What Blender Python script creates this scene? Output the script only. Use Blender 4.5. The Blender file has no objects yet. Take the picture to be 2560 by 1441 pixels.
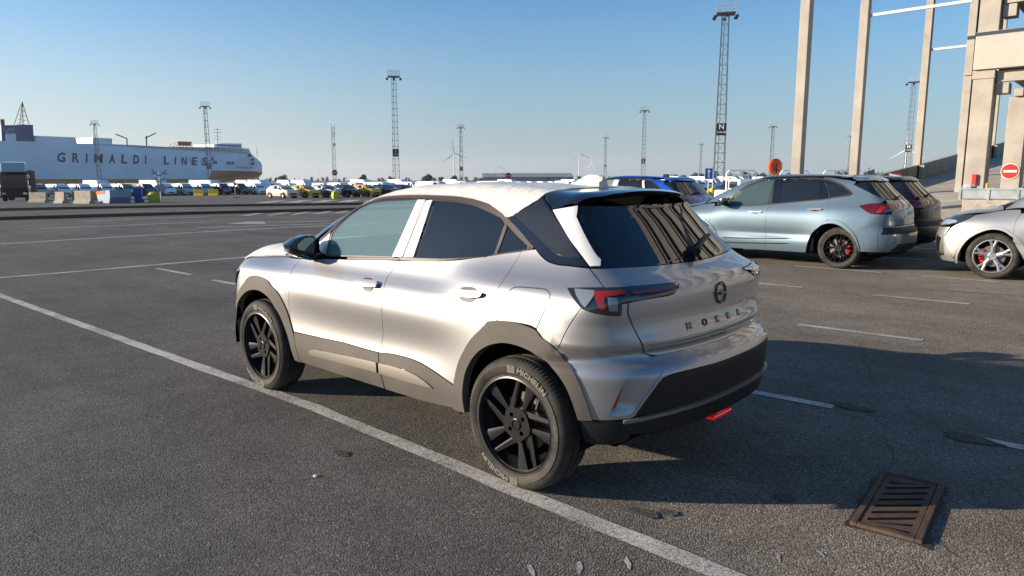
import bpy, bmesh, math, random, json
import numpy as np
from mathutils import Vector, Matrix, noise
from mathutils.geometry import delaunay_2d_cdt
D=bpy.data; SC=bpy.context.scene; COL=SC.collection
random.seed(7); RNG=np.random.RandomState(7)
R=math.radians
# ---------------------------------------------------------------- camera
# world: x runs forward along the parked silver crossover, y to its left, origin on the ground under its rear axle
cd=D.cameras.new('camera'); cam=D.objects.new('camera',cd); COL.objects.link(cam)
cd.sensor_width=36; cd.lens=24.66; cd.clip_start=.05; cd.clip_end=20000
_F=Vector((0.667064, -0.729281, -0.152232)); _U=Vector((0.101749, -0.113241, 0.988344)); _Rr=_F.cross(_U)
cam.matrix_world=Matrix(((_Rr.x,_U.x,-_F.x,-2.2792),(_Rr.y,_U.y,-_F.y,3.3828),(_Rr.z,_U.z,-_F.z,1.5631),(0,0,0,1)))
SC.camera=cam
# ---------------------------------------------------------------- light
SUN_EL=14.0; SUN_AZ=(.715,.70)       # direction towards the sun on the ground
w=D.worlds.new('World'); SC.world=w; w.use_nodes=True; nt=w.node_tree
sky=nt.nodes.new('ShaderNodeTexSky'); sky.sky_type='NISHITA'; sky.sun_disc=False
sky.sun_elevation=R(SUN_EL); sky.sun_rotation=math.atan2(SUN_AZ[0],SUN_AZ[1]); sky.altitude=0; sky.air_density=1.0; sky.dust_density=.3; sky.ozone_density=3.5
bg=nt.nodes['Background']; bg.inputs[1].default_value=.095; 
tcw=nt.nodes.new('ShaderNodeTexCoord'); sep=nt.nodes.new('ShaderNodeSeparateXYZ'); nt.links.new(tcw.outputs['Generated'],sep.inputs[0])
rz=nt.nodes.new('ShaderNodeValToRGB'); rz.color_ramp.interpolation='EASE'; rz.color_ramp.elements[0].position=.0; rz.color_ramp.elements[0].color=(.80,.80,.80,1); rz.color_ramp.elements[1].position=.27; rz.color_ramp.elements[1].color=(0,0,0,1)
nt.links.new(sep.outputs['Z'],rz.inputs[0]); mw=nt.nodes.new('ShaderNodeMix'); mw.data_type='RGBA'; nt.links.new(rz.outputs[0],mw.inputs[0])
nt.links.new(sky.outputs[0],mw.inputs[6]); 
dp=nt.nodes.new('ShaderNodeVectorMath'); dp.operation='DOT_PRODUCT'; dp.inputs[1].default_value=(SUN_AZ[0],SUN_AZ[1],0); nt.links.new(tcw.outputs['Generated'],dp.inputs[0])
hz_=nt.nodes.new('ShaderNodeMix'); hz_.data_type='RGBA'; hz_.inputs[6].default_value=(1.78,2.35,2.8,1); hz_.inputs[7].default_value=(4.6,4.75,4.7,1)
nt.links.new(dp.outputs['Value'],hz_.inputs[0]); nt.links.new(hz_.outputs[2],mw.inputs[7])     # pale morning haze in the lowest air, brighter towards the sun
hs=nt.nodes.new('ShaderNodeHueSaturation'); hs.inputs['Saturation'].default_value=1.2; nt.links.new(mw.outputs[2],hs.inputs['Color']); nt.links.new(hs.outputs[0],bg.inputs[0])
sd=D.lights.new('sun','SUN'); sd.energy=5.0; sd.angle=R(.5); sd.color=(1,.84,.66)
so=D.objects.new('sun',sd); COL.objects.link(so)
ce=math.cos(R(SUN_EL)); so.rotation_euler=Vector((SUN_AZ[0]*ce,SUN_AZ[1]*ce,math.sin(R(SUN_EL)))).to_track_quat('Z','Y').to_euler()
SC.view_settings.view_transform='Standard'; SC.view_settings.look='None'; SC.view_settings.gamma=1; SC.view_settings.use_curve_mapping=False
SC.view_settings.exposure=EXPO=0.95
SC.render.engine='CYCLES'; SC.render.resolution_x=1024; SC.render.resolution_y=576
# ---------------------------------------------------------------- materials
def mat(name,col,rough=.5,metal=0.,coat=0.,spec=.5,trans=0.,ior=1.45,noise_scale=0,noise_amt=0.,bump=0.,bump_scale=40,emit=None,coat_rough=.05,alpha=1.,rough2=None,col2=None,detail=4):
    m=D.materials.new(name); m.use_nodes=True; t=m.node_tree; b=t.nodes['Principled BSDF']
    b.inputs['Base Color'].default_value=(*col,1); b.inputs['Roughness'].default_value=rough; b.inputs['Metallic'].default_value=metal
    b.inputs['Coat Weight'].default_value=coat; b.inputs['Coat Roughness'].default_value=coat_rough; b.inputs['Specular IOR Level'].default_value=spec
    b.inputs['Transmission Weight'].default_value=trans; b.inputs['IOR'].default_value=ior; b.inputs['Alpha'].default_value=alpha
    if emit: b.inputs['Emission Color'].default_value=(*emit[:3],1); b.inputs['Emission Strength'].default_value=emit[3]
    if noise_amt or bump:
        tc=t.nodes.new('ShaderNodeTexCoord')
    if noise_amt:
        n=t.nodes.new('ShaderNodeTexNoise'); n.inputs['Scale'].default_value=noise_scale; n.inputs['Detail'].default_value=detail; n.inputs['Roughness'].default_value=.6
        t.links.new(tc.outputs['Object'],n.inputs['Vector'])
        r=t.nodes.new('ShaderNodeValToRGB'); r.color_ramp.elements[0].position=.35; r.color_ramp.elements[1].position=.65
        c2=col2 or tuple(c*(1+noise_amt) for c in col); c1=col if col2 else tuple(c*(1-noise_amt) for c in col)
        r.color_ramp.elements[0].color=(*c1,1); r.color_ramp.elements[1].color=(*c2,1)
        t.links.new(n.outputs['Fac'],r.inputs[0]); t.links.new(r.outputs[0],b.inputs['Base Color'])
        if rough2 is not None:
            mr=t.nodes.new('ShaderNodeMapRange'); mr.inputs[1].default_value=.3; mr.inputs[2].default_value=.7; mr.inputs[3].default_value=rough; mr.inputs[4].default_value=rough2
            t.links.new(n.outputs['Fac'],mr.inputs[0]); t.links.new(mr.outputs[0],b.inputs['Roughness'])
    if bump:
        n2=t.nodes.new('ShaderNodeTexNoise'); n2.inputs['Scale'].default_value=bump_scale; n2.inputs['Detail'].default_value=3
        t.links.new(tc.outputs['Object'],n2.inputs['Vector'])
        bp=t.nodes.new('ShaderNodeBump'); bp.inputs['Strength'].default_value=1; bp.inputs['Distance'].default_value=bump
        t.links.new(n2.outputs['Fac'],bp.inputs['Height']); t.links.new(bp.outputs[0],b.inputs['Normal'])
    return m
# ---------------------------------------------------------------- object helpers
def link(name,me,m=None,parent=None,loc=(0,0,0),rotz=0,label=None,cat=None,group=None,kind=None):
    o=D.objects.new(name,me); COL.objects.link(o)
    if me is not None and m is not None and not me.materials:
        for q in (m if isinstance(m,(list,tuple)) else [m]): me.materials.append(q)
    o.location=loc; o.rotation_euler=(0,0,rotz)
    if parent: o.parent=parent
    if label: o['label']=label
    if cat: o['category']=cat
    if group: o['group']=group
    if kind: o['kind']=kind
    return o
def thing(name,loc=(0,0,0),rotz=0,label=None,cat=None,group=None): return link(name,None,None,None,loc,rotz,label,cat,group)
def kids(o): return [c for c in D.objects if c.parent==o]
_kidcache={}
def copy_tree(o,parent=None,swap=None,cache=None):
    c=o.copy(); COL.objects.link(c); c.parent=parent
    if swap:
        for a,b in swap.items():
            if o.data is not None and o.material_slots and o.material_slots[0].material==a:
                c.material_slots[0].link='OBJECT'; c.material_slots[0].material=b
    for ch in cache[o.name]: copy_tree(ch,c,swap,cache)
    return c
def kid_cache(root):
    ch={}
    def rec(o):
        ch[o.name]=kids(o)
        for c in ch[o.name]: rec(c)
    rec(root); return ch
class MB:
    """mesh builder: gathers boxes, bars, tubes, prisms into one mesh"""
    def __init__(s): s.v=[]; s.f=[]; s.m=[]; s.cur=0
    def add(s,vs,fs):
        n=len(s.v); s.v+= [tuple(v) for v in vs]; s.f+= [tuple(n+i for i in f) for f in fs]; s.m+=[s.cur]*len(fs); return s
    def box(s,x0,y0,z0,x1,y1,z1,M=None):
        vs=[(x0,y0,z0),(x1,y0,z0),(x1,y1,z0),(x0,y1,z0),(x0,y0,z1),(x1,y0,z1),(x1,y1,z1),(x0,y1,z1)]
        if M is not None: vs=[M@Vector(v) for v in vs]
        return s.add(vs,[(0,3,2,1),(4,5,6,7),(0,1,5,4),(1,2,6,5),(2,3,7,6),(3,0,4,7)])
    def bar(s,a,b,r,n=6,r2=None):
        a=Vector(a); b=Vector(b); d=(b-a).normalized(); u=d.orthogonal().normalized(); v=d.cross(u); r2=r if r2 is None else r2
        vs=[a+(u*math.cos(t)+v*math.sin(t))*r for t in [2*math.pi*i/n for i in range(n)]]+[b+(u*math.cos(t)+v*math.sin(t))*r2 for t in [2*math.pi*i/n for i in range(n)]]
        return s.add(vs,[(i,(i+1)%n,n+(i+1)%n,n+i) for i in range(n)]+[tuple(range(n))[::-1],tuple(range(n,2*n))])
    def tube(s,pts,r,n=8):
        for a,b in zip(pts,pts[1:]): s.bar(a,b,r,n)
        return s
    def prism(s,poly,h0,h1,axis='z',M=None):
        def P(a,b,h): return {'z':(a,b,h),'y':(a,h,b),'x':(h,a,b)}[axis]
        n=len(poly); vs=[P(a,b,h0) for a,b in poly]+[P(a,b,h1) for a,b in poly]
        if M is not None: vs=[M@Vector(v) for v in vs]
        fs=[(i,(i+1)%n,n+(i+1)%n,n+i) for i in range(n)]+[tuple(range(n))[::-1],tuple(range(n,2*n))]
        return s.add(vs,fs)
    def lathe(s,prof,n=24,axis='z',M=None,close=False):
        k=len(prof); vs=[]
        for i in range(n):
            t=2*math.pi*i/n; c,sn=math.cos(t),math.sin(t)
            for r,h in prof:
                v={'z':(r*c,r*sn,h),'y':(r*c,h,r*sn),'x':(h,r*c,r*sn)}[axis]
                vs.append(M@Vector(v) if M is not None else v)
        fs=[]
        for i in range(n):
            j=(i+1)%n
            for q in range(k-1+(1 if close else 0)):
                q2=(q+1)%k; fs.append((i*k+q,j*k+q,j*k+q2,i*k+q2))
        return s.add(vs,fs)
    def mesh(s,name,smooth=False,bevel=0):
        me=D.meshes.new(name); me.from_pydata(s.v,[],s.f)
        if any(s.m): me.polygons.foreach_set('material_index',s.m)
        bm=bmesh.new(); bm.from_mesh(me); bmesh.ops.recalc_face_normals(bm,faces=bm.faces)
        if bevel: bmesh.ops.bevel(bm,geom=[e for e in bm.edges if len(e.link_faces)==2 and e.calc_face_angle(0)>.5],offset=bevel,segments=2,affect='EDGES',profile=.5)
        bm.to_mesh(me); bm.free()
        if smooth is True: me.shade_smooth()
        elif smooth: me.shade_smooth(); me.set_sharp_from_angle(angle=R(smooth))
        return me
    def build(s,name,m,parent=None,smooth=False,bevel=0,**k): return link(name,s.mesh(name,smooth,bevel),m,parent,**k)
def text_mesh(txt,size,font_w=0.,extr=.002,spacing=1.,align='CENTER'):
    c=D.curves.new('text','FONT'); c.body=txt; c.size=size; c.extrude=extr; c.offset=font_w; c.align_x=align; c.align_y='CENTER'; c.space_character=spacing; c.resolution_u=3
    o=D.objects.new('text',c); COL.objects.link(o); bpy.context.view_layer.update()
    me=D.meshes.new_from_object(o.evaluated_get(bpy.context.evaluated_depsgraph_get())); D.objects.remove(o); D.curves.remove(c); return me
def text_on(name,txt,size,m,parent,origin,xdir,ydir,w=0.,extr=.002,spacing=1.,sx=1.,part=True,**k):
    """lettering laid on the plane spanned by xdir, ydir"""
    me=text_mesh(txt,size,w,extr,spacing); X=Vector(xdir).normalized(); Y=Vector(ydir); Y=(Y-X*Y.dot(X)).normalized(); Z=X.cross(Y)
    me.transform(Matrix(((X.x*sx,Y.x,Z.x,origin[0]),(X.y*sx,Y.y,Z.y,origin[1]),(X.z*sx,Y.z,Z.z,origin[2]),(0,0,0,1))))
    return link(name,me,m,parent,**k)

# ---------- smooth car-body surfaces -------------------------------------
def nspline(xs, ys, q):
    """natural cubic spline through (xs, ys[...,k]) evaluated at q (vectorised over leading axes of ys)"""
    xs=np.asarray(xs,float); ys=np.asarray(ys,float); n=len(xs); h=np.diff(xs)
    A=np.zeros((n,n)); B=np.zeros((n,)+ys.shape[1:])
    A[0,0]=A[-1,-1]=1
    for i in range(1,n-1):
        A[i,i-1]=h[i-1]; A[i,i]=2*(h[i-1]+h[i]); A[i,i+1]=h[i]
        B[i]=6*((ys[i+1]-ys[i])/h[i]-(ys[i]-ys[i-1])/h[i-1])
    M=np.linalg.solve(A,B.reshape(n,-1)).reshape(B.shape)
    q=np.clip(q,xs[0],xs[-1]); k=np.clip(np.searchsorted(xs,q)-1,0,n-2)
    sh=(len(q),)+(1,)*(ys.ndim-1)
    a=((xs[k+1]-q)/h[k]).reshape(sh); b=((q-xs[k])/h[k]).reshape(sh); hh=(h[k]**2).reshape(sh)/6
    return a*ys[k]+b*ys[k+1]+((a**3-a)*M[k]+(b**3-b)*M[k+1])*hh
def pchip(xs, ys, q):
    """monotone piecewise cubic, for profiles with corners"""
    xs=np.asarray(xs,float); ys=np.asarray(ys,float); h=np.diff(xs); d=np.diff(ys)/h
    m=np.zeros(len(xs)); m[0]=d[0]; m[-1]=d[-1]
    for i in range(1,len(xs)-1):
        if d[i-1]*d[i]>0:
            w1=2*h[i]+h[i-1]; w2=h[i]+2*h[i-1]; m[i]=(w1+w2)/(w1/d[i-1]+w2/d[i])
    q=np.clip(q,xs[0],xs[-1]); k=np.clip(np.searchsorted(xs,q)-1,0,len(xs)-2)
    t=(q-xs[k])/h[k]
    return ys[k]*(2*t**3-3*t**2+1)+h[k]*m[k]*(t**3-2*t**2+t)+ys[k+1]*(-2*t**3+3*t**2)+h[k]*m[k+1]*(t**3-t**2)
def smax(a,b,k):
    h=np.clip(k-np.abs(a-b),0,None)
    return np.maximum(a,b)+h*h/(4*k)
def lerp1(tab,x0,dx,q):
    f=(q-x0)/dx; i=np.clip(f.astype(int),0,len(tab)-2); t=np.clip(f-i,0,1); return tab[i]*(1-t)+tab[i+1]*t
class Shape:
    """car body = smooth intersection of side, top, rear and front surfaces; x forward, y left, z up"""
    def __init__(s, D):
        s.D=D; dx=.004
        zs=np.arange(0,2.0,dx); xs=np.arange(-1.6,4.6,dx); s.dx=dx; s.x0=-1.6
        s.hw=nspline(*zip(*D['plan']),xs)                 # half width along x
        s.vs=nspline(*zip(*D['vert']),zs)                 # inset with height, mid body
        s.vr=nspline(*zip(*D['vert_rear']),zs)            # inset with height, over the rear arch
        s.vf=nspline(*zip(*D['vert_front']),zs)
        s.top=pchip(*zip(*D['top']),xs) ; s.rear=pchip(*zip(*D['rear']),zs); s.front=pchip(*zip(*D['front']),zs)
        # light blur to soften profile kinks
        def blur(a,n):
            k=np.hanning(2*n+3)[1:-1]; k/=k.sum(); p=np.pad(a,n,mode='edge'); return np.convolve(p,k,'valid')
        s.top=blur(s.top,8); s.rear=blur(s.rear,3); s.front=blur(s.front,8)
        s.ntop=np.sqrt(1+np.gradient(s.top,dx)**2); s.nrear=np.sqrt(1+np.gradient(s.rear,dx)**2); s.nfront=np.sqrt(1+np.gradient(s.front,dx)**2)
        c=D['core']; s.xr,s.xf,s.yc=c; s.src=s.xr-math.pi/2-s.yc; s.sfc=s.xf+math.pi/2+s.yc
    def side(s,x,z):
        D=s.D
        w=lerp1(s.hw,s.x0,s.dx,x)
        vm=lerp1(s.vs,0,s.dx,z); vr=lerp1(s.vr,0,s.dx,z); vf=lerp1(s.vf,0,s.dx,z)
        wr=np.exp(-((x-D['rwx'])/D['rww'])**4); wf=np.exp(-((x-D['fwx'])/D['fww'])**4)
        wm=np.clip(1-wr-wf,0,1)
        y=w+vm*wm+vr*wr+vf*wf
        for (gx,gz,sx,sz,a,ang) in D.get('bumps',()):
            ca,sa=math.cos(ang),math.sin(ang); u=(x-gx)*ca+(z-gz)*sa; v=-(x-gx)*sa+(z-gz)*ca
            y=y+a*np.exp(-(u/sx)**2-(v/sz)**2)
        return y
    def F(s,P):
        D=s.D; x,y,z=P[...,0],np.abs(P[...,1]),P[...,2]
        fs=(y-s.side(x,z))*.95
        tc=lerp1(s.top,s.x0,s.dx,x); nt=lerp1(s.ntop,s.x0,s.dx,x)
        cr=np.interp(x,*zip(*D['crown']))
        ft=(z-(tc-cr*y*y-D.get('crown4',0)*y**4))/nt
        rc=lerp1(s.rear,0,s.dx,z); nr=lerp1(s.nrear,0,s.dx,z); rk=np.interp(z,*zip(*D['rcurve'])); rk4=np.interp(z,*zip(*D['rcurve4']))
        fr=(rc+rk*y*y+rk4*y**4-x)/nr
        fc=lerp1(s.front,0,s.dx,z); nf=lerp1(s.nfront,0,s.dx,z)
        ff=(x-(fc-D['fcurve']*y*y-D['fcurve4']*y**4))/nf
        kt=np.interp(x,*zip(*D['ktop'])); kr=np.interp(z,*zip(*D['krear']))
        f=smax(fs,ft,kt); f2=smax(fr,ff,.01); 
        return smax(f,fr,kr) if True else f2
    def Fall(s,P):
        D=s.D; f=s.F(P); x,y,z=P[...,0],np.abs(P[...,1]),P[...,2]
        fc=lerp1(s.front,0,s.dx,z); nf=lerp1(s.nfront,0,s.dx,z)
        ff=(x-(fc-D['fcurve']*y*y-D['fcurve4']*y**4))/nf
        return smax(f,ff,D['kfront'])
    def solve(s,O,Dr,off=0.,tmax=3.0):
        """outermost point along rays from inside; O,Dr (n,3)"""
        # march outward: body is star shaped about the core, so bisect between 0 and tmax
        lo=np.zeros(len(O)); hi=np.full(len(O),tmax)
        for _ in range(34):
            m=(lo+hi)/2; f=s.Fall(O+Dr*m[:,None])-off; ins=f<0
            lo=np.where(ins,m,lo); hi=np.where(ins,hi,m)
        return O+Dr*lo[:,None]
    def rays(s,mode,uv):
        uv=np.asarray(uv,float); n=len(uv); O=np.zeros((n,3)); Dr=np.zeros((n,3)); u,v=uv[:,0],uv[:,1]
        if mode=='A':    # u runs round the car at constant height, v is height
            O[:,2]=v
            sg=np.ones(n); r=u<s.src; uu=np.where(r,2*s.src-u,u); sg[r]=-1
            f=uu>s.sfc; uu=np.where(f,2*s.sfc-uu,uu); sg[f]*=-1
            mid=(uu>=s.xr)&(uu<=s.xf); O[mid,0]=uu[mid]; O[mid,1]=s.yc; Dr[mid,1]=1
            a=(uu<s.xr)&(uu>=s.xr-math.pi/2); ph=s.xr-uu[a]; O[a,0]=s.xr;O[a,1]=s.yc; Dr[a,0]=-np.sin(ph); Dr[a,1]=np.cos(ph)
            b=uu<s.xr-math.pi/2; O[b,0]=s.xr; O[b,1]=uu[b]-s.src; Dr[b,0]=-1
            c=(uu>s.xf)&(uu<=s.xf+math.pi/2); ph=uu[c]-s.xf; O[c,0]=s.xf;O[c,1]=s.yc; Dr[c,0]=np.sin(ph); Dr[c,1]=np.cos(ph)
            d=uu>s.xf+math.pi/2; O[d,0]=s.xf; O[d,1]=s.sfc-uu[d]; Dr[d,0]=1
            O[:,1]*=sg; Dr[:,1]*=sg
        elif mode=='B':  # u = x, v = angle about the cabin axis (0 left .. pi right)
            O[:,0]=u; O[:,2]=.8; Dr[:,1]=np.cos(v); Dr[:,2]=np.sin(v)
        elif mode=='C':  # u = x, v = y, straight up
            O[:,0]=u; O[:,1]=v; O[:,2]=.6; Dr[:,2]=1
        return O,Dr
    def inv(s,mode,P):
        P=np.asarray(P,float); x,y,z=P[:,0],P[:,1],P[:,2]
        if mode=='B': return np.stack([x,np.arctan2(z-.8,y)],1)
        if mode=='C': return np.stack([x,y],1)
        ya=np.abs(y); u=x.copy()
        rr=x<s.xr; fan=rr&(ya>s.yc); u[fan]=s.xr-np.arctan2(s.xr-x[fan],ya[fan]-s.yc)
        bk=rr&(ya<=s.yc); u[bk]=s.src+ya[bk]
        ff=x>s.xf; fan=ff&(ya>s.yc); u[fan]=s.xf+np.arctan2(x[fan]-s.xf,ya[fan]-s.yc)
        bk=ff&(ya<=s.yc); u[bk]=s.sfc-ya[bk]
        neg=(y<0)&(x<1.3); u[neg]=2*s.src-u[neg]
        neg=(y<0)&(x>=1.3); u[neg]=2*s.sfc-u[neg]
        return np.stack([u,z],1)
    def surf(s,mode,uv,off=0.):
        O,Dr=s.rays(mode,uv); return s.solve(O,Dr,off)
    def hit(s,cam,d,off=0.,t0=.5,t1=9.,n=900):
        """first hit of camera rays: cam (3,), d (n,3); nan where missed; also returns min F"""
        ts=np.linspace(t0,t1,n); out=np.full((len(d),3),np.nan); mn=np.zeros(len(d))
        for i,dd in enumerate(d):
            P=cam+ts[:,None]*dd; f=s.Fall(P)-off; mn[i]=f.min(); k=np.argmax(f<0)
            if f[k]<0:
                a,b=ts[k-1],ts[k]
                for _ in range(30):
                    m=(a+b)/2
                    if s.Fall((cam+m*dd)[None])[0]-off<0:b=m
                    else:a=m
                out[i]=cam+b*dd
        return out,mn

# ---------------------------------------------------------------- car panels cut out of a body surface
def inpoly(pts,poly):
    x,y=pts[:,0],pts[:,1]; c=np.zeros(len(pts),bool); n=len(poly); j=n-1
    for i in range(n):
        xi,yi=poly[i]; xj,yj=poly[j]
        k=((yi>y)!=(yj>y)); 
        if yi!=yj: c^=k&(x<(xj-xi)*(y-yi)/(yj-yi)+xi)
        j=i
    return c
def area(p): p=np.asarray(p); return .5*np.sum(p[:,0]*np.roll(p[:,1],-1)-np.roll(p[:,0],-1)*p[:,1])
def inset_poly(p,d):
    p=np.asarray(p,float); 
    if area(p)<0: p=p[::-1]
    keep=np.hypot(*(p-np.roll(p,1,0)).T)>1e-5; p=p[keep]
    e=np.roll(p,-1,0)-p; L=np.hypot(e[:,0],e[:,1])[:,None]; nrm=np.stack([-e[:,1],e[:,0]],1)/L; n0=np.roll(nrm,1,0)
    b=n0+nrm; q=b/np.clip((b*nrm).sum(1),.5,None)[:,None]; return p+q*d
def densify(p,s):
    out=[]
    for a,b in zip(p,np.roll(p,-1,0)):
        n=max(1,int(math.ceil(np.hypot(*(b-a))/s)))
        for i in range(n): out.append(a+(b-a)*i/n)
    return np.array(out)
def smooth_poly(p,it=1,ang=50):
    """round gentle corners (Chaikin) but keep sharp ones"""
    p=np.asarray(p,float)
    for _ in range(it):
        n=len(p); out=[]
        for i in range(n):
            a,b,c=p[i-1],p[i],p[(i+1)%n]; u=b-a; v=c-b
            th=abs(math.degrees(math.atan2(u[0]*v[1]-u[1]*v[0],u@v)))
            if th<ang: out+= [b-u*.22,b+v*.22] if th>4 else [b]
            else: out.append(b)
        p=np.array(out)
    return p
def fnormals(S,P,h=.008):
    g=np.zeros_like(P)
    for k in range(3):
        e=np.zeros(3); e[k]=h; g[:,k]=S.Fall(P+e)-S.Fall(P-e)
    return g/np.linalg.norm(g,axis=1)[:,None]
def panel(name,S,mode,outline,m,parent,off=0.,inset=.002,step=.035,depth=.014,holes=(),sm=1,offn=None,flip=False,label=None,maxsnap=True):
    ol=np.asarray(outline,float)
    if sm: ol=smooth_poly(ol,sm)
    if inset: ol=inset_poly(ol,inset)
    ring=densify(ol,step*.6); hr=[densify(np.asarray(h,float),step*.6) for h in holes]
    lo=ring.min(0); hi=ring.max(0); sc=(1,1) if mode!='B' else (1,1.2)
    gx,gy=np.meshgrid(np.arange(lo[0],hi[0],step),np.arange(lo[1],hi[1],step*sc[1])); g=np.stack([gx.ravel(),gy.ravel()],1)
    g=g[inpoly(g,ring)] if len(g) else g
    for h in hr: g=g[~inpoly(g,h)]
    allr=np.concatenate([ring]+hr)
    if len(g):
        d=np.min(((g[:,None]-allr[None])**2).sum(-1),1) if len(g)*len(allr)<4e7 else np.ones(len(g)); g=g[d>(step*.45)**2]
    pts=np.concatenate([allr,g]); n=len(ring); edges=[(i,(i+1)%n) for i in range(n)]; b=n
    for h in hr: edges+=[(b+i,b+(i+1)%len(h)) for i in range(len(h))]; b+=len(h)
    r=delaunay_2d_cdt([Vector(p) for p in pts],edges,[],0,1e-6)
    V=np.array([tuple(v) for v in r[0]]); T=np.array([f for f in r[2] if len(f)==3])
    c=V[T].mean(1); k=inpoly(c,ring)
    for h in hr: k&=~inpoly(c,h)
    T=T[k]
    O,Dr=S.rays(mode,V); base=S.solve(O,Dr,0.); N=fnormals(S,base)
    o=off if offn is None else off+offn(base,V)
    P=base+N*(np.asarray(o)[...,None] if np.ndim(o) else o)
    # orient
    fn=np.cross(P[T[:,1]]-P[T[:,0]],P[T[:,2]]-P[T[:,0]]); bad=(fn*N[T[:,0]]).sum(1)<0; T[bad]=T[bad][:,::-1]
    if offn is not None:      # true normals for a wrinkled sheet
        fn=np.cross(P[T[:,1]]-P[T[:,0]],P[T[:,2]]-P[T[:,0]]); NN=np.zeros_like(P)
        for q in range(3): np.add.at(NN,T[:,q],fn)
        l=np.linalg.norm(NN,axis=1)[:,None]; N=np.where(l>0,NN/np.maximum(l,1e-12),N)
    # skirt round the rim
    E={}
    for t in T:
        for a,b_ in ((t[0],t[1]),(t[1],t[2]),(t[2],t[0])): E[(a,b_)]=1
    be=[(a,b_) for a,b_ in E if (b_,a) not in E]
    idx=sorted({a for e in be for a in e}); mp={a:i for i,a in enumerate(idx)}; nv=len(P)
    top=P[idx]; Nb=fnormals(S,base)[idx]; low=top-Nb*depth
    allP=np.concatenate([P,top,low]); faces=[tuple(t) for t in T.tolist()]
    for a,b_ in be: faces.append((nv+mp[b_],nv+mp[a],nv+len(idx)+mp[a],nv+len(idx)+mp[b_]))
    sn=np.zeros((2*len(idx),3))
    for a,b_ in be:
        e=P[b_]-P[a]; q=np.cross(e,Nb[mp[a]]); q/=max(np.linalg.norm(q),1e-9)
        for z in (mp[a],mp[b_],len(idx)+mp[a],len(idx)+mp[b_]): sn[z]+=q
    sn/=np.maximum(np.linalg.norm(sn,axis=1)[:,None],1e-9)
    nn=np.concatenate([N,sn])
    if flip: allP=allP*[1,-1,1]; nn=nn*[1,-1,1]; faces=[f[::-1] for f in faces]
    me=D.meshes.new(name); me.from_pydata(allP.tolist(),[],faces); me.validate(); me.shade_smooth()
    if len(me.vertices)==len(nn): me.normals_split_custom_set_from_vertices([tuple(x) for x in nn])
    ob=link(name,me,m,parent)
    if label: ob['label']=label
    return ob
def pair(name,*a,**k):
    o=panel(name,*a,**k); o2=panel(name,*a,flip=True,**k); return o,o2
def flip_mesh(me):
    m2=me.copy(); m2.transform(Matrix.Diagonal((1,-1,1,1))); m2.flip_normals(); return m2
def mirror_part(o,parent):
    """the same part on the other flank"""
    return link(o.name.split('.')[0],flip_mesh(o.data),None,parent)
def hull(name,S,m,parent,z0,z1,off,arches,nu=220,nz=28):
    u=np.linspace(2*S.src-S.sfc,S.sfc,nu); z=np.linspace(z0,z1,nz); U,Zz=np.meshgrid(u,z); uv=np.stack([U.ravel(),Zz.ravel()],1)
    P=S.surf('A',uv,off); fs=[]
    for j in range(nz-1):
        for i in range(nu-1):
            q=[j*nu+i,j*nu+i+1,(j+1)*nu+i+1,(j+1)*nu+i]; c=P[q].mean(0)
            if any((c[0]-ax)**2+(c[2]-az)**2<r*r and abs(c[1])>.5 for ax,az,r in arches): continue
            fs.append(q)
    me=D.meshes.new(name); me.from_pydata(P.tolist(),[],fs); return link(name,me,m,parent)
# ---------------------------------------------------------------- wheels (axle along y, outer face towards +y, origin at hub)
def tyre_mesh(Ro,Rr,W,nseg=200,sipes=True):
    h=W/2
    prof=[(Rr-.012,-h*.80),(Rr+.01,-h*.95),((Ro+Rr)/2,-h*1.02),(Ro-.03,-h*.93),(Ro-.012,-h*.80),(Ro-.002,-h*.62),(Ro,-h*.50),(Ro-.008,-h*.49),(Ro-.008,-h*.42),(Ro,-h*.41),(Ro,-h*.10),(Ro-.008,-h*.09),(Ro-.008,h*.0),(Ro,h*.01),
          (Ro,h*.36),(Ro-.008,h*.37),(Ro-.008,h*.44),(Ro,h*.45),(Ro-.002,h*.62),(Ro-.012,h*.80),(Ro-.03,h*.93),(Ro-.042,h*.975),(Ro-.044,h*.965),((Ro+Rr)/2,h*1.02),(Rr+.02,h*.98),(Rr+.014,h*.93),(Rr+.004,h*.95),(Rr-.004,h*.90),(Rr-.012,h*.80)]
    b=MB(); b.lathe(prof,nseg,'y')
    if sipes:
        k=len(prof); sh=[i for i,(r,y) in enumerate(prof) if r>Ro-.035 and (y>h*.44 or y<-h*.49)]
        for i in range(nseg):
            if i%2==0:
                for q in sh:
                    v=b.v[i*k+q]; s_=1-.0045/Ro*(1 if abs(v[1])<h*.9 else .4); b.v[i*k+q]=(v[0]*s_,v[1],v[2]*s_)
    return b.mesh('tyre',smooth=35)

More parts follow.
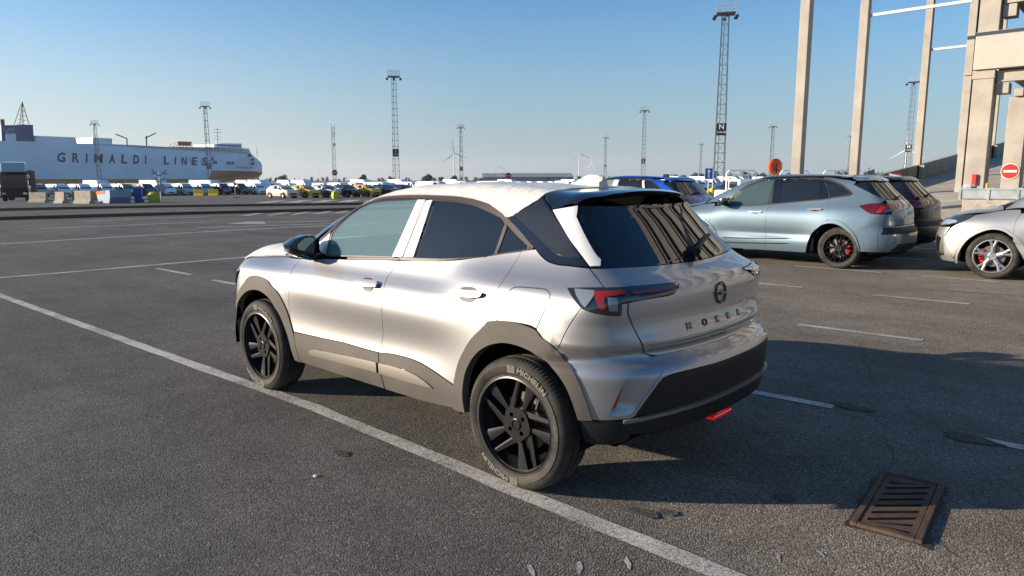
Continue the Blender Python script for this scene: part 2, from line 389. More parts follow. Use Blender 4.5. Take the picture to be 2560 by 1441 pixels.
# half width, heights etc. of the compact crossover (metres)
MOKKA=dict(
 plan=[(-1.6,.55),(-.85,.80),(-.45,.868),(0,.893),(.55,.875),(1.3,.866),(2.0,.874),(2.557,.893),(2.95,.868),(3.3,.79),(4.0,.6)],
 vert=[(0,-.16),(.20,-.055),(.32,-.018),(.42,-.004),(.50,-.011),(.58,-.021),(.66,-.020),(.74,-.008),(.81,-.002),(.87,-.012),(.93,-.040),(.99,-.092),(1.10,-.150),(1.25,-.212),(1.40,-.285),(1.50,-.345),(1.7,-.48),(2.0,-.7)],
 vert_rear=[(0,-.16),(.20,-.05),(.32,-.012),(.46,0),(.60,.0),(.74,-.006),(.86,-.012),(.95,-.020),(1.01,-.034),(1.05,-.062),(1.10,-.118),(1.25,-.225),(1.40,-.305),(1.50,-.36),(1.7,-.48),(2.0,-.7)],
 vert_front=[(0,-.16),(.20,-.05),(.32,-.012),(.46,0),(.60,.0),(.74,-.010),(.84,-.022),(.91,-.045),(.99,-.13),(1.10,-.2),(1.25,-.27),(1.40,-.33),(1.50,-.38),(1.7,-.48),(2.0,-.7)],
 rwx=-.1,rww=.62,fwx=2.75,fww=.60,
 top=[(-1.6,1.30),(-.6,1.43),(-.3,1.475),(0,1.507),(.4,1.533),(.8,1.543),(1.15,1.537),(1.45,1.507),(1.7,1.44),(2.0,1.30),(2.30,1.125),(2.42,1.08),(2.6,1.08),(2.9,1.07),(3.15,1.035),(3.35,.95),(3.6,.7),(4.6,.4)],
 crown=[(-.5,.06),(1.3,.06),(1.8,.10),(2.4,.03),(3.3,.05)], crown4=.04,
 rear=[(0,-.45),(.20,-.60),(.30,-.70),(.42,-.745),(.56,-.762),(.66,-.766),(.69,-.758),(.735,-.67),(.755,-.655),(.805,-.704),(.86,-.684),(.92,-.670),(1.0,-.668),(1.045,-.660),(1.07,-.625),(1.14,-.500),(1.20,-.430),(1.36,-.28),(1.46,-.21),(1.6,-.1),(2.0,.2)],
 rcurve=[(.3,.10),(.7,.13),(.95,.14),(1.1,.16),(1.4,.20)], rcurve4=[(.3,.42),(.7,.38),(.85,.25),(.95,.18),(1.1,.12),(1.4,.12)],
 front=[(0,3.10),(.2,3.22),(.35,3.32),(.6,3.36),(.8,3.36),(.9,3.33),(1.0,3.25),(1.2,2.9),(2.0,2.2)],
 fcurve=.22,fcurve4=.35,kfront=.16,
 ktop=[(-.5,.10),(1.6,.12),(2.2,.12),(2.6,.13),(3.3,.16)], krear=[(.2,.10),(.6,.14),(.9,.14),(1.05,.08),(1.5,.06)],
 core=(.35,2.3,.25),
 bumps=[(1.30,.56,.70,.12,-.008,-.08),(2.557,.42,.42,.34,.012,0),(0,.44,.46,.36,.014,0)],
)

PM={"front_door":[[2.1488,1.0145],[2.1647,0.9715],[2.1417,0.9264],[2.1151,0.8693],[2.117,0.8078],[2.1334,0.7194],[2.1381,0.6552],[2.1281,0.585],[2.0904,0.5152],[1.9378,0.5162],[1.745,0.5171],[1.519,0.5237],[1.3027,0.5199],[1.1409,0.5204],[1.1288,0.5752],[1.1102,0.6352],[1.0862,0.7443],[1.0756,0.8472],[1.0984,0.9269],[1.1281,0.9847],[1.0927,1.05],[1.08,1.0794],[1.3269,1.0662],[1.5953,1.0489],[1.7883,1.0394],[1.9295,1.0295]],
"rear_door":[[1.08,1.0794],[1.0927,1.05],[1.1281,0.9847],[1.0984,0.9269],[1.0756,0.8472],[1.0862,0.7443],[1.1102,0.6352],[1.1288,0.5752],[1.1409,0.5204],[1.0337,0.533],[0.8736,0.5374],[0.7475,0.5307],[0.6207,0.5072],[0.5119,0.4826],[0.4372,0.4661],[0.428,0.4568],[0.4103,0.5667],[0.3567,0.6606],[0.2579,0.7364],[0.171,0.7902],[0.153,0.7999],[0.1247,0.8474],[0.0618,0.9376],[-0.0151,1.0462],[-0.0419,1.086],[-0.0932,1.1493],[-0.1383,1.1989],[0.0461,1.1843],[0.3691,1.1561],[0.5438,1.1256],[0.7096,1.1035],[0.8844,1.0901]],
"rear_quarter":[[-0.1383,1.1989],[-0.0932,1.1493],[-0.0419,1.086],[-0.0151,1.0462],[0.0618,0.9376],[0.1247,0.8474],[0.153,0.7999],[0.153,0.7982],[0.0793,0.8384],[0.0454,0.8539],[-0.0052,0.8602],[-0.0075,0.8638],[-0.0251,0.9222],[-0.0676,0.9785],[-0.1071,1.0195],[-0.1423,1.037],[-0.1694,1.0418],[-0.3536,1.0483],[-0.3818,1.0457],[-0.3984,1.0291],[-0.3916,1.0056],[-0.3615,0.9443],[-0.3189,0.8602],[-0.3311,0.8391],[-0.3468,0.8191],[-0.3911,0.8005],[-0.433,0.7696],[-0.4602,0.8432],[-0.4935,0.9096],[-0.5399,0.9861],[-0.539,0.9869],[-0.5224,1.0085],[-0.5047,1.035],[-0.4946,1.0615],[-0.5864,1.0712],[-0.6585,1.0748],[-0.6274,1.1503],[-0.5352,1.153],[-0.4578,1.1528],[-0.3902,1.164],[-0.3369,1.1886],[-0.2855,1.2177],[-0.2884,1.2152],[-0.1374,1.2013]],
"fuel_door":[[-0.0075,0.8638],[-0.0251,0.9222],[-0.0676,0.9785],[-0.1071,1.0195],[-0.1423,1.037],[-0.1694,1.0418],[-0.3536,1.0483],[-0.3818,1.0457],[-0.3984,1.0291],[-0.3916,1.0056],[-0.3615,0.9443],[-0.3189,0.8602],[-0.2809,0.8713],[-0.2163,0.8731],[-0.1333,0.8716]],
"rear_bumper":[[-0.5389,0.9854],[-0.5673,0.9746],[-0.6091,0.963],[-0.6611,0.9561],[-0.7122,0.9538],[-0.714,1.0091],[-0.7453,1.01],[-0.7436,0.9589],[-0.7569,0.9367],[-0.798,0.8525],[-0.8214,0.7989],[-0.8848,0.739],[-0.9816,0.7418],[-1.0899,0.7417],[-1.2125,0.7424],[-1.3511,0.7402],[-1.4024,0.7386],[-1.4708,0.7386],[-1.5392,0.7386],[-1.5905,0.7402],[-1.7291,0.7424],[-1.8517,0.7417],[-1.96,0.7418],[-2.0568,0.739],[-2.1202,0.7989],[-2.1436,0.8525],[-2.1847,0.9367],[-2.198,0.9589],[-2.1963,1.01],[-2.2275,1.0091],[-2.2294,0.9538],[-2.2805,0.9561],[-2.3325,0.963],[-2.3743,0.9746],[-2.4027,0.9854],[-2.4017,0.9861],[-2.4481,0.9096],[-2.4814,0.8432],[-2.5085,0.7696],[-2.4545,0.7132],[-2.4134,0.6433],[-2.381,0.5455],[-2.355,0.4654],[-2.3195,0.4641],[-2.2562,0.4676],[-2.1824,0.4761],[-2.1695,0.486],[-2.1145,0.5681],[-2.0508,0.6548],[-2.0094,0.6684],[-1.9245,0.6736],[-1.8273,0.675],[-1.7123,0.672],[-1.4708,0.672],[-1.2293,0.672],[-1.1143,0.675],[-1.0171,0.6736],[-0.9322,0.6684],[-0.8908,0.6548],[-0.8271,0.5681],[-0.7721,0.486],[-0.7592,0.4761],[-0.6854,0.4676],[-0.6221,0.4641],[-0.5866,0.4654],[-0.5606,0.5455],[-0.5282,0.6433],[-0.4871,0.7132],[-0.433,0.7696],[-0.4602,0.8432],[-0.4935,0.9096],[-0.5399,0.9861]],
"gate":[[-0.6294,1.1491],[-0.6605,1.0744],[-0.7841,1.0765],[-0.9749,1.0732],[-1.1035,1.0724],[-1.1044,1.0665],[-1.0606,1.0487],[-1.0223,1.0247],[-0.8992,1.0218],[-0.7823,1.0164],[-0.7486,1.0105],[-0.7477,0.9586],[-0.7595,0.9365],[-0.8006,0.8523],[-0.8251,0.8028],[-0.974,0.8168],[-1.1499,0.8188],[-1.3292,0.8167],[-1.4708,0.8167],[-1.6124,0.8167],[-1.7917,0.8188],[-1.9676,0.8168],[-2.1165,0.8028],[-2.141,0.8523],[-2.1821,0.9365],[-2.1939,0.9586],[-2.1929,1.0105],[-2.1593,1.0164],[-2.0424,1.0218],[-1.9193,1.0247],[-1.881,1.0487],[-1.8372,1.0665],[-1.8381,1.0724],[-1.9667,1.0732],[-2.1575,1.0765],[-2.2811,1.0744],[-2.3122,1.1491],[-2.197,1.1512],[-2.0543,1.1476],[-1.891,1.1446],[-1.7066,1.1419],[-1.5232,1.1393],[-1.4708,1.1393],[-1.4184,1.1393],[-1.235,1.1419],[-1.0506,1.1446],[-0.8873,1.1476],[-0.7446,1.1512]],
"gate_facet":[[-0.8229,0.803],[-0.974,0.8168],[-1.1499,0.8188],[-1.3292,0.8167],[-1.4708,0.8167],[-1.6124,0.8167],[-1.7917,0.8188],[-1.9676,0.8168],[-2.1187,0.803],[-2.0551,0.7396],[-1.8517,0.7417],[-1.5905,0.7402],[-1.5392,0.7386],[-1.4708,0.7386],[-1.4024,0.7386],[-1.3511,0.7402],[-1.0899,0.7417],[-0.8865,0.7396]],
"rear_glass":[[-0.4635,1.4081],[-0.5202,1.3367],[-0.5617,1.2678],[-0.6013,1.2104],[-0.6324,1.1549],[-0.7446,1.1512],[-0.8873,1.1476],[-1.0506,1.1446],[-1.235,1.1419],[-1.4184,1.1393],[-1.4708,1.1393],[-1.5232,1.1393],[-1.7066,1.1419],[-1.891,1.1446],[-2.0543,1.1476],[-2.197,1.1512],[-2.3092,1.1549],[-2.3403,1.2104],[-2.3799,1.2678],[-2.4214,1.3367],[-2.4781,1.4081],[-2.2666,1.4324],[-2.1236,1.4316],[-1.9449,1.4295],[-1.743,1.4268],[-1.556,1.4303],[-1.4708,1.4303],[-1.3856,1.4303],[-1.1985,1.4268],[-0.9967,1.4295],[-0.818,1.4316],[-0.675,1.4324]],
"film_gate":[[-0.4685,1.4082],[-0.6745,1.4317],[-0.6354,1.3796],[-0.6556,1.3038],[-0.6867,1.2053],[-0.7066,1.1849],[-0.6886,1.158],[-0.6353,1.1572],[-0.6031,1.2131],[-0.5624,1.2709],[-0.5225,1.3384]],
"film_gate@":[[-0.0033,0.5806,1.4082],[-0.1285,0.541,1.4317],[-0.1536,0.5839,1.3796],[-0.2213,0.6123,1.3038],[-0.3191,0.6457,1.2053],[-0.348,0.6443,1.1849],[-0.3641,0.6706,1.158],[-0.3248,0.6974,1.1572],[-0.2495,0.6759,1.2131],[-0.1712,0.6532,1.2709],[-0.091,0.6201,1.3384]],
"lamp":[[-0.4961,1.0626],[-0.5863,1.0708],[-0.6602,1.0739],[-0.7827,1.0752],[-0.9724,1.0718],[-1.1003,1.071],[-1.1012,1.0663],[-1.0612,1.0508],[-1.0199,1.0273],[-0.8993,1.0234],[-0.7824,1.0182],[-0.7126,1.0114],[-0.7105,0.955],[-0.6611,0.9572],[-0.609,0.9642],[-0.5673,0.9757],[-0.5389,0.9865],[-0.5223,1.0081],[-0.5047,1.035],[-0.4948,1.0576]],
"lamp_clear":[[-0.5263,1.0596],[-0.6088,1.0586],[-0.6001,1.0404],[-0.5574,0.9884],[-0.5442,1.0022],[-0.5284,1.0334]],
"lamp_red":[[-0.6095,1.0559],[-0.7419,1.0612],[-0.7419,1.0496],[-0.6632,1.0399],[-0.6411,1.0342],[-0.6346,1.0102],[-0.6449,0.9969],[-0.6343,0.9808],[-0.6172,0.985],[-0.6056,1.0115],[-0.6016,1.0385]],
"lamp_redbar":[[-0.7751,1.0556],[-0.8824,1.0564],[-1.0633,1.0611],[-1.0397,1.0483],[-0.904,1.0445],[-0.7695,1.0459]],
"lamp_ribs":[[-0.6516,1.0345],[-0.693,1.0343],[-0.6944,0.9766],[-0.6549,0.9774]],
"lamp_pin":[[-0.7573,1.07],[-0.7745,1.0671],[-0.7611,1.0266],[-0.7426,1.0234]],
"black_pillar":[[0.1874,1.3688],[-0.0143,1.3972],[-0.2521,1.4606],[-0.3699,1.4747],[-0.4308,1.4291],[-0.4629,1.4055],[-0.5197,1.3345],[-0.5613,1.266],[-0.5996,1.2085],[-0.6297,1.1531],[-0.5355,1.1542],[-0.458,1.154],[-0.3933,1.166],[-0.3403,1.1906],[-0.2893,1.2191],[-0.1993,1.2532],[-0.097,1.2934]],
"pillar_inset":[[0.0724,1.3789],[-0.1167,1.4222],[-0.2941,1.4629],[-0.3576,1.466],[-0.4916,1.3655],[-0.5398,1.3045],[-0.5769,1.2454],[-0.6068,1.1881],[-0.5298,1.1916],[-0.4735,1.1959],[-0.4292,1.2148],[-0.3145,1.2732],[-0.1607,1.3249]],
"arch_rear":[[0.4458,0.3284],[0.4304,0.4563],[0.4069,0.571],[0.351,0.6689],[0.2579,0.74],[0.1605,0.7941],[0.1044,0.8251],[0.0733,0.8506],[-0.0077,0.8599],[-0.0878,0.8681],[-0.1657,0.8687],[-0.245,0.863],[-0.3107,0.8535],[-0.3311,0.8391],[-0.3468,0.8191],[-0.3911,0.8005],[-0.433,0.7696],[-0.4871,0.7132],[-0.5282,0.6433],[-0.5606,0.5455],[-0.5865,0.4674],[-0.5331,0.4636],[-0.5115,0.5332],[-0.4812,0.6116],[-0.4379,0.6734],[-0.385,0.7103],[-0.3077,0.7493],[-0.2187,0.7669],[-0.1147,0.7704],[-0.032,0.759],[0.0596,0.7374],[0.1603,0.6981],[0.2544,0.6375],[0.3287,0.5637],[0.3564,0.4871],[0.3611,0.4124],[0.3533,0.3318]],
"arch_front":[[3.1174,0.5076],[3.1386,0.5836],[3.0429,0.6851],[2.9693,0.7625],[2.9153,0.8017],[2.8818,0.834],[2.8127,0.8562],[2.7081,0.8693],[2.5893,0.863],[2.4515,0.8448],[2.3825,0.8116],[2.2746,0.7876],[2.2067,0.7233],[2.1636,0.6523],[2.1306,0.5768],[2.0737,0.4667],[2.0361,0.311],[2.0896,0.3145],[2.125,0.4517],[2.1922,0.5537],[2.2532,0.6424],[2.3723,0.7204],[2.4893,0.7526],[2.6304,0.771],[2.7631,0.7674],[2.8858,0.7372],[2.9833,0.6755],[3.0669,0.5948],[3.1335,0.5048],[3.1114,0.4111],[3.0811,0.3278]],
"clad_front":[[2.0851,0.512],[1.9378,0.5162],[1.745,0.5171],[1.519,0.5237],[1.3027,0.5199],[1.1442,0.5198],[1.1374,0.4877],[1.1092,0.4002],[1.094,0.3029],[1.2467,0.3022],[1.4065,0.3017],[1.5735,0.3013],[1.8011,0.3026],[2.0321,0.3074]],
"clad_rear":[[1.1409,0.5204],[1.0337,0.533],[0.8736,0.5374],[0.7475,0.5307],[0.6207,0.5072],[0.5119,0.4826],[0.4372,0.4661],[0.4342,0.4621],[0.4328,0.3919],[0.4337,0.3332],[0.5794,0.3191],[0.7285,0.3062],[0.904,0.3031],[1.0864,0.3012],[1.1041,0.4011],[1.1325,0.4885]],
"strip_front":[[1.8946,0.3998],[1.8636,0.4242],[1.7854,0.4366],[1.5048,0.4415],[1.3621,0.4624],[1.1357,0.4596],[1.109,0.4023],[1.3598,0.3996],[1.5075,0.3858],[1.8677,0.3885]],
"strip_rear":[[1.1234,0.4556],[0.9245,0.47],[0.7669,0.4602],[0.6169,0.4199],[0.8588,0.4057],[1.1007,0.4018]],
"front_window":[[1.8384,1.0632],[1.8593,1.2034],[1.811,1.2718],[1.75,1.3332],[1.6958,1.3783],[1.5924,1.4114],[1.4429,1.4297],[1.2668,1.4373],[1.107,1.4442],[1.106,1.3583],[1.1192,1.2723],[1.1369,1.1861],[1.1575,1.0995],[1.3166,1.0909],[1.4834,1.082],[1.6576,1.0727]],
"front_window_seal":[[1.8522,1.0535],[1.8725,1.2072],[1.8325,1.2785],[1.7828,1.3405],[1.7482,1.385],[1.6241,1.418],[1.4545,1.4369],[1.0972,1.4504],[1.1422,1.0946]],
"mirror_patch":[[1.9412,1.0785],[1.9783,1.1435],[1.8855,1.2099],[1.8573,1.0619]],
"film_b1":[[1.0955,1.4424],[1.0236,1.4437],[1.0207,1.3941],[1.0275,1.297],[1.0411,1.1999],[1.0585,1.1025],[1.1534,1.0978],[1.1312,1.1844],[1.1119,1.2706],[1.097,1.3566]],
"film_b2":[[1.0136,1.4379],[0.9559,1.4429],[0.9441,1.3309],[0.9478,1.2193],[0.9569,1.1078],[1.0457,1.1025],[1.0265,1.2144],[1.0127,1.3262]],
"rear_window":[[0.9362,1.4433],[0.737,1.4393],[0.5861,1.4218],[0.4345,1.3838],[0.239,1.3288],[0.2525,1.2509],[0.2596,1.174],[0.4718,1.1469],[0.7176,1.1205],[0.9414,1.108],[0.9332,1.1917],[0.9275,1.2754],[0.9261,1.3592]],
"quarter_window":[[0.1434,1.3174],[-0.1793,1.2345],[-0.1749,1.2084],[0.1899,1.1779]],
"window_pillar":[[0.2168,1.3266],[0.1557,1.3172],[0.1933,1.1761],[0.2443,1.1728]],
"side_seal":[[1.1057,1.0933],[1.0982,1.1813],[1.0936,1.2694],[1.0937,1.3577],[1.109,1.4462],[0.9545,1.4528],[0.7449,1.4486],[0.5785,1.4303],[0.4247,1.3895],[0.1685,1.3299],[-0.0573,1.2768],[-0.2164,1.2261],[-0.1849,1.2007],[0.1861,1.1697],[0.4664,1.1385],[0.7134,1.1115],[0.9489,1.0968]],
"belt_f":[[1.6031,1.0621],[1.3334,1.079],[1.0803,1.0941],[1.076,1.0846],[1.3269,1.0662],[1.5953,1.0489]],
"belt_r":[[1.0741,1.0946],[0.8897,1.1021],[0.7147,1.1142],[0.4686,1.1419],[0.1906,1.1737],[-0.1925,1.2074],[-0.2626,1.2198],[-0.2685,1.2136],[-0.1383,1.1989],[0.368,1.1545],[0.7087,1.1017],[0.8836,1.0883],[1.0689,1.0831]],
"gutter":[[1.9848,1.1521],[1.9015,1.2257],[1.849,1.2941],[1.8228,1.3473],[1.7417,1.3942],[1.6583,1.4279],[1.4955,1.454],[1.3052,1.4656],[1.0324,1.4704],[0.7632,1.4674],[0.6096,1.4528],[0.4572,1.4247],[0.2091,1.3667],[-0.0814,1.303],[-0.2757,1.2243],[-0.2631,1.2158],[-0.2089,1.2258],[-0.0428,1.2803],[0.1659,1.3274],[0.4372,1.3891],[0.5885,1.4255],[0.7409,1.4439],[1.0112,1.4518],[1.2786,1.4474],[1.4601,1.4399],[1.6014,1.4144],[1.7032,1.3802],[1.7545,1.3351],[1.8189,1.278],[1.8855,1.2099],[1.9677,1.1442]],
"cover_low":[[1.7201,1.3807],[1.7417,1.3909],[1.6583,1.4312],[1.5121,1.4579],[1.3126,1.4696],[1.0389,1.4753],[0.7696,1.473],[0.6163,1.4602],[0.4633,1.4336],[0.3655,1.3974],[0.2091,1.3667],[0.2378,1.366],[0.1794,1.3667],[0.0496,1.3853],[-0.1586,1.4269],[-0.2866,1.4547],[-0.3671,1.4799],[-0.3851,1.4855],[-0.5892,1.5006],[-0.9838,1.5084]],
"cover_low@":[[1.7201,0.5477,1.3807],[1.7417,0.5279,1.3909],[1.6583,0.4975,1.4312],[1.5121,0.4963,1.4579],[1.3126,0.5156,1.4696],[1.0389,0.5204,1.4753],[0.7696,0.5278,1.473],[0.6163,0.5412,1.4602],[0.4633,0.562,1.4336],[0.3655,0.5846,1.3974],[0.3001,0.6017,1.3667],[0.3103,0.602,1.366],[0.2894,0.6019,1.3667],[0.2439,0.5926,1.3853],[0.1731,0.5673,1.4269],[0.1346,0.5414,1.4547],[0.1268,0.506,1.4799],[0.128,0.4955,1.4855],[0.0922,0.4386,1.5006],[0.0951,0.3116,1.5084]],
"spoiler_front":[[-0.3843,1.4827],[-0.5798,1.4985],[-0.9838,1.5084],[-1.3144,1.5122],[-1.6621,1.5136]],
"spoiler_front@":[[0.1238,0.5006,1.4827],[0.0846,0.448,1.4985],[0.0951,0.3116,1.5084],[0.0836,0.1564,1.5122],[0.1119,-0.1913,1.5136]],
"spoiler_low":[[-0.4611,1.408],[-0.6813,1.4349],[-0.9348,1.456],[-1.2537,1.4693],[-1.4677,1.4755],[-1.7155,1.4711],[-2.1739,1.4553]],
"spoiler_low@":[[0.0017,0.5809,1.408],[-0.1285,0.5365,1.4349],[-0.1664,0.4019,1.456],[-0.1764,0.2171,1.4693],[-0.1775,0.0031,1.4755],[-0.1703,-0.2448,1.4711],[-0.1472,-0.4921,1.4553]],
"hood_edge":[[3.2731,0.9333],[3.2302,0.9601],[3.1051,0.9795],[2.8962,0.9965],[2.5274,1.015],[2.1703,1.0188]],
"hood_edge@":[[3.02,0.7401,0.9333],[2.9544,0.7379,0.9601],[2.818,0.7479,0.9795],[2.6312,0.7381,0.9965],[2.4083,0.718,1.015],[2.1703,0.7508,1.0188]],
"hood_cover":[[3.2399,0.9368],[3.1848,0.966],[3.0875,0.9808],[2.8719,1.0017],[2.555,1.0163],[2.5102,1.0528]],
"hood_cover@":[[2.9894,0.7536,0.9368],[2.9079,0.7476,0.966],[2.8002,0.7481,0.9808],[2.6099,0.7314,1.0017],[2.4212,0.715,1.0163],[2.3867,0.6562,1.0528]],
"cowl":[[2.5399,1.0168],[2.7129,1.0578],[2.2463,1.0316]],
"fender_front":[[3.1174,0.5076],[3.1386,0.5836],[3.0429,0.6851],[2.9693,0.7625],[2.9153,0.8017],[2.8818,0.834],[2.8127,0.8562],[2.7081,0.8693],[2.5893,0.863],[2.4515,0.8448],[2.3825,0.8116],[2.2746,0.7876],[2.2067,0.7233],[2.1636,0.6523],[2.1306,0.5768],[2.0737,0.4667],[2.0361,0.311]],
"handle_cup1":[[1.3264,0.9295],[1.3409,0.9495],[1.3228,0.9606],[1.266,0.9636],[1.2259,0.9481],[1.195,0.908],[1.1974,0.8911],[1.2414,0.8837],[1.284,0.8942]],
"handle1":[[1.3848,0.9242],[1.3804,0.9344],[1.2867,0.9446],[1.1799,0.9475],[1.1511,0.936],[1.15,0.9153],[1.2047,0.9099],[1.3058,0.9079],[1.366,0.9141]],
"handle_cup2":[[0.4278,0.9737],[0.4287,0.9906],[0.3933,1.0016],[0.2988,1.0085],[0.2402,0.9951],[0.229,0.9622],[0.2599,0.9386],[0.3212,0.9262],[0.3883,0.927],[0.4138,0.9411]],
"handle2":[[0.4972,0.9585],[0.4934,0.9684],[0.3975,0.9816],[0.1828,0.9917],[0.137,0.9868],[0.1532,0.968],[0.2654,0.9535],[0.3971,0.95],[0.4638,0.9479]],
"bumper_black_side":[[-0.5331,0.4636],[-0.5438,0.3998],[-0.5643,0.3499],[-0.5945,0.3406],[-0.6654,0.3382],[-0.7537,0.3564],[-0.7635,0.4189],[-0.7649,0.4725],[-0.6611,0.4618],[-0.5866,0.4641]],
"reflector":[[-0.7177,0.646],[-0.7082,0.6082],[-0.6873,0.526],[-0.6673,0.5228],[-0.6901,0.5796]],
"scoop":[[-0.6599,0.4917],[-0.6902,0.5772],[-0.7197,0.653],[-0.7485,0.6819],[-0.8125,0.6869],[-0.9065,0.6902],[-0.8809,0.6629],[-0.8261,0.5875],[-0.7688,0.5001],[-0.7494,0.4876],[-0.6678,0.4841]],
"bumper_black_low":[[-0.7722,0.485],[-0.7576,0.3952],[-0.747,0.3721],[-0.8158,0.418],[-0.8747,0.4589],[-1.0034,0.4749],[-1.2135,0.4787],[-1.2612,0.4782]],
"chmsl":[[-1.2305,1.433],[-1.2704,1.4438],[-1.5236,1.4422],[-1.4805,1.4318]],
"logo":[[-1.3817,1.0291],[-1.3236,1.0353],[-1.456,1.0706],[-1.4449,1.0256],[-1.3776,0.9773]],
"let0":[[-1.095,0.8549]],
"let1":[[-1.2198,0.8575]],
"let2":[[-1.3509,0.8589]],
"let3":[[-1.4755,0.859]],
"let4":[[-1.6072,0.8595]],
"mirror_shell":[[3.1098,1.066],[3.7511,1.0858],[2.1754,1.1712],[2.1309,1.1724],[2.0253,1.1674],[1.9887,1.154],[1.941,1.0607],[1.9542,1.0376],[2.0708,1.0215],[2.1577,1.0228],[2.2614,1.0373],[2.4499,1.0484],[2.6916,1.0563]],
"mirror_glass":[[3.1602,1.0692],[3.8541,1.0877],[2.1509,1.1607],[2.0357,1.1578],[1.9574,1.0418],[2.0798,1.0308],[2.1525,1.0458],[2.2671,1.0726]],
"sensor":[[-0.5356,0.6629]],
"shark":[[-3.4396,1.5355],[-3.474,1.5627],[-3.4065,1.5777],[-3.3043,1.5881],[-3.3138,1.5625],[-1.4276,1.5187],[-1.254,1.5199]],
"black_top_half":[[-0.6221,0.4641],[-0.6854,0.4676],[-0.7592,0.4761],[-0.7721,0.486],[-0.8271,0.5681],[-0.8908,0.6548],[-0.9322,0.6684],[-1.1143,0.675],[-1.2293,0.672],[-1.4708,0.672]],
"black_low_half":[[-0.6321,0.4],[-0.75,0.385],[-1.0,0.385],[-1.4708,0.385]]}
MIR={"glass":[[0.9114,1.1403],[0.8597,1.1791],[0.8091,1.1849],[0.7817,1.172],[0.7903,1.0507],[0.8662,1.0546],[0.8949,1.077],[0.9128,1.1139]],"shell":[[0.9688,1.1399],[0.9094,1.1777],[0.8388,1.1967],[0.7959,1.1942],[0.771,1.1803],[0.7615,1.164],[0.7714,1.0673],[0.7905,1.0462],[0.8667,1.0446],[0.9109,1.0561],[0.944,1.0809],[0.9551,1.1015],[0.9627,1.1175]]}
# ---------------------------------------------------------------- shared materials
M={}
def paint(name,col,metal=.7,rough=.36,coat=1.): return mat(name,col,rough,metal,coat,noise_scale=900,noise_amt=.10,detail=1)
M['silver']=paint('silver metallic paint',(.365,.362,.368),.72,.41)
M['black_gloss']=mat('gloss black paint',(.008,.009,.012),.12,0,.9)
M['black_satin']=mat('satin black film',(.018,.021,.027),.22,0,.25)
M['plastic']=mat('dusty black plastic',(.068,.062,.054),.68,noise_scale=2.2,noise_amt=.01,col2=(.095,.086,.074),bump=.0004,bump_scale=700,spec=.35)
M['plastic_clean']=mat('black moulded plastic',(.012,.012,.0125),.55,bump=.0004,bump_scale=700,spec=.4)
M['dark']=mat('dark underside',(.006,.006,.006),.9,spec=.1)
M['rubber']=mat('tyre rubber',(.018,.017,.016),.72,noise_scale=7,col2=(.062,.056,.048),noise_amt=.1,bump=.0003,bump_scale=400,spec=.3)
M['rubber_letter']=mat('raised tyre lettering',(.17,.16,.145),.7)
M['rubber_letter_dim']=mat('faint tyre lettering',(.075,.068,.06),.7)
M['wheel_black']=mat('black alloy wheel',(.011,.011,.012),.36,0,.0,spec=.42)
M['wheel_silver']=mat('silver alloy wheel',(.55,.55,.56),.3,.85,.4)
M['metal']=mat('bare metal',(.45,.42,.38),.35,.9)
M['rotor']=mat('brake disc steel',(.22,.20,.18),.4,.9)
M['red_caliper']=mat('red brake caliper',(.5,.01,.012),.35,0,.6)
M['glass_dark']=mat('dark privacy glass',(.012,.017,.024),.015,0,0,spec=.55)
M['glass_tint']=mat('tinted window glass',(.22,.36,.40),.015,0,0,spec=.7,alpha=.42)
M['film']=mat('white protective film',(.66,.64,.60),.38,spec=.5,bump=.011,bump_scale=9)
M['film_strip']=mat('white protective tape',(.72,.70,.67),.38,spec=.5,bump=.0002,bump_scale=40)
M['rubber_seal']=mat('window seal',(.030,.026,.022),.45)
M['trim']=mat('dusty window trim',(.060,.050,.042),.42,spec=.4)
M['lamp_clear']=mat('clear lamp lens',(.22,.26,.28),.12,.3,1.)
M['lamp_smoke']=mat('smoked lamp lens',(.020,.018,.019),.06,0,1.)
M['lamp_red']=mat('red lamp lens',(.24,.016,.013),.10,0,1.)
M['lamp_darkred']=mat('dark red lamp lens',(.085,.005,.009),.08,0,1.)
M['reflector']=mat('red reflector',(.45,.012,.01),.18,0,1.)
M['seat']=mat('black seat fabric',(.014,.014,.015),.9)
M['fog_red']=mat('red rear fog lamp',(.6,.01,.012),.15,0,1.,emit=(1,.02,.02,.12))
# ---------------------------------------------------------------- main car: silver crossover
def arc_text(txt,Rm,size,a0,cw,wface,m,parent,name='lettering',w=.0006,track=1.08,squash=1.):
    """letters one by one along a circle on the tyre wall; a0 = start angle (deg, 0 = forward, 90 = up), clockwise seen from outside"""
    vs=[];fs=[]; a=a0
    for ch in txt:
        if ch==' ': a+=math.degrees(size*.35/Rm); continue
        me=text_mesh(ch,size,w,.0012); xs=[v.co.x for v in me.vertices]; wd=max(xs)-min(xs); half=math.degrees((wd/2+size*.05)/Rm); a+=half
        t=R(a); X=Vector((-math.sin(t),0,math.cos(t))); Y=Vector((math.cos(t),0,math.sin(t))); mid=(max(xs)+min(xs))/2
        n=len(vs)
        for v in me.vertices:
            q=Y*Rm+X*(v.co.x-mid)+Y*v.co.y*squash; vs.append((q.x,wface+v.co.z,q.z))
        fs+=[tuple(n+i for i in f.vertices) for f in me.polygons]; a+=half*1.0; D.meshes.remove(me)
    me=D.meshes.new(name); me.from_pydata(vs,[],fs); return link(name,me,m,parent)
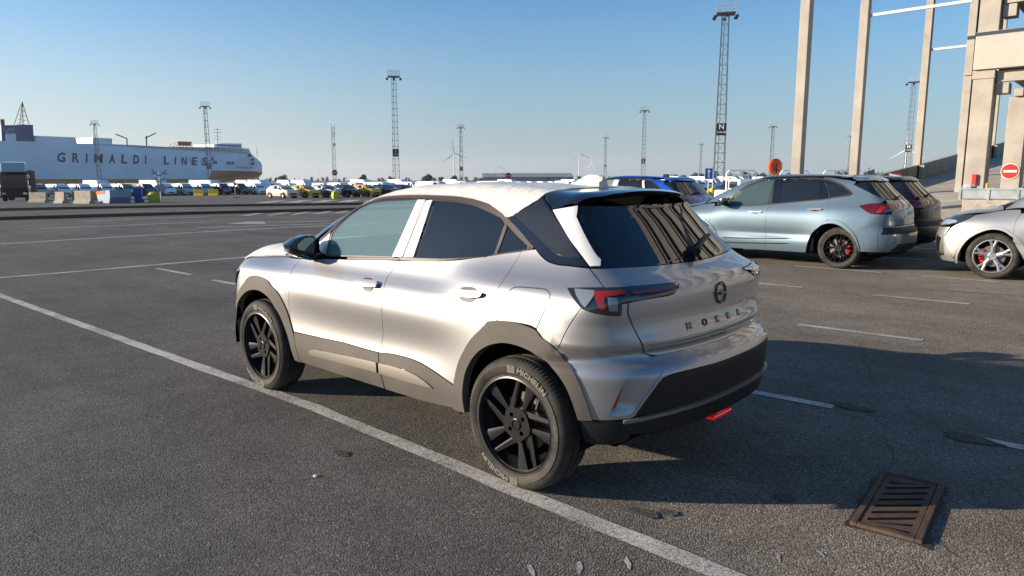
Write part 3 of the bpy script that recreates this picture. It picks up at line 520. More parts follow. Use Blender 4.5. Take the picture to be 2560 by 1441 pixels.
def mokka_wheel(parent,x,side,rot=0.,letters=True):
    Ro,Rr,W=.343,.246,.215
    b=MB()   # rim: barrel, lip and ten twisted blades round a hub
    b.lathe([(Rr+.004,.101),(Rr-.004,.104),(Rr-.008,.098),(Rr-.012,.060),(Rr-.035,.02),(Rr-.035,-.09),(Rr-.02,-.1),(Rr+.002,-.1)],72,'y')
    zf=.074
    def blade(a_in,r_in,w_in,a_out,w_out):
        ai,ao=R(a_in),R(a_out); ro=Rr-.007
        pi=Vector((r_in*math.cos(ai),0,r_in*math.sin(ai))); po=Vector((ro*math.cos(ao),0,ro*math.sin(ao)))
        ti=Vector((-math.sin(ai),0,math.cos(ai))); to=Vector((-math.sin(ao),0,math.cos(ao)))
        q=[pi-ti*w_in,pi+ti*w_in,po+to*w_out,po-to*w_out]; ridge=[pi+ti*w_in*.55,po+to*w_out*.35]
        Y=Vector((0,1,0)); hi=[zf,zf,zf+.010,zf+.010]
        top=[q[i]+Y*(hi[i]-.007) for i in range(4)]; bot=[q[i]+Y*(hi[i]-.04) for i in range(4)]
        r0=ridge[0]+Y*(zf-.004); r1=ridge[1]+Y*(zf+.0075)
        vs=top+bot+[r0,r1]
        b.add(vs,[(0,8,9,3),(8,1,2,9),(0,1,8),(3,9,2),(0,3,7,4),(1,5,6,2),(0,4,5,1),(2,6,7,3)])
    for k in range(5):
        a=rot+72*k
        blade(a-35,.080,.029,a,.011); blade(a+22,.078,.008,a+21,.034)
    # hub plate with four bolt wells
    n=40; hp=[(.088*(1+.05*math.cos(5*2*math.pi*i/n+R(rot*5)))*math.cos(2*math.pi*i/n),.088*(1+.05*math.cos(5*2*math.pi*i/n+R(rot*5)))*math.sin(2*math.pi*i/n)) for i in range(n)]
    outer=[Vector((p[0],p[1])) for p in hp]; holes=[]
    allp=list(outer); ed=[(i,(i+1)%n) for i in range(n)]; hs=[]
    for k in range(4):
        t=R(45+90*k+rot*.3); c=(.054*math.cos(t),.054*math.sin(t)); s0=len(allp); hs.append((c,s0))
        allp+=[Vector((c[0]+.0125*math.cos(2*math.pi*j/12),c[1]+.0125*math.sin(2*math.pi*j/12))) for j in range(12)]; ed+=[(s0+j,s0+(j+1)%12) for j in range(12)]
    r=delaunay_2d_cdt(allp,ed,[],0,1e-7); V=[v for v in r[0]]
    fs=[]
    for f in r[2]:
        cx=sum(V[i][0] for i in f)/len(f); cy=sum(V[i][1] for i in f)/len(f)
        if any(math.hypot(cx-c[0],cy-c[1])<.0118 for c,_ in hs): continue
        fs.append(tuple(f))
    b.add([(v[0],zf+.004,v[1]) for v in V],fs)
    for i in range(n):
        j=(i+1)%n; b.add([(hp[i][0],zf+.004,hp[i][1]),(hp[j][0],zf+.004,hp[j][1]),(hp[j][0],zf-.03,hp[j][1]),(hp[i][0],zf-.03,hp[i][1])],[(0,1,2,3)])
    for c,_ in hs:
        b.lathe([(.0126,zf+.004),(.0115,zf-.022),(.006,zf-.022),(.006,zf-.012),(.0,zf-.012)],12,'y',M=Matrix.Translation((c[0],0,c[1])))
    b.lathe([(.031,zf+.003),(.030,zf+.009),(.026,zf+.011),(.022,zf+.006),(0,zf+.006)],28,'y')
    rim=b.mesh('wheel',smooth=25)
    def place(me,m,name,par): return link(name,me,m,par)
    sgn=1 if side>0 else -1
    if sgn<0: rim=flip_mesh(rim)
    wh=link('wheel',rim,M['wheel_black'],parent,loc=(x,sgn*.782,.343))
    ty=tyre_mesh(Ro,Rr,W); ty=ty if sgn>0 else flip_mesh(ty); t=link('tyre',ty,M['rubber'],wh)
    d=MB(); d.lathe([(.15,.0),(.15,-.012),(.04,-.012),(.04,.02),(.07,.02),(.07,0),(.15,0)],40,'y'); dm=d.mesh('brake_disc',smooth=30)
    link('brake_disc',dm if sgn>0 else flip_mesh(dm),M['rotor'],wh)
    c=MB(); c.lathe([(.225,-.05),(.02,-.05),(.02,-.10)],32,'y'); cm=c.mesh('backplate'); link('backplate',cm if sgn>0 else flip_mesh(cm),M['dark'],wh)
    if letters and sgn>0:
        yf=.1092
        arc_text('MICHELIN',.291,.044,rot_t+96,True,yf,M['rubber_letter'],t,squash=.85,w=.0012)
        arc_text('PRIMACY 4',.287,.022,rot_t+157,True,yf,M['rubber_letter_dim'],t,w=.0003)
        arc_text('MICHELIN',.291,.044,rot_t+276,True,yf,M['rubber_letter'],t,squash=.85,w=.0012)
        arc_text('215/60 R17',.287,.019,rot_t+337,True,yf,M['rubber_letter_dim'],t,w=.0002)
        # moulded patch with a stripe field in front of the name (plain, no figure)
        for a0 in (rot_t+84,rot_t+264):
            p=MB()
            for q in range(6):
                a=R(a0+q*1.7); r0,r1=.272,.311
                tx=Vector((math.sin(a),0,-math.cos(a))); rd=Vector((math.cos(a),0,math.sin(a)))
                A=rd*r0-tx*.0028; B=rd*r0+tx*.0028; C_=rd*r1+tx*.0028; D_=rd*r1-tx*.0028
                p.add([(v.x,yf+.0012,v.z) for v in (A,B,C_,D_)],[(0,1,2,3)])
            p.build('moulded_patch',M['rubber_letter'],t)
    return wh
rot_t=0
def poly_hit(S,name): return np.array(PM[name+'@'])
def car_text_frame(S,u,z,off=.002):
    P=S.surf('A',[(u,z),(u-.02,z),(u,z+.02)]); return P
def well(car,x,s_,r,zc,y0,y1):
    b=MB(); n=22; A_=[R(-8+196*i/n) for i in range(n+1)]; vs=[]
    for a in A_: c,q=math.cos(a)*r,math.sin(a)*r; vs+= [(x+c,s_*y0,zc+q),(x+c,s_*y1,zc+q)]
    vs.append((x,s_*y0,zc)); b.add(vs,[(2*i,2*i+1,2*i+3,2*i+2) for i in range(n)]+[(2*i,2*i+2,2*n+2) for i in range(n)]); b.build('wheel_well',M['dark'],car)
def build_mokka():
    global rot_t
    S=Shape(MOKKA); car=thing('parked_car',(0,0,0),0,'silver crossover with white film on roof and bonnet, black wheels, nearest car','car')
    sv,bg_,pl=M['silver'],M['black_gloss'],M['plastic']
    hull('body_shell',S,M['dark'],car,.37,1.04,-.035,[(0,.36,.47),(2.557,.36,.47)])
    # greenhouse inner frame (dark), roof skin
    A=lambda n:PM[n]
    for n,m,nm,kw in [
      ('front_door',sv,'front_door',{}),('rear_door',sv,'rear_door',{}),('rear_quarter',sv,'rear_quarter_panel',{}),('fuel_door',sv,'fuel_flap',dict(inset=.0022)),
      ('black_pillar',bg_,'rear_pillar_trim',dict(off=.001)),('pillar_inset',M['black_satin'],'rear_pillar_panel',dict(off=.005,depth=.006)),
      ('clad_front',pl,'sill_cladding',dict(off=.006,depth=.02)),('clad_rear',pl,'sill_cladding',dict(off=.006,depth=.02)),
      ('arch_rear',pl,'wheel_arch_cladding',dict(off=.008,depth=.05,sm=2,step=.025,inset=-.004)),('arch_front',pl,'wheel_arch_cladding',dict(off=.008,depth=.05,sm=2,step=.025,inset=-.004)),
      ('front_window',M['glass_tint'],'front_door_window',dict(off=-.004,depth=.004,inset=0)),
      ('rear_window',M['glass_dark'],'rear_door_window',dict(off=-.004,depth=.004,inset=0)),
      ('quarter_window',M['glass_dark'],'quarter_window',dict(off=-.004,depth=.004,inset=0)),
      ('window_pillar',M['trim'],'window_divider',dict(off=.001,depth=.01,inset=0)),
      ('gutter',M['trim'],'window_trim',dict(off=.003,depth=.02,inset=0,step=.02)),
      ('belt_f',M['trim'],'belt_moulding',dict(off=.006,depth=.02,inset=0,step=.02)),('belt_r',M['trim'],'belt_moulding',dict(off=.006,depth=.02,inset=0,step=.02)),
      ('film_b1',M['film_strip'],'pillar_film',dict(off=.004,depth=.012,inset=.001)),('film_b2',M['film_strip'],'pillar_film',dict(off=.004,depth=.012,inset=.001)),
      ('mirror_patch',sv,'mirror_sail',dict(off=.0,inset=0)),
      ('film_gate',M['film_strip'],'tailgate_film',dict(off=.006,depth=.006,inset=0)),
      ('bumper_black_side',M['plastic_clean'],'bumper_corner',dict(off=.0,depth=.03)),
      ]:
        if n=='rear_door': kw=dict(kw)
        pair(nm,S,'A',A(n),m,car,**kw)
    pair('sill_strip',S,'A',[(1.893,.400),(1.886,.413),(1.87,.423),(1.80,.435),(1.55,.446),(1.28,.457),(1.142,.462),(1.135,.402),(1.30,.398),(1.52,.393),(1.72,.390),(1.87,.388)],M['sill_strip'],car,off=.017,depth=.012,inset=.0005,step=.033,sm=0)
    pair('sill_strip',S,'A',[(1.12,.462),(1.02,.466),(.92,.467),(.83,.463),(.75,.454),(.67,.436),(.61,.413),(.74,.405),(.90,.403),(1.11,.402)],M['sill_strip'],car,off=.017,depth=.012,inset=.0005,step=.033,sm=0)
    # door glass surround in black behind the window line
    pair('window_surround',S,'A',A('side_seal'),M['rubber_seal'],car,off=-.008,depth=.012,inset=0,sm=0)
    pair('window_surround',S,'A',A('front_window_seal'),M['rubber_seal'],car,off=-.001,depth=.015,inset=0,sm=0,step=.02,holes=[np.array(A('front_window'))[::1]])
    # rear: gate, glass, bumper
    gate=panel('tailgate',S,'A',A('gate'),sv,car,inset=.002)
    panel('tailgate_valance',S,'A',A('gate_facet'),sv,gate,inset=.0,off=-.001)
    panel('rear_window',S,'A',A('rear_glass'),M['glass_dark'],gate,inset=.001,off=.001,step=.03)
    bump=panel('rear_bumper',S,'A',A('rear_bumper'),sv,car,inset=.002,depth=.03,holes=[np.array(A('scoop')),np.array([[2*S.src-u,z] for u,z in A('scoop')])])
    lowb=np.array(A('bumper_black_low')); s=S.src
    lb=np.array([q for q in lowb])
    bl=[(u,z) for u,z in lb if u>s]; bl.sort(key=lambda q:0)
    up=[(u,z) for u,z in A('rear_bumper')]
    blk=BLK_TOP=[tuple(q) for q in A('black_top_half')]
    lowline=[(u,z) for u,z in A('black_low_half')]
    loop=blk+[(2*s-u,z) for u,z in blk[::-1]]+[(2*s-u,z) for u,z in lowline]+lowline[::-1]
    panel('bumper_lower',S,'A',loop,M['plastic_clean'],car,inset=.002,off=-.006,depth=.05)
    lipb=[(BLK_TOP[0][0]-.10,.452),(-.86,.470),(-1.0,.482),(-1.21,.486),(s,.486)]; lipt=[(u,z+.016) for u,z in lipb]
    panel('bumper_lip',S,'A',lipb+[(2*s-u,z) for u,z in lipb[::-1][1:]]+[(2*s-u,z) for u,z in lipt[:-1]]+lipt[::-1],M['sill_strip'],car,off=.012,depth=.018,inset=0,sm=0,step=.03)
    for fl in (False,True):
        def vent(P,V):
            # deep beside the reflector and under the top edge, running out flush at the inner edge
            e=(V[:,0]-(-.9))/.24; e=np.clip(e,0,1); return -.003-.030*e**1.1*np.clip((V[:,1]-.484)/.05,0,1)
        sc=panel('bumper_vent',S,'A',A('scoop'),sv,bump,offn=vent,inset=-.014,flip=fl,sm=0,step=.02)
        panel('rear_reflector',S,'A',A('reflector'),M['reflector'],bump,off=-.002,depth=.02,inset=0,flip=fl,sm=0)
        l=panel('rear_lamp',S,'A',A('lamp'),M['lamp_smoke'],car,off=.004,inset=.001,flip=fl,step=.025)
        panel('lamp_lens',S,'A',A('lamp_clear'),M['lamp_clear'],l,off=.009,depth=.002,inset=0,flip=fl,sm=0)
        panel('lamp_lens',S,'A',A('lamp_red'),M['lamp_red'],l,off=.009,depth=.002,inset=0,flip=fl,sm=0)
        panel('lamp_lens',S,'A',A('lamp_redbar'),M['lamp_red'],l,off=.009,depth=.002,inset=0,flip=fl,sm=0)
        panel('lamp_ribs',S,'A',A('lamp_ribs'),M['lamp_clear'],l,off=.010,depth=.002,inset=0,flip=fl,sm=0)
    # roof: spoiler, film, front pillars and windscreen
    def B(n): P=np.array(PM[n+'@']); return S.inv('B',P)
    sf=B('spoiler_front'); slo=B('spoiler_low'); cl=B('cover_low')
    def mir(a): a=a.copy(); a[:,1]=math.pi-a[:,1]; return a
    sidept=S.inv('B',np.array([PM['film_gate@'][0]]))
    half_f=sf[sf[:,1]<math.pi/2]; half_l=slo[slo[:,1]<math.pi/2]
    half_f=np.concatenate([[cl[-4]],half_f[1:]]) if 0 else half_f
    loop=np.concatenate([half_f,mir(half_f)[::-1],mir(np.concatenate([sidept,half_l]))[:],np.concatenate([sidept,half_l])[::-1]])
    def spo(P,V):
        # the trailing lip kicks outwards over the glass
        t=np.clip((.05-P[:,0])/.24,0,1); return .004+.030*t*t
    panel('roof_spoiler',S,'B',loop,bg_,car,offn=spo,depth=.03,inset=.001,step=.03,sm=0)
    # roof film
    rng=RNG
    def wr(P,V):
        x,y,z=P[:,0],np.abs(P[:,1]),P[:,2]; o=np.zeros(len(P))
        for i in range(len(P)):
            p=Vector((P[i,0]*2.2,P[i,1]*2.2,P[i,2]*2.2)); o[i]=.006*noise.noise(p*1.0)+.004*noise.noise(p*3.1+Vector((3,1,2)))
            # radial folds towards the pillar tip
            dx=P[i,0]-.30; dz=P[i,2]-1.36; rr=math.hypot(dx,dz); an=math.atan2(dz,dx)
            if y[i]>.38: o[i]+=.008*math.exp(-(rr/.16)**2)*math.sin(an*17+2*noise.noise(p*2))
            o[i]+=.004*math.exp(-((z[i]-1.475)/.025)**2)*noise.noise(Vector((P[i,0]*11,y[i]*9,P[i,2]*5)))
        return o
    fr=[(1.70,.49),(1.665,.37),(1.645,.25),(1.635,.12)]
    fp=S.surf('C',fr); fB=S.inv('B',fp)
    edge=cl[:-1]; hh=np.concatenate([fB[::-1],edge,[[.10,S.inv('B',np.array([[.10,.2,1.51]]))[0,1]]]])
    loop=np.concatenate([hh,mir(hh)[::-1]])
    panel('roof_film',S,'B',loop,M['film'],car,off=.008,offn=wr,depth=.010,inset=-.006,step=.022,sm=0)
    # bonnet: painted, with film over it
    he=np.array(PM['hood_edge@']); hc=np.array(PM['hood_cover@'])
    e=[(x,y+.004) for x,y,z in he[::-1]]; e=[(2.30,.73)]+e[1:]+[(3.10,.66),(3.19,.50),(3.235,.3),(3.25,0)]
    hl=np.array(e+[(x,-y) for x,y in e[::-1][1:]]); bon=panel('bonnet',S,'C',hl,sv,car,inset=.002)
    e=[(2.36,.0),(2.36,.45),(2.39,.60)]+[(x,y-.004) for x,y,z in hc[::-1][1:]]+[(3.12,.64),(3.21,.48),(3.262,.28),(3.275,.0)]
    hl=np.array(e+[(x,-y) for x,y in e[::-1][1:-1]])
    def wr2(P,V): return np.array([.006*noise.noise(Vector(p)*2.1)+.004*noise.noise(Vector(p)*6.0) for p in P])
    panel('bonnet_film',S,'C',hl,M['film'],car,off=.009,offn=wr2,depth=.006,inset=0,step=.022)
    ws=[(2.30,.0),(2.29,.42),(2.22,.60),(1.98,.585),(1.74,.53),(1.66,.40),(1.625,.0)]
    hl=np.array(ws+[(x,-y) for x,y in ws[::-1][1:-1]]); panel('windscreen',S,'C',hl,M['glass_tint'],car,inset=0,off=.0,step=.05)
    ap=[(2.32,.70),(2.20,.615),(1.98,.595),(1.74,.54),(1.70,.55),(1.80,.60),(2.0,.665),(2.15,.70)]
    ap=[(2.34,.66),(2.20,.608),(1.98,.592),(1.74,.538),(1.66,.535),(1.72,.585),(1.90,.645),(2.06,.69),(2.2,.72)]
    pair('windscreen_pillar',S,'C',ap,M['black_gloss'],car,inset=0,sm=0,step=.03)
    cw=[(2.36,.0),(2.37,.45),(2.40,.62),(2.20,.735),(2.20,.60),(2.27,.42),(2.285,0)]
    hl=np.array(cw+[(x,-y) for x,y in cw[::-1][1:-1]]); panel('cowl',S,'C',hl,M['plastic_clean'],car,inset=0,off=-.006,step=.04)
    rf=[(1.64,0),(1.66,.40),(1.72,.53)];
    # fender and nose
    fe=S.inv('A',np.array([[3.06,.70,.90],[2.95,.739,.953],[2.82,.748,.975],[2.63,.738,.99],[2.41,.717,1.008],[2.20,.742,1.012]])) 
    fdf=np.array(PM['front_door'][:9]); ar=np.array(PM['arch_front'][1:17])
    nose=[(S.xf+.95,.45),(S.xf+.93,.62),(S.xf+.80,.80),(S.xf+.76,.88)]
    fl=np.concatenate([fdf,ar[::-1][1:],[[S.inv('A',np.array([[2.97,.86,.52]]))[0,0]+.002,.50]],nose,fe[:]])
    pair('front_wing',S,'A',fl,sv,car,inset=.002,sm=0)
    sfc=S.sfc
    z0=[(S.xf+.955,.45),(S.xf+.935,.62),(S.xf+.86,.74)]
    nb=[(S.xf+.955,.26),(S.xf+.955,.45),(S.xf+.935,.62),(S.xf+.90,.70)]
    loop=nb+[(2*sfc-u,z) for u,z in nb[::-1]]; panel('front_bumper',S,'A',loop,sv,car,inset=.002,step=.05)
    nb=[(S.xf+.95,.705),(S.xf+.86,.80),(S.xf+.82,.87)]
    loop=nb+[(2*sfc-u,z) for u,z in nb[::-1]]; panel('front_panel',S,'A',loop,bg_,car,inset=.002,step=.05,off=.003)
    for f_ in (False,True):
        panel('headlamp',S,'A',[(S.xf+.97,.73),(S.xf+.87,.80),(S.xf+.87,.86),(S.xf+1.25,.85),(S.xf+1.25,.77)],M['lamp_clear'],car,off=.008,flip=f_,step=.04)
    # wheel wells
    for x in (0,2.557):
        for s_ in (1,-1):
            well(car,x,s_,.405,.36,.56,.87)
    b=MB(); b.box(-.40,-.56,.24,3.0,.56,.36); b.box(-.30,-.80,.26,2.9,.80,.34) if 0 else None; b.build('underbody',M['dark'],car)
    b=MB(); b.bar((-.60,-.16,.255),(-.60,.30,.255),.03,8)
    # wheels
    rot_t=0; mokka_wheel(car,0,1,rot=22); rot_t=-2; mokka_wheel(car,2.557,1,rot=40); mokka_wheel(car,0,-1,rot=30); mokka_wheel(car,2.557,-1,rot=10)
    # handles
    for n,x in (('1',0),('2',0)):
        for fl_ in (False,True):
            h=panel('door_handle',S,'A',A('handle'+n),sv,car,off=.024,depth=.010,inset=0,step=.02,flip=fl_)
            panel('handle_cup',S,'A',A('handle_cup'+n),M['silver'],h,off=-.010,depth=.001,inset=0,step=.02,flip=fl_) if 0 else panel('handle_cup',S,'A',A('handle_cup'+n),M['cup_shade'],h,off=.003,depth=.002,inset=0,step=.02,flip=fl_)
    # mirrors
    mg=np.array(MIR['glass']); ms=np.array(MIR['shell'])
    for s_ in (1,-1):
        b=MB(); c=ms.mean(0); K=len(ms); rings=[(1.0,1.92),(1.03,1.95),(1.0,1.99),(.86,2.035),(.55,2.065),(.15,2.075)]
        vs=[]
        for k_,x in rings: vs+= [(x,(c[0]+(p[0]-c[0])*k_),c[1]+(p[1]-c[1])*k_) for p in ms]
        fs=[(r*K+i,r*K+(i+1)%K,(r+1)*K+(i+1)%K,(r+1)*K+i) for r in range(len(rings)-1) for i in range(K)]
        fs.append(tuple(range((len(rings)-1)*K,len(rings)*K))); fs.append(tuple(range(K))[::-1])
        b.add([(v[0],v[1]*s_,v[2]) for v in vs],fs); mo=b.build('door_mirror',bg_,car,smooth=50)
        b=MB(); b.prism([(p[0]*s_,p[1]) for p in mg],1.913,1.919,'x'); b.build('mirror_glass',M['mirror'],mo)
        b=MB(); b.prism([(c[0]*s_-.10*s_,c[1]-.075),(c[0]*s_-.05*s_,c[1]-.095),(.70*s_,c[1]-.105),(.70*s_,c[1]-.055)],1.93,2.0,'x'); b.build('mirror_stalk',M['plastic_clean'],mo,bevel=.006)
        yo=max(ms[:,0])-.004; b=MB(); b.box(1.93,(yo-.05)*s_,c[1]-.022,1.975,(yo+.012)*s_,c[1]-.010); b.build('indicator',M['lamp_clear'],mo,bevel=.002)
    # interior seen through the front door glass
    b=MB(); b.box(1.75,-.62,.78,2.12,.62,1.0); b.box(1.70,.20,.96,1.86,.54,1.045); b.build('dashboard',M['seat'],car,bevel=.03)
    b=MB(); N_=26; T=Matrix.Translation((1.62,.37,.99))@Matrix.Rotation(R(-65),4,'Y')
    for i in range(N_):
        a,c=2*math.pi*i/N_,2*math.pi*(i+1)/N_; b.bar(T@Vector((.185*math.cos(a),.185*math.sin(a),0)),T@Vector((.185*math.cos(c),.185*math.sin(c),0)),.016,8)
    b.bar(T@Vector((0,-.18,0)),T@Vector((0,.18,0)),.022,6); b.bar(T@Vector((0,0,.02)),T@Vector((0,0,-.2)),.04,8); b.build('steering_wheel',M['seat'],car,smooth=40)
    for x,ys in ((1.12,(.36,-.36)),(.22,(.38,0,-.38))):
        for y in ys:
            b=MB(); b.box(x-.05,y-.23,.42,x+.45,y+.23,.62); T=Matrix.Translation((x-.02,y,.58))@Matrix.Rotation(R(-18),4,'Y'); b.box(-.07,-.22,0,.06,.22,.58,T); b.box(-.05,-.12,.62,.04,.12,.78,T); b.build('seat',M['seat'],car,bevel=.05,smooth=40)
    # badge and lettering on the tailgate
    def fr_(u,z,off):
        P=S.surf('A',[(u,z),(u-.03,z),(u,z+.03)],off); return P[0],P[1]-P[0],P[2]-P[0]
    o,X,Y=fr_(s+.035,.992,.004); b=MB(); X=Vector(X).normalized(); Y=Vector(Y).normalized(); Zn=X.cross(Y)
    T=Matrix(((X.x,Y.x,Zn.x,o[0]),(X.y,Y.y,Zn.y,o[1]),(X.z,Y.z,Zn.z,o[2]),(0,0,0,1)))
    N_=40; q=lambda t,r:T@Vector((r*math.cos(t),r*math.sin(t),0))
    for i in range(N_): b.bar(q(2*math.pi*i/N_,.053),q(2*math.pi*(i+1)/N_,.053),.005,6)
    for pts in ([(-.072,.006),(.004,.006),(.012,.006)],[(.072,-.006),(-.004,-.006),(-.012,-.006)],[(-.016,-.012),(.016,.012)]):
        for a,c in zip(pts,pts[1:]): b.bar(T@Vector((a[0],a[1],.002)),T@Vector((c[0],c[1],.002)),.0045,6)
    b.build('badge',M['black_gloss'],gate)
    for ch,du in zip('MOKKA',(.345,.215,.09,-.032,-.155)):
        o,X,Y=fr_(s+du,.862,.002); text_on('lettering',ch,.047,M['black_gloss'],gate,o,X,Y,w=.0012,extr=.003,sx=1.15)
    o,X,Y=fr_(s,1.43,.004)
    b=MB()
    for i in range(14): 
        P=S.surf('B',[(-.17,math.pi/2+(-.115+.0177*i)/.62)],.0)[0]; 
        P=S.surf('A',[(s+.10-.0154*i,1.418)],.006)[0]; b.box(P[0]-.004,P[1]-.005,P[2]-.006,P[0]+.004,P[1]+.005,P[2]+.006)
    b.build('brake_lamp',M['lamp_clear'],gate)
    # rear wiper
    b=MB(); pts=[S.surf('A',[(s-.02-.05*k,1.185+.018*k-.0012*k*k)],.035)[0] for k in range(8)]
    for i,(a,c) in enumerate(zip(pts,pts[1:])): b.bar(a,c,.022-.0018*i,8,.022-.0018*(i+1))
    b.bar(S.surf('A',[(s-.02,1.185)],0)[0],pts[0],.03,10); b.build('rear_wiper',M['plastic_clean'],gate,smooth=40)
    # exhaust side: red fog lamp under the bumper
    P=S.surf('A',[(s-.02,.34)],-.02)[0]; b=MB(); b.box(P[0]-.0,-.105,.325,P[0]+.05,.105,.350); b.build('fog_lamp',M['fog_red'],car,bevel=.008)
    # aerial fin still wrapped in film
    b=MB(); n=11; vs=[]
    for k in range(9):
        t=k/8; zz=.085*math.sin(math.pi*min(t*.62+.0,1))**.8*(1 if t<.96 else .9); wv=.05*(1-.35*t)
        xx=.36-.25*t; 
        for j in range(n):
            a=math.pi*j/(n-1); cr=noise.noise(Vector((k*1.7,j*1.3,2)))*.012
            vs.append((xx+cr,-.02+(wv*1.4+cr)*math.cos(a),1.515+(zz+cr)*max(math.sin(a),0)**1.3-.004))
    fs=[(k*n+j,k*n+j+1,(k+1)*n+j+1,(k+1)*n+j) for k in range(8) for j in range(n-1)]+[tuple(range(8*n,9*n)),tuple(range(n))[::-1]]
    b.add(vs,fs); b.build('aerial_film',M['film'],car)
    return car,S
M['cup_shade']=mat('handle recess shade',(.028,.027,.027),.5,0,.2)  # dark tone paints the shade of a recess onto the flat handle cup
M['mirror']=mat('mirror glass',(.35,.37,.40),.02,1.)
M['sill_strip']=mat('dusty satin strip',(.20,.185,.16),.42,.35,.2)

KUGA=dict(
 plan=[(-1.6,.70),(-.95,.86),(-.5,.915),(0,.94),(.6,.925),(1.4,.918),(2.1,.925),(2.71,.94),(3.15,.925),(3.55,.87),(4.3,.6)],
 vert=[(0,-.16),(.20,-.06),(.33,-.02),(.46,-.008),(.56,-.018),(.70,-.012),(.86,-.012),(.96,-.030),(1.04,-.065),(1.12,-.115),(1.25,-.175),(1.40,-.245),(1.52,-.315),(1.62,-.42),(1.8,-.6),(2.0,-.8)],
 vert_rear=[(0,-.16),(.20,-.05),(.33,-.012),(.46,0),(.60,-.002),(.74,-.006),(.88,-.015),(.98,-.035),(1.06,-.065),(1.14,-.115),(1.27,-.19),(1.40,-.265),(1.52,-.335),(1.62,-.43),(1.8,-.6),(2.0,-.8)],
 vert_front=[(0,-.16),(.20,-.05),(.33,-.012),(.46,0),(.60,-.0),(.74,-.010),(.86,-.025),(.95,-.06),(1.04,-.12),(1.14,-.2),(1.27,-.27),(1.40,-.33),(1.52,-.38),(1.62,-.48),(1.8,-.6),(2.0,-.8)],
 rwx=-.15,rww=.68,fwx=2.95,fww=.66,
 top=[(-1.6,1.40),(-.7,1.545),(-.3,1.60),(.1,1.635),(.6,1.665),(1.1,1.672),(1.45,1.655),(1.75,1.60),(2.05,1.49),(2.4,1.32),(2.7,1.17),(2.84,1.125),(3.05,1.105),(3.3,1.065),(3.5,.99),(3.65,.9),(3.9,.7),(4.6,.4)],
 crown=[(-.5,.06),(1.3,.06),(1.8,.09),(2.5,.05),(3.5,.09)], crown4=.04,
 rear=[(0,-.6),(.20,-.78),(.34,-.90),(.45,-.955),(.60,-.965),(.70,-.95),(.76,-.895),(.90,-.885),(1.05,-.865),(1.12,-.82),(1.20,-.735),(1.35,-.58),(1.50,-.43),(1.60,-.34),(1.8,-.2),(2.0,0)],
 rcurve=[(.3,.10),(.7,.13),(.95,.14),(1.1,.16),(1.5,.20)], rcurve4=[(.3,.35),(.7,.32),(.85,.25),(.95,.2),(1.1,.15),(1.4,.12)],
 front=[(0,3.35),(.2,3.50),(.35,3.60),(.6,3.635),(.8,3.60),(.9,3.54),(1.0,3.42),(1.2,3.1),(2.0,2.3)],
 fcurve=.15,fcurve4=.16,kfront=.16,
 ktop=[(-.5,.10),(1.6,.12),(2.4,.12),(2.9,.14),(3.5,.18)], krear=[(.2,.12),(.6,.16),(.9,.16),(1.1,.09),(1.5,.06)],
 core=(.35,2.5,.25),
 bumps=[(1.3,.56,.8,.07,-.022,0),(2.71,.45,.46,.36,.014,0),(0,.46,.50,.38,.016,0)],
)

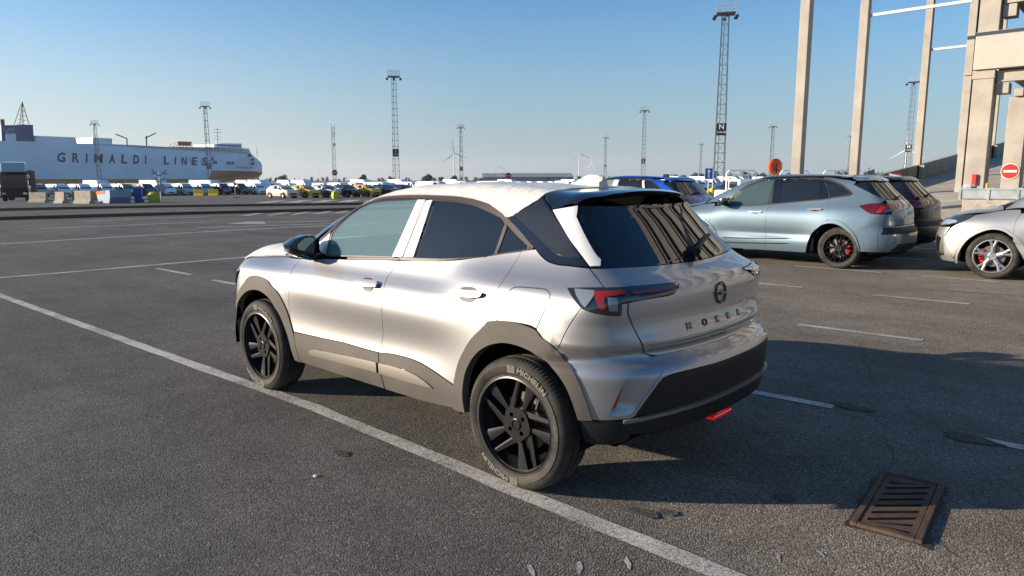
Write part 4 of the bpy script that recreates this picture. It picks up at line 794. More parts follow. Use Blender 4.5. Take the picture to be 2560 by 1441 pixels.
# ---------------------------------------------------------------- larger SUV (four stand in the bays beside the crossover)
def suv_wheel(car,x,side,style,Ro=.365,Rr=.262,W=.225,yc=.80,hub_z=.365,cal=True):
    sgn=1 if side>0 else -1; b=MB(); zf=.085
    b.lathe([(Rr,.104),(Rr-.008,.105),(Rr-.016,.094),(Rr-.022,.05),(Rr-.03,-.09),(Rr,-.1)],60,'y')
    def spoke(a0,r0,w0,a1,r1,w1,h0=zf-.01,h1=zf+.008,th=.03):
        p0=Vector((r0*math.cos(R(a0)),0,r0*math.sin(R(a0)))); p1=Vector((r1*math.cos(R(a1)),0,r1*math.sin(R(a1)))); t=(p1-p0).normalized(); n=Vector((-t.z,0,t.x)); Y=Vector((0,1,0))
        a=[p0-n*w0,p0+n*w0,p1+n*w1,p1-n*w1]; hs=[h0,h0,h1,h1]
        top=[a[i]+Y*hs[i] for i in range(4)]; rd=[p0+Y*(h0+.012),p1+Y*(h1+.012)]; bot=[a[i]+Y*(hs[i]-th) for i in range(4)]
        b.add(top+bot+rd,[(0,8,9,3),(8,1,2,9),(0,1,8),(3,9,2),(0,3,7,4),(1,5,6,2),(0,4,5,1),(2,6,7,3)])
    for k in range(5):
        a=90+72*k
        if style=='black':
            spoke(a-6,.05,.014,a-13,.16,.011); spoke(a+6,.05,.014,a+13,.16,.011)
            spoke(a-13,.155,.011,a-6,Rr-.01,.011); spoke(a-13,.155,.011,a-27,Rr-.01,.010)
            spoke(a+13,.155,.011,a+6,Rr-.01,.011); spoke(a+13,.155,.011,a+27,Rr-.01,.010)
        else:
            spoke(a,.045,.030,a,.15,.026); spoke(a-2,.14,.018,a-10,Rr-.008,.020); spoke(a+2,.14,.018,a+10,Rr-.008,.020)
    b.lathe([(.066,zf-.03),(.066,zf+.0),(.05,zf+.01),(.03,zf+.008),(.028,zf+.014),(.0,zf+.014)],30,'y')
    me=b.mesh('wheel',smooth=25); me=me if sgn>0 else flip_mesh(me)
    wh=link('wheel',me,M['wheel_black' if style=='black' else 'wheel_silver'],car,loc=(x,sgn*yc,hub_z))
    ty=tyre_mesh(Ro,Rr,W,100); link('tyre',ty if sgn>0 else flip_mesh(ty),M['rubber'],wh)
    d=MB(); d.lathe([(.17,.03),(.17,.015),(.04,.015),(.04,.05),(.08,.05),(.08,.03),(.17,.03)],36,'y'); dm=d.mesh('brake_disc',smooth=30); link('brake_disc',dm if sgn>0 else flip_mesh(dm),M['rotor'],wh)
    c=MB(); c.lathe([(.24,-.04),(.02,-.04),(.02,-.1)],30,'y'); cm=c.mesh('backplate'); link('backplate',cm if sgn>0 else flip_mesh(cm),M['dark'],wh)
    if cal:
        q=MB(); 
        for i in range(5):
            a=R(152+14*i) if x<1 else R(-28+14*i)
            q.box(-.022,.02,-.03,.022,.062,.03,Matrix.Translation((.165*math.cos(a),0,.165*math.sin(a)))@Matrix.Rotation(-a,4,'Y'))
        qm=q.mesh('brake_caliper'); link('brake_caliper',qm if sgn>0 else flip_mesh(qm),M['red_caliper'],wh)
    n=MB()
    for k in range(5):
        a=R(54+72*k); n.bar((.052*math.cos(a),zf-.02,.052*math.sin(a)),(.052*math.cos(a),zf+.004,.052*math.sin(a)),.009,8)
    nm=n.mesh('wheel_nuts'); link('wheel_nuts',nm if sgn>0 else flip_mesh(nm),M['metal'],wh)
KS=None
def build_suv(loc,pm,label,style='black',films=False,roofbox=False,group=None,hide=()):
    global KS
    S=KS or Shape(KUGA); KS=S; s=S.src; sf=S.sfc; xf=S.xf
    car=thing('parked_car',loc,0,label,'car',group)
    gl,bg_,tr,pk=M['glass_dark'],M['black_gloss'],M['trim'],M['plastic_clean']
    hull('body_shell',S,M['dark'],car,.28,1.08,-.035,[(0,.37,.47),(2.71,.37,.47)],nu=150,nz=18)
    st=.05
    fg=[(1.265,1.12),(1.31,1.02),(1.33,.93),(1.325,.76),(1.32,.59),(1.31,.39),(1.31,.245)]       # gap front/rear door
    rb=[(.15,.85),(.14,.96),(.15,1.08),(.16,1.225)]
    pf=[(2.40,1.045),(2.45,.95),(2.465,.80),(2.45,.61),(2.30,.36),(2.26,.245)]                # front edge of front door
    beltl=[(.57,1.18),(.97,1.14)]
    archr=[(.60,.25),(.58,.40),(.54,.54),(.475,.67),(.37,.77),(.15,.85),(-.03,.855),(-.17,.83),(-.28,.75),(-.37,.65),(-.42,.54),(-.47,.33)]
    openr=[(.555,.26),(.525,.42),(.48,.58),(.40,.68),(.28,.765),(.11,.80),(-.04,.795),(-.17,.75),(-.28,.67),(-.36,.58),(-.42,.45),(-.455,.33)]
    archf=[(2.24,.25),(2.25,.40),(2.31,.57),(2.42,.71),(2.60,.81),(2.78,.835),(2.93,.82),(3.08,.76),(3.20,.66),(3.27,.52),(3.31,.38),(3.345,.22)]
    openf=[(2.275,.25),(2.285,.38),(2.345,.55),(2.45,.675),(2.62,.765),(2.78,.79),(2.92,.775),(3.06,.715),(3.165,.63),(3.235,.5),(3.275,.37),(3.31,.22)]
    def pp(n,m,o,par=car,**k): return pair(n,S,'A',o,m,par,step=st,**k)
    pp('front_door',pm,pf+fg[::-1]+[(1.67,1.065),(1.91,1.055),(2.14,1.065)])
    pp('rear_door',pm,fg+archr[:5]+rb+[(.57,1.18),(.97,1.14)])
    pp('wheel_arch',pm,archr+openr[::-1],off=.012,depth=.06,sm=2); pp('wheel_arch',pm,archf+openf[::-1],off=.012,depth=.06,sm=2)
    quarter=rb[::-1]+archr[6:]+[(-.66,.33),(-.66,.46),(-.64,.63),(-.70,.78),(-.75,.87),(-.76,.975),(-.58,.98),(-.53,1.02),(-.47,1.11),(-.61,1.155),(-.74,1.165),(-.845,1.22),(-.72,1.295),(-.64,1.39),(-.52,1.475),(-.60,1.525),(-.45,1.56),(.13,1.595),(.45,1.60),(.47,1.568),(.13,1.56),(-.20,1.50),(-.36,1.43),(-.45,1.33),(-.40,1.29),(-.19,1.255)]
    pp('rear_quarter_panel',pm,quarter)
    pp('rear_pillar_trim',bg_,[(-.52,1.475),(-.70,1.52),(-.85,1.535),(-.93,1.40),(-.98,1.22),(-.845,1.22),(-.72,1.295),(-.64,1.39)],off=.002)
    pp('window_surround',M['rubber_seal'],[(2.15,1.09),(2.0,1.27),(1.84,1.40),(1.66,1.51),(1.47,1.56),(.88,1.575),(.45,1.565),(.13,1.55),(-.16,1.49),(-.33,1.42),(-.43,1.325),(.16,1.23),(.57,1.185),(.97,1.145),(1.3,1.12),(1.68,1.08)],off=-.012,depth=.002,sm=0) if not films else None
    pp('front_door_window',M['glass_tint2'],[(2.12,1.10),(1.99,1.27),(1.84,1.40),(1.66,1.505),(1.47,1.555),(1.33,1.562),(1.345,1.12),(1.68,1.085),(1.91,1.075)],off=-.004,depth=.003,inset=0)
    pp('rear_door_window',gl,[(1.17,1.558),(.88,1.567),(.55,1.56),(.44,1.42),(.45,1.205),(.77,1.168),(1.14,1.14)],off=-.004,depth=.003,inset=0)
    pp('quarter_window',gl,[(.44,1.555),(.23,1.53),(-.12,1.487),(-.30,1.415),(-.42,1.318),(-.19,1.275),(.13,1.24)],off=-.004,depth=.003,inset=0)
    pp('door_pillar',M['film_strip'] if films else bg_,[(1.32,1.57),(1.17,1.565),(1.14,1.135),(1.28,1.12)],off=.0,inset=.001,sm=0)
    if films: pp('pillar_film',M['film_strip'],[(1.27,1.57),(1.19,1.565),(1.16,1.14),(1.23,1.13)],off=.002); 
    pp('rear_door_pillar',bg_,[(.55,1.56),(.47,1.56),(.21,1.24),(.44,1.205),(.43,1.42)],off=.0,inset=.001)
    if films: pp('pillar_film',M['film_strip'],[(.50,1.55),(.44,1.55),(.30,1.24),(.36,1.22)],off=.003)
    ft=[(2.2,1.10),(2.04,1.28),(1.87,1.42),(1.69,1.53),(1.49,1.582),(1.19,1.60),(.9,1.602),(.59,1.596),(.24,1.56),(-.16,1.50),(-.34,1.43),(-.45,1.327)]
    fi=[(2.14,1.11),(2.0,1.275),(1.84,1.41),(1.66,1.515),(1.48,1.565),(1.18,1.577),(.88,1.58),(.57,1.572),(.23,1.54),(-.13,1.49),(-.31,1.42),(-.42,1.32)]
    pp('window_trim',tr,ft+fi[::-1],off=.002,depth=.01,inset=0,sm=0)
    pp('belt_moulding',tr,[(2.14,1.085),(1.91,1.075),(1.67,1.085),(1.32,1.115),(.97,1.148),(.57,1.192),(.16,1.238),(-.19,1.278),(-.42,1.322),(-.42,1.308),(-.19,1.258),(.16,1.218),(.57,1.175),(.97,1.132),(1.32,1.095),(1.67,1.062),(1.9,1.052),(2.11,1.06)],off=.004,depth=.01,inset=0,sm=0)
    for z0 in (.455,.365):
        pp('sill_stripe',pk,[(2.15,z0-.005),(1.74,z0+.005),(1.31,z0+.02),(.95,z0+.04),(.82,z0+.038),(.95,z0+.018),(1.31,z0),(1.73,z0-.018),(2.15,z0-.027)],off=.002,depth=.002,inset=0,sm=0)
    pp('fuel_flap',pm,[(-.03,1.08),(-.21,1.10),(-.34,1.10),(-.36,1.08),(-.34,.97),(-.28,.945),(-.05,.94),(-.03,.96)],off=.0015,depth=.004,inset=0)
    for (x0,z0) in ((.45,1.03),(1.55,.955)):
        h=pp('door_handle',M['metal'],[(x0+.14,z0),(x0+.10,z0+.012),(x0-.12,z0+.016),(x0-.14,z0+.006),(x0-.12,z0-.01),(x0+.1,z0-.012)],off=.028,depth=.012,inset=0)
        for hh,f in zip(h,(False,True)): panel('handle_cup',S,'A',[(x0+.06,z0+.02),(x0+.0,z0+.035),(x0-.07,z0+.02),(x0-.07,z0-.02),(x0,z0-.032),(x0+.05,z0-.02)],M['plastic_clean'],hh,off=.001,depth=.001,inset=0,flip=f)
    # tail
    gate=panel('tailgate',S,'A',[(-.703,.785),(-.753,.87),(-.765,.978),(-.84,.985),(-.848,1.215),(2*s+.848,1.215),(2*s+.84,.985),(2*s+.765,.978),(2*s+.753,.87),(2*s+.703,.785)],pm,car,step=st)
    panel('rear_window',S,'A',[(-.90,1.22),(-.84,1.40),(-.80,1.53),(2*s+.80,1.53),(2*s+.84,1.40),(2*s+.90,1.22)],gl,gate,inset=0,off=.003,step=.04)
    panel('rear_bumper',S,'A',[(-.66,.33),(-.66,.46),(-.64,.63),(-.70,.78),(2*s+.70,.78),(2*s+.64,.63),(2*s+.66,.46),(2*s+.66,.33)],pm,car,step=st)
    bl=[(-.70,.775),(-.67,.62),(-.9,.635),(-1.2,.645)]; 
    panel('bumper_insert',S,'A',[(-.72,.765),(-.68,.63),(-.95,.64),(2*s+.95,.64),(2*s+.68,.63),(2*s+.72,.765)],pk,car,off=.004,step=st)
    panel('bumper_lower',S,'A',[(-.85,.34),(-.95,.47),(2*s+.95,.47),(2*s+.85,.34)],pk,car,off=.006,step=st)
    lp=[(-.47,1.115),(-.62,1.15),(-.76,1.16),(-1.12,1.145),(-1.03,1.075),(-.78,1.0),(-.58,.982),(-.52,1.02)]
    for f in (False,True):
        l=panel('rear_lamp',S,'A',lp,M['lamp_darkred'],car,off=.008,flip=f,step=st)
        panel('lamp_lens',S,'A',[(-.71,1.11),(-.99,1.115),(-.91,1.09),(-.73,1.07),(-.67,1.0),(-.62,.995),(-.67,1.075)],M['lamp_red2'],l,off=.010,depth=.002,inset=0,flip=f,sm=0)
        panel('lamp_lens',S,'A',[(-.74,1.065),(-.96,1.085),(-.88,1.04),(-.71,1.02)],M['lamp_pink'],l,off=.010,depth=.002,inset=0,flip=f,sm=0)
    # nose
    fend=[(3.30,.94),(3.22,1.0),(3.0,1.05),(2.87,1.085),(2.6,1.10),(2.42,1.10)]
    pp('front_wing',pm,pf[:4]+archf[2:8]+[(3.24,.80),(3.26,.93)]+fend[1:] if 0 else [(2.42,1.10)]+pf[:4]+archf[2:11]+[(3.345,.30),(3.49,.60),(3.38,.82),(3.25,.93),(3.22,1.0),(2.98,1.055),(2.7,1.09)])
    nose=[(3.35,.24),(3.345,.30),(3.49,.60),(3.42,.80),(3.60,.79),(3.92,.80)]
    panel('front_bumper',S,'A',nose+[(2*sf-u,z) for u,z in nose[::-1]],pm,car,step=st)
    panel('grille',S,'A',[(3.93,.60),(3.86,.72),(3.90,.84),(4.0,.90),(2*sf-4.0,.90),(2*sf-3.90,.84),(2*sf-3.86,.72),(2*sf-3.93,.60)],M['dark'],car,off=.004,step=st)
    for f in (False,True):
        h=panel('headlamp',S,'A',[(3.90,.865),(3.95,.915),(3.68,.98),(3.22,1.005),(3.25,.94),(3.32,.87),(3.45,.83),(3.60,.80),(3.88,.80)],M['lamp_smoke2'],car,off=.006,flip=f,step=st)
        panel('lamp_lens',S,'A',[(3.85,.865),(3.85,.89),(3.55,.915),(3.40,.91),(3.36,.88),(3.45,.845),(3.62,.82),(3.84,.82)],M['lamp_clear2'],h,off=.008,depth=.002,flip=f,inset=0,sm=0)
        panel('air_curtain',S,'A',[(3.50,.70),(3.48,.56),(3.47,.36),(3.56,.35),(3.53,.46),(3.51,.58)],M['metal'],car,off=.006,flip=f,step=st,depth=.004)
        panel('air_duct',S,'A',[(3.53,.62),(3.56,.46),(3.58,.37),(3.74,.37),(3.70,.66)],M['dark'],car,off=.003,flip=f,step=st,depth=.004)
        panel('splitter',S,'A',[(3.47,.36),(3.49,.33),(3.9,.27),(3.9,.32),(3.6,.38)],pk,car,off=.012,flip=f,step=st,depth=.03)
    # bonnet, roof, screens
    def top(n,m,half,**k):
        hl=np.array(half+[(x,-y) for x,y in half[::-1] if y>.001]); return panel(n,S,'C',hl,m,car,step=.07,**k)
    top('bonnet',pm,[(2.78,0),(2.76,.45),(2.66,.66),(2.64,.755),(3.0,.735),(3.20,.68),(3.40,.50),(3.50,.30),(3.53,0)])
    top('windscreen',M['glass_tint2'],[(2.68,0),(2.66,.45),(2.52,.66),(2.25,.63),(1.95,.57),(1.84,.42),(1.78,.0)],inset=0)
    top('cowl',pk,[(2.77,0),(2.75,.45),(2.65,.66),(2.62,.75),(2.45,.74),(2.53,.66),(2.65,.45),(2.68,.0)],inset=0,off=-.004)
    rf=[(1.77,0),(1.83,.42),(1.94,.555),(1.70,.53),(1.49,.505),(1.1,.48),(.6,.48),(.1,.46),(.0,.44),(-.0,0)]
    top('roof',pm,rf,inset=.001)
    pair('windscreen_pillar',S,'C',[(2.62,.75),(2.50,.665),(2.25,.63),(1.95,.57),(1.70,.53),(1.66,.57),(1.86,.65),(2.06,.73),(2.25,.78)],pm,car,inset=0,sm=0,step=.05)
    pair('roof_rail',S,'C',[(1.6,.50),(.2,.47),(.18,.50),(.6,.515),(1.55,.54)],bg_,car,inset=0,sm=0,step=.05,off=.016,depth=.02)
    sp=[(-.0,.0),(-.01,.46),(-.12,.565),(-.25,.575),(-.33,.55),(-.40,.30),(-.42,0)]
    o=top('roof_spoiler',pm,sp,offn=lambda P,V:.004+.03*np.clip((-.05-P[:,0])/.3,0,1)**1.5)
    for x in (0,2.71):
        for s_ in (1,-1):
            well(car,x,s_,.43,.37,.58,.90)
            suv_wheel(car,x,s_,style)
    b=MB(); b.box(-.6,-.6,.22,3.2,.6,.30); b.build('underbody',M['dark'],car)
    for s_ in (1,-1):
        b=MB(); ring=[(-.10,-.06),(-.115,0),(-.09,.06),(0,.085),(.09,.07),(.105,0),(.09,-.06),(0,-.08)]
        vs=[];K=len(ring)
        for k_,x in ((1,2.10),(1.02,2.14),(.95,2.19),(.7,2.235),(.3,2.25)): vs+=[(x,s_*(.99+k_*a),1.13+k_*c) for a,c in ring]
        b.add(vs,[(r*K+i,r*K+(i+1)%K,(r+1)*K+(i+1)%K,(r+1)*K+i) for r in range(4) for i in range(K)]+[tuple(range(K)),tuple(range(4*K,5*K))])
        mo=b.build('door_mirror',bg_,car,smooth=50); b=MB(); b.box(2.12,.77,1.06,2.18,s_*.93,1.10) if s_>0 else b.box(2.12,-.93,1.06,2.18,-.77,1.10); b.build('mirror_stalk',pk,mo)
        b=MB(); b.prism([(s_*(.99+.85*a),1.13+.85*c) for a,c in ring],2.094,2.099,'x'); b.build('mirror_glass',M['mirror'],mo)
    b=MB(); b.box(1.9,-.66,.85,2.35,.66,1.08)
    b.build('dashboard',M['seat'],car,bevel=.03)
    for x,ys in ((1.2,(.38,-.38)),(.3,(.38,-.38))):
        for y in ys:
            b=MB(); b.box(x-.05,y-.24,.5,x+.45,y+.24,.7); T=Matrix.Translation((x-.02,y,.65))@Matrix.Rotation(R(-18),4,'Y'); b.box(-.07,-.23,0,.06,.23,.60,T); b.box(-.05,-.12,.62,.04,.12,.80,T); b.build('seat',M['seat'],car,bevel=.05,smooth=40)
    pts=[S.surf('A',[(s+.30-.07*k,1.25+.006*k)],.03)[0] for k in range(6)]; b=MB()
    for i,(a,c) in enumerate(zip(pts,pts[1:])): b.bar(a,c,.018-.002*i,6)
    b.build('rear_wiper',pk,gate)
    if films:
        b=MB(); b.box(.12,-.045,1.63,.26,.045,1.70); b.build('aerial_fin',bg_,car,bevel=.02)
    return car
M['lamp_red2']=mat('bright red lamp lens',(.34,.010,.014),.12,0,1.); M['lamp_pink']=mat('frosted lamp lens',(.17,.08,.085),.2,0,1.)
M['lamp_smoke2']=mat('dark headlamp lens',(.03,.035,.045),.05,0,1.); M['lamp_clear2']=mat('bright headlamp reflector',(.75,.75,.78),.15,.7,1.)
M['glass_tint2']=mat('green tinted window glass',(.07,.13,.135),.02,0,0,spec=.7,alpha=.6)

build_mokka()
M['bluegrey']=paint('blue grey metallic paint',(.17,.24,.29),.55,.35); M['black_car']=mat('black car paint gloss',(.004,.004,.006),.3,0,.5); M['blue']=paint('bright blue metallic paint',(.008,.085,.50),.45,.35); M['silver2']=paint('light silver metallic paint',(.50,.50,.47),.75,.38)
build_suv((1.80,-10.50,0),M['bluegrey'],'blue grey SUV with black wheels and red calipers parked across the lane',group=None)
build_suv((1.9,-13.15,0),M['black_car'],'black SUV mostly hidden behind the blue grey SUV')
build_suv((6.45,-11.95,0),M['blue'],'bright blue SUV with white pillar films behind the roof of the silver crossover',films=True)
build_suv((-3.15,-10.72,0),M['silver2'],'pale silver SUV with silver wheels and red calipers cut by the right edge','silver')

SHB=(483.2,-258.9); SHU=(.2996,-.95407)
SH={"hull": [[-178.9, 21.4], [-161.0, 21.7], [-147.6, 22.0], [-139.0, 21.8], [-118.2, 22.4], [-105.8, 22.5], [-82.1, 22.3], [-47.6, 23.5], [-14.3, 24.3], [-12.0, 20.5], [-1.1, 15.3], [0.9, 13.0], [0.6, 8.8]], "yb": [[-180.9, 2.5], [-50.7, 2.6], [-48.0, 8.2], [0.5, 8.0]], "yb2": [[0.4, 6.5], [-5.3, 3.3], [-30.3, 1.3], [-50.9, 0.8], [-181.0, 1.2]], "blk1": [[-160.7, 24.8], [-139.6, 25.1], [-139.0, 21.7], [-161.0, 21.6]], "blk2": [[-129.6, 25.5], [-117.9, 25.6], [-118.2, 22.2], [-130.0, 22.0]], "blk0": [[-174.9, 25.0], [-170.6, 25.3], [-171.0, 21.6], [-175.2, 21.5]], "fun": [[-176.4, 29.2], [-160.7, 30.5], [-161.0, 22.0], [-176.8, 21.5]], "stack": [[-175.2, 32.1], [-173.6, 32.3], [-173.9, 29.3], [-175.5, 29.2]], "mast": [[-162.3, 42.5], [-166.1, 30.4], [-161.5, 30.7]], "boat": [[-72.6, 26.2], [-61.7, 26.4], [-62.8, 23.8], [-72.6, 23.6]], "bridge": [[-39.0, 25.9], [-38.0, 26.7], [-26.3, 27.6], [-14.5, 28.2], [-14.8, 24.3], [-39.2, 23.6]], "radar": [[-30.4, 37.6], [-31.3, 26.7]], "c1": [[-113.5, 28.4], [-106.5, 26.2], [-106.8, 23.6]], "c2": [[-94.2, 27.1], [-86.5, 30.6], [-93.3, 28.5], [-93.8, 23.5]], "G": [[-150.8, 16.3], [-151.3, 11.0]], "I": [[-98.2, 16.7], [-99.4, 11.6]], "L": [[-85.0, 16.8], [-85.5, 11.7]], "S": [[-52.3, 16.9], [-53.2, 11.8]], "win": [[-47.7, 17.2], [-46.1, 14.6], [-46.5, 14.6], [-43.4, 12.5], [-35.2, 14.4], [-33.0, 12.5], [-31.7, 14.5], [-29.4, 12.6], [-14.9, 20.4], [-12.9, 18.5], [-11.7, 17.4], [-10.3, 15.7], [-11.9, 14.5], [-10.3, 12.7]], "gr": [[-27.6, 10.7], [-10.6, 10.8]], "fm": [[-2.0, 25.6], [-2.7, 16.1]], "c3": [[-69.5, 25.6], [-52.2, 23.6]]}

# ---------------------------------------------------------------- ground
def gz(x,y=0): return -.0085*min(max(x-12,0),100)
_cx,_cy=cam.matrix_world.translation.x,cam.matrix_world.translation.y
def far(x,y):
    """surveyed positions were taken on a flatter yard; move them out along their bearing to where the falling ground meets them"""
    if x<12: return (x,y)
    k=1.
    for _ in range(40): k=(1.563-gz(_cx+(x-_cx)*k))/(1.563+.005*min(max(x-12,0),100))
    return (_cx+(x-_cx)*k,_cy+(y-_cy)*k)
def asphalt(name='asphalt',dk=1.):
    m=D.materials.new(name); m.use_nodes=True; t=m.node_tree; b=t.nodes['Principled BSDF']; N=t.nodes.new; Lk=t.links.new
    tc=N('ShaderNodeTexCoord')
    def noise_(sc,det=3,rough=.6):
        n=N('ShaderNodeTexNoise'); n.inputs['Scale'].default_value=sc; n.inputs['Detail'].default_value=det; n.inputs['Roughness'].default_value=rough; Lk(tc.outputs['Object'],n.inputs['Vector']); return n
    def ramp(src,stops):
        r=N('ShaderNodeValToRGB'); e=r.color_ramp.elements
        while len(e)<len(stops): e.new(.5)
        for i,(p,c) in enumerate(stops): e[i].position=p; e[i].color=(*c,1) if len(c)==3 else c
        Lk(src,r.inputs[0]); return r
    def mix(a,b_,f,mode='MULTIPLY'):
        x=N('ShaderNodeMix'); x.data_type='RGBA'; x.blend_type=mode; 
        if isinstance(f,(int,float)): x.inputs[0].default_value=f
        else: Lk(f,x.inputs[0])
        Lk(a,x.inputs[6]); Lk(b_,x.inputs[7]); return x
    v=N('ShaderNodeTexVoronoi'); v.inputs['Scale'].default_value=120; Lk(tc.outputs['Object'],v.inputs['Vector'])
    stones=ramp(v.outputs['Color'],[(p_,tuple(q_*dk for q_ in c_)) for p_,c_ in ((0,(.050,.045,.040)),(.40,(.115,.105,.092)),(.75,(.190,.174,.151)),(.93,(.28,.257,.22)),(1,(.50,.46,.39)))])
    big=ramp(noise_(.35,6).outputs['Fac'],[(.3,(.78,.77,.77)),(.7,(1.36,1.31,1.24))])
    mid=ramp(noise_(3.2,4).outputs['Fac'],[(.3,(.8,.8,.8)),(.7,(1.15,1.15,1.14))])
    c=mix(stones.outputs[0],big.outputs[0],1.); c=mix(c.outputs[2],mid.outputs[0],.9)
    # tyre-polished streaks that run along the lanes
    mp=N('ShaderNodeMapping'); mp.inputs['Scale'].default_value=(.05,.9,1); mp.inputs['Rotation'].default_value=(0,0,R(8)); Lk(tc.outputs['Object'],mp.inputs[0])
    n=N('ShaderNodeTexNoise'); n.inputs['Scale'].default_value=1.3; n.inputs['Detail'].default_value=4; Lk(mp.outputs[0],n.inputs['Vector'])
    st=ramp(n.outputs['Fac'],[(.42,(1,1,1)),(.62,(.80,.79,.78))]); c=mix(c.outputs[2],st.outputs[0],.8)
    Lk(c.outputs[2],b.inputs['Base Color']); b.inputs['Roughness'].default_value=.9; b.inputs['Diffuse Roughness'].default_value=.6; b.inputs['Specular IOR Level'].default_value=.3
    bp=N('ShaderNodeBump'); bp.inputs['Distance'].default_value=.0045; bp.inputs['Strength'].default_value=.8; Lk(v.outputs['Distance'],bp.inputs['Height'])
    bp.invert=True
    n3=noise_(75,4); b2=N('ShaderNodeBump'); b2.inputs['Distance'].default_value=.003; b2.inputs['Strength'].default_value=.5; Lk(n3.outputs['Fac'],b2.inputs['Height']); Lk(bp.outputs[0],b2.inputs['Normal'])
    Lk(b2.outputs[0],b.inputs['Normal']); return m
def road_paint(name,worn=.5,crack=True,col=(.66,.63,.57)):
    m=D.materials.new(name); m.use_nodes=True; t=m.node_tree; b=t.nodes['Principled BSDF']; N=t.nodes.new; Lk=t.links.new
    tc=N('ShaderNodeTexCoord'); v=N('ShaderNodeTexVoronoi'); v.feature='DISTANCE_TO_EDGE'; v.inputs['Scale'].default_value=24
    nz=N('ShaderNodeTexNoise'); nz.inputs['Scale'].default_value=9; Lk(tc.outputs['Object'],nz.inputs['Vector'])
    mx=N('ShaderNodeMix'); mx.data_type='RGBA'; mx.inputs[0].default_value=.12; Lk(tc.outputs['Object'],mx.inputs[6]); Lk(nz.outputs['Color'],mx.inputs[7]); Lk(mx.outputs[2],v.inputs['Vector'])
    r=N('ShaderNodeValToRGB'); r.color_ramp.elements[0].position=.0; r.color_ramp.elements[1].position=.035; r.color_ramp.elements[0].color=(.05,.045,.04,1); r.color_ramp.elements[1].color=(1,1,1,1); Lk(v.outputs['Distance'],r.inputs[0])
    n2=N('ShaderNodeTexNoise'); n2.inputs['Scale'].default_value=140; n2.inputs['Detail'].default_value=4; n2.inputs['Roughness'].default_value=.75; Lk(tc.outputs['Object'],n2.inputs['Vector'])
    n4=N('ShaderNodeTexNoise'); n4.inputs['Scale'].default_value=2.5; Lk(tc.outputs['Object'],n4.inputs['Vector'])
    ad=N('ShaderNodeMath'); ad.operation='ADD'; Lk(n2.outputs['Fac'],ad.inputs[0])
    ml=N('ShaderNodeMath'); ml.operation='MULTIPLY'; ml.inputs[1].default_value=.35; Lk(n4.outputs['Fac'],ml.inputs[0]); Lk(ml.outputs[0],ad.inputs[1])
    r2=N('ShaderNodeValToRGB'); r2.color_ramp.elements[0].position=.62+.1*(1-worn)-.1; r2.color_ramp.elements[1].position=.80+.1*(1-worn); r2.color_ramp.elements[0].color=(*col,1); r2.color_ramp.elements[1].color=(.10,.092,.08,1); Lk(ad.outputs[0],r2.inputs[0])
    q=N('ShaderNodeMix'); q.data_type='RGBA'; q.blend_type='MULTIPLY'; q.inputs[0].default_value=.85 if crack else 0; Lk(r2.outputs[0],q.inputs[6]); Lk(r.outputs[0],q.inputs[7])
    Lk(q.outputs[2],b.inputs['Base Color']); b.inputs['Roughness'].default_value=.75
    bp=N('ShaderNodeBump'); bp.inputs['Distance'].default_value=.003; Lk(n2.outputs['Fac'],bp.inputs['Height']); Lk(bp.outputs[0],b.inputs['Normal']); return m
xs=[-300,-60,-20,-5,0,12,30,50,80,112,200,600,2500,9000]; ys=[-9000,-2500,-600,-200,-100,-40,-20,0,20,60,200,2500]
g=MB(); nx=len(xs); g.add([(x,y,gz(x)) for y in ys for x in xs],[(j*nx+i,j*nx+i+1,(j+1)*nx+i+1,(j+1)*nx+i) for j in range(len(ys)-1) for i in range(nx-1)])
ground=g.build('ground',asphalt(),kind='structure')
PW=road_paint('worn road paint',.55); PW2=road_paint('far road paint',.3,False,(.55,.53,.50)); PW3=road_paint('thin dusty road paint',.7,False,(.42,.40,.37))
_dz=[.0040]
def nextdz(): _dz[0]+=.00006; return _dz[0]
def strip(name,pts,w,m,dz=None,step=1.5,wob=0.):
    """painted line of width w following pts on the ground"""
    dz=dz or nextdz()
    pts=[far(*p) for p in pts]; b=MB(); L_=[]
    for a,c in zip(pts,pts[1:]):
        n=max(1,int(math.dist(a,c)/step)); L_+= [(a[0]+(c[0]-a[0])*i/n,a[1]+(c[1]-a[1])*i/n) for i in range(n)]
    L_.append(pts[-1]); vs=[]
    for i,p in enumerate(L_):
        a=L_[max(i-1,0)]; c=L_[min(i+1,len(L_)-1)]; d=Vector((c[0]-a[0],c[1]-a[1])).normalized(); nn=Vector((-d.y,d.x)); 
        w1=w/2+wob*noise.noise(Vector((p[0]*3,p[1]*3,1))); w2=w/2+wob*noise.noise(Vector((p[0]*3,p[1]*3,7)))
        vs+= [(p[0]+nn.x*w1,p[1]+nn.y*w1,gz(p[0])+dz),(p[0]-nn.x*w2,p[1]-nn.y*w2,gz(p[0])+dz)]
    b.add(vs,[(2*i,2*i+1,2*i+3,2*i+2) for i in range(len(L_)-1)]); return b.build(name,m,kind='structure')
def quadmark(name,polys,m,dz=None):
    dz=dz or nextdz()
    b=MB()
    for p in polys: p=[far(*q) for q in p]; b.add([(x,y,gz(x)+dz) for x,y in p],[tuple(range(len(p)))])
    return b.build(name,m,kind='structure')
strip('road_marking',[(-9,.895),(-1.2,.893),(0,.89),(1.9,.85),(4.4,.94),(9.3,1.11),(11.55,1.17)],.105,PW,step=.12,wob=.012)
strip('road_marking',[(11.5,6.2),(11.5,.66),(11.45,-.48),(11.46,-3.56),(11.44,-3.9)],.15,PW,step=.3,wob=.015)
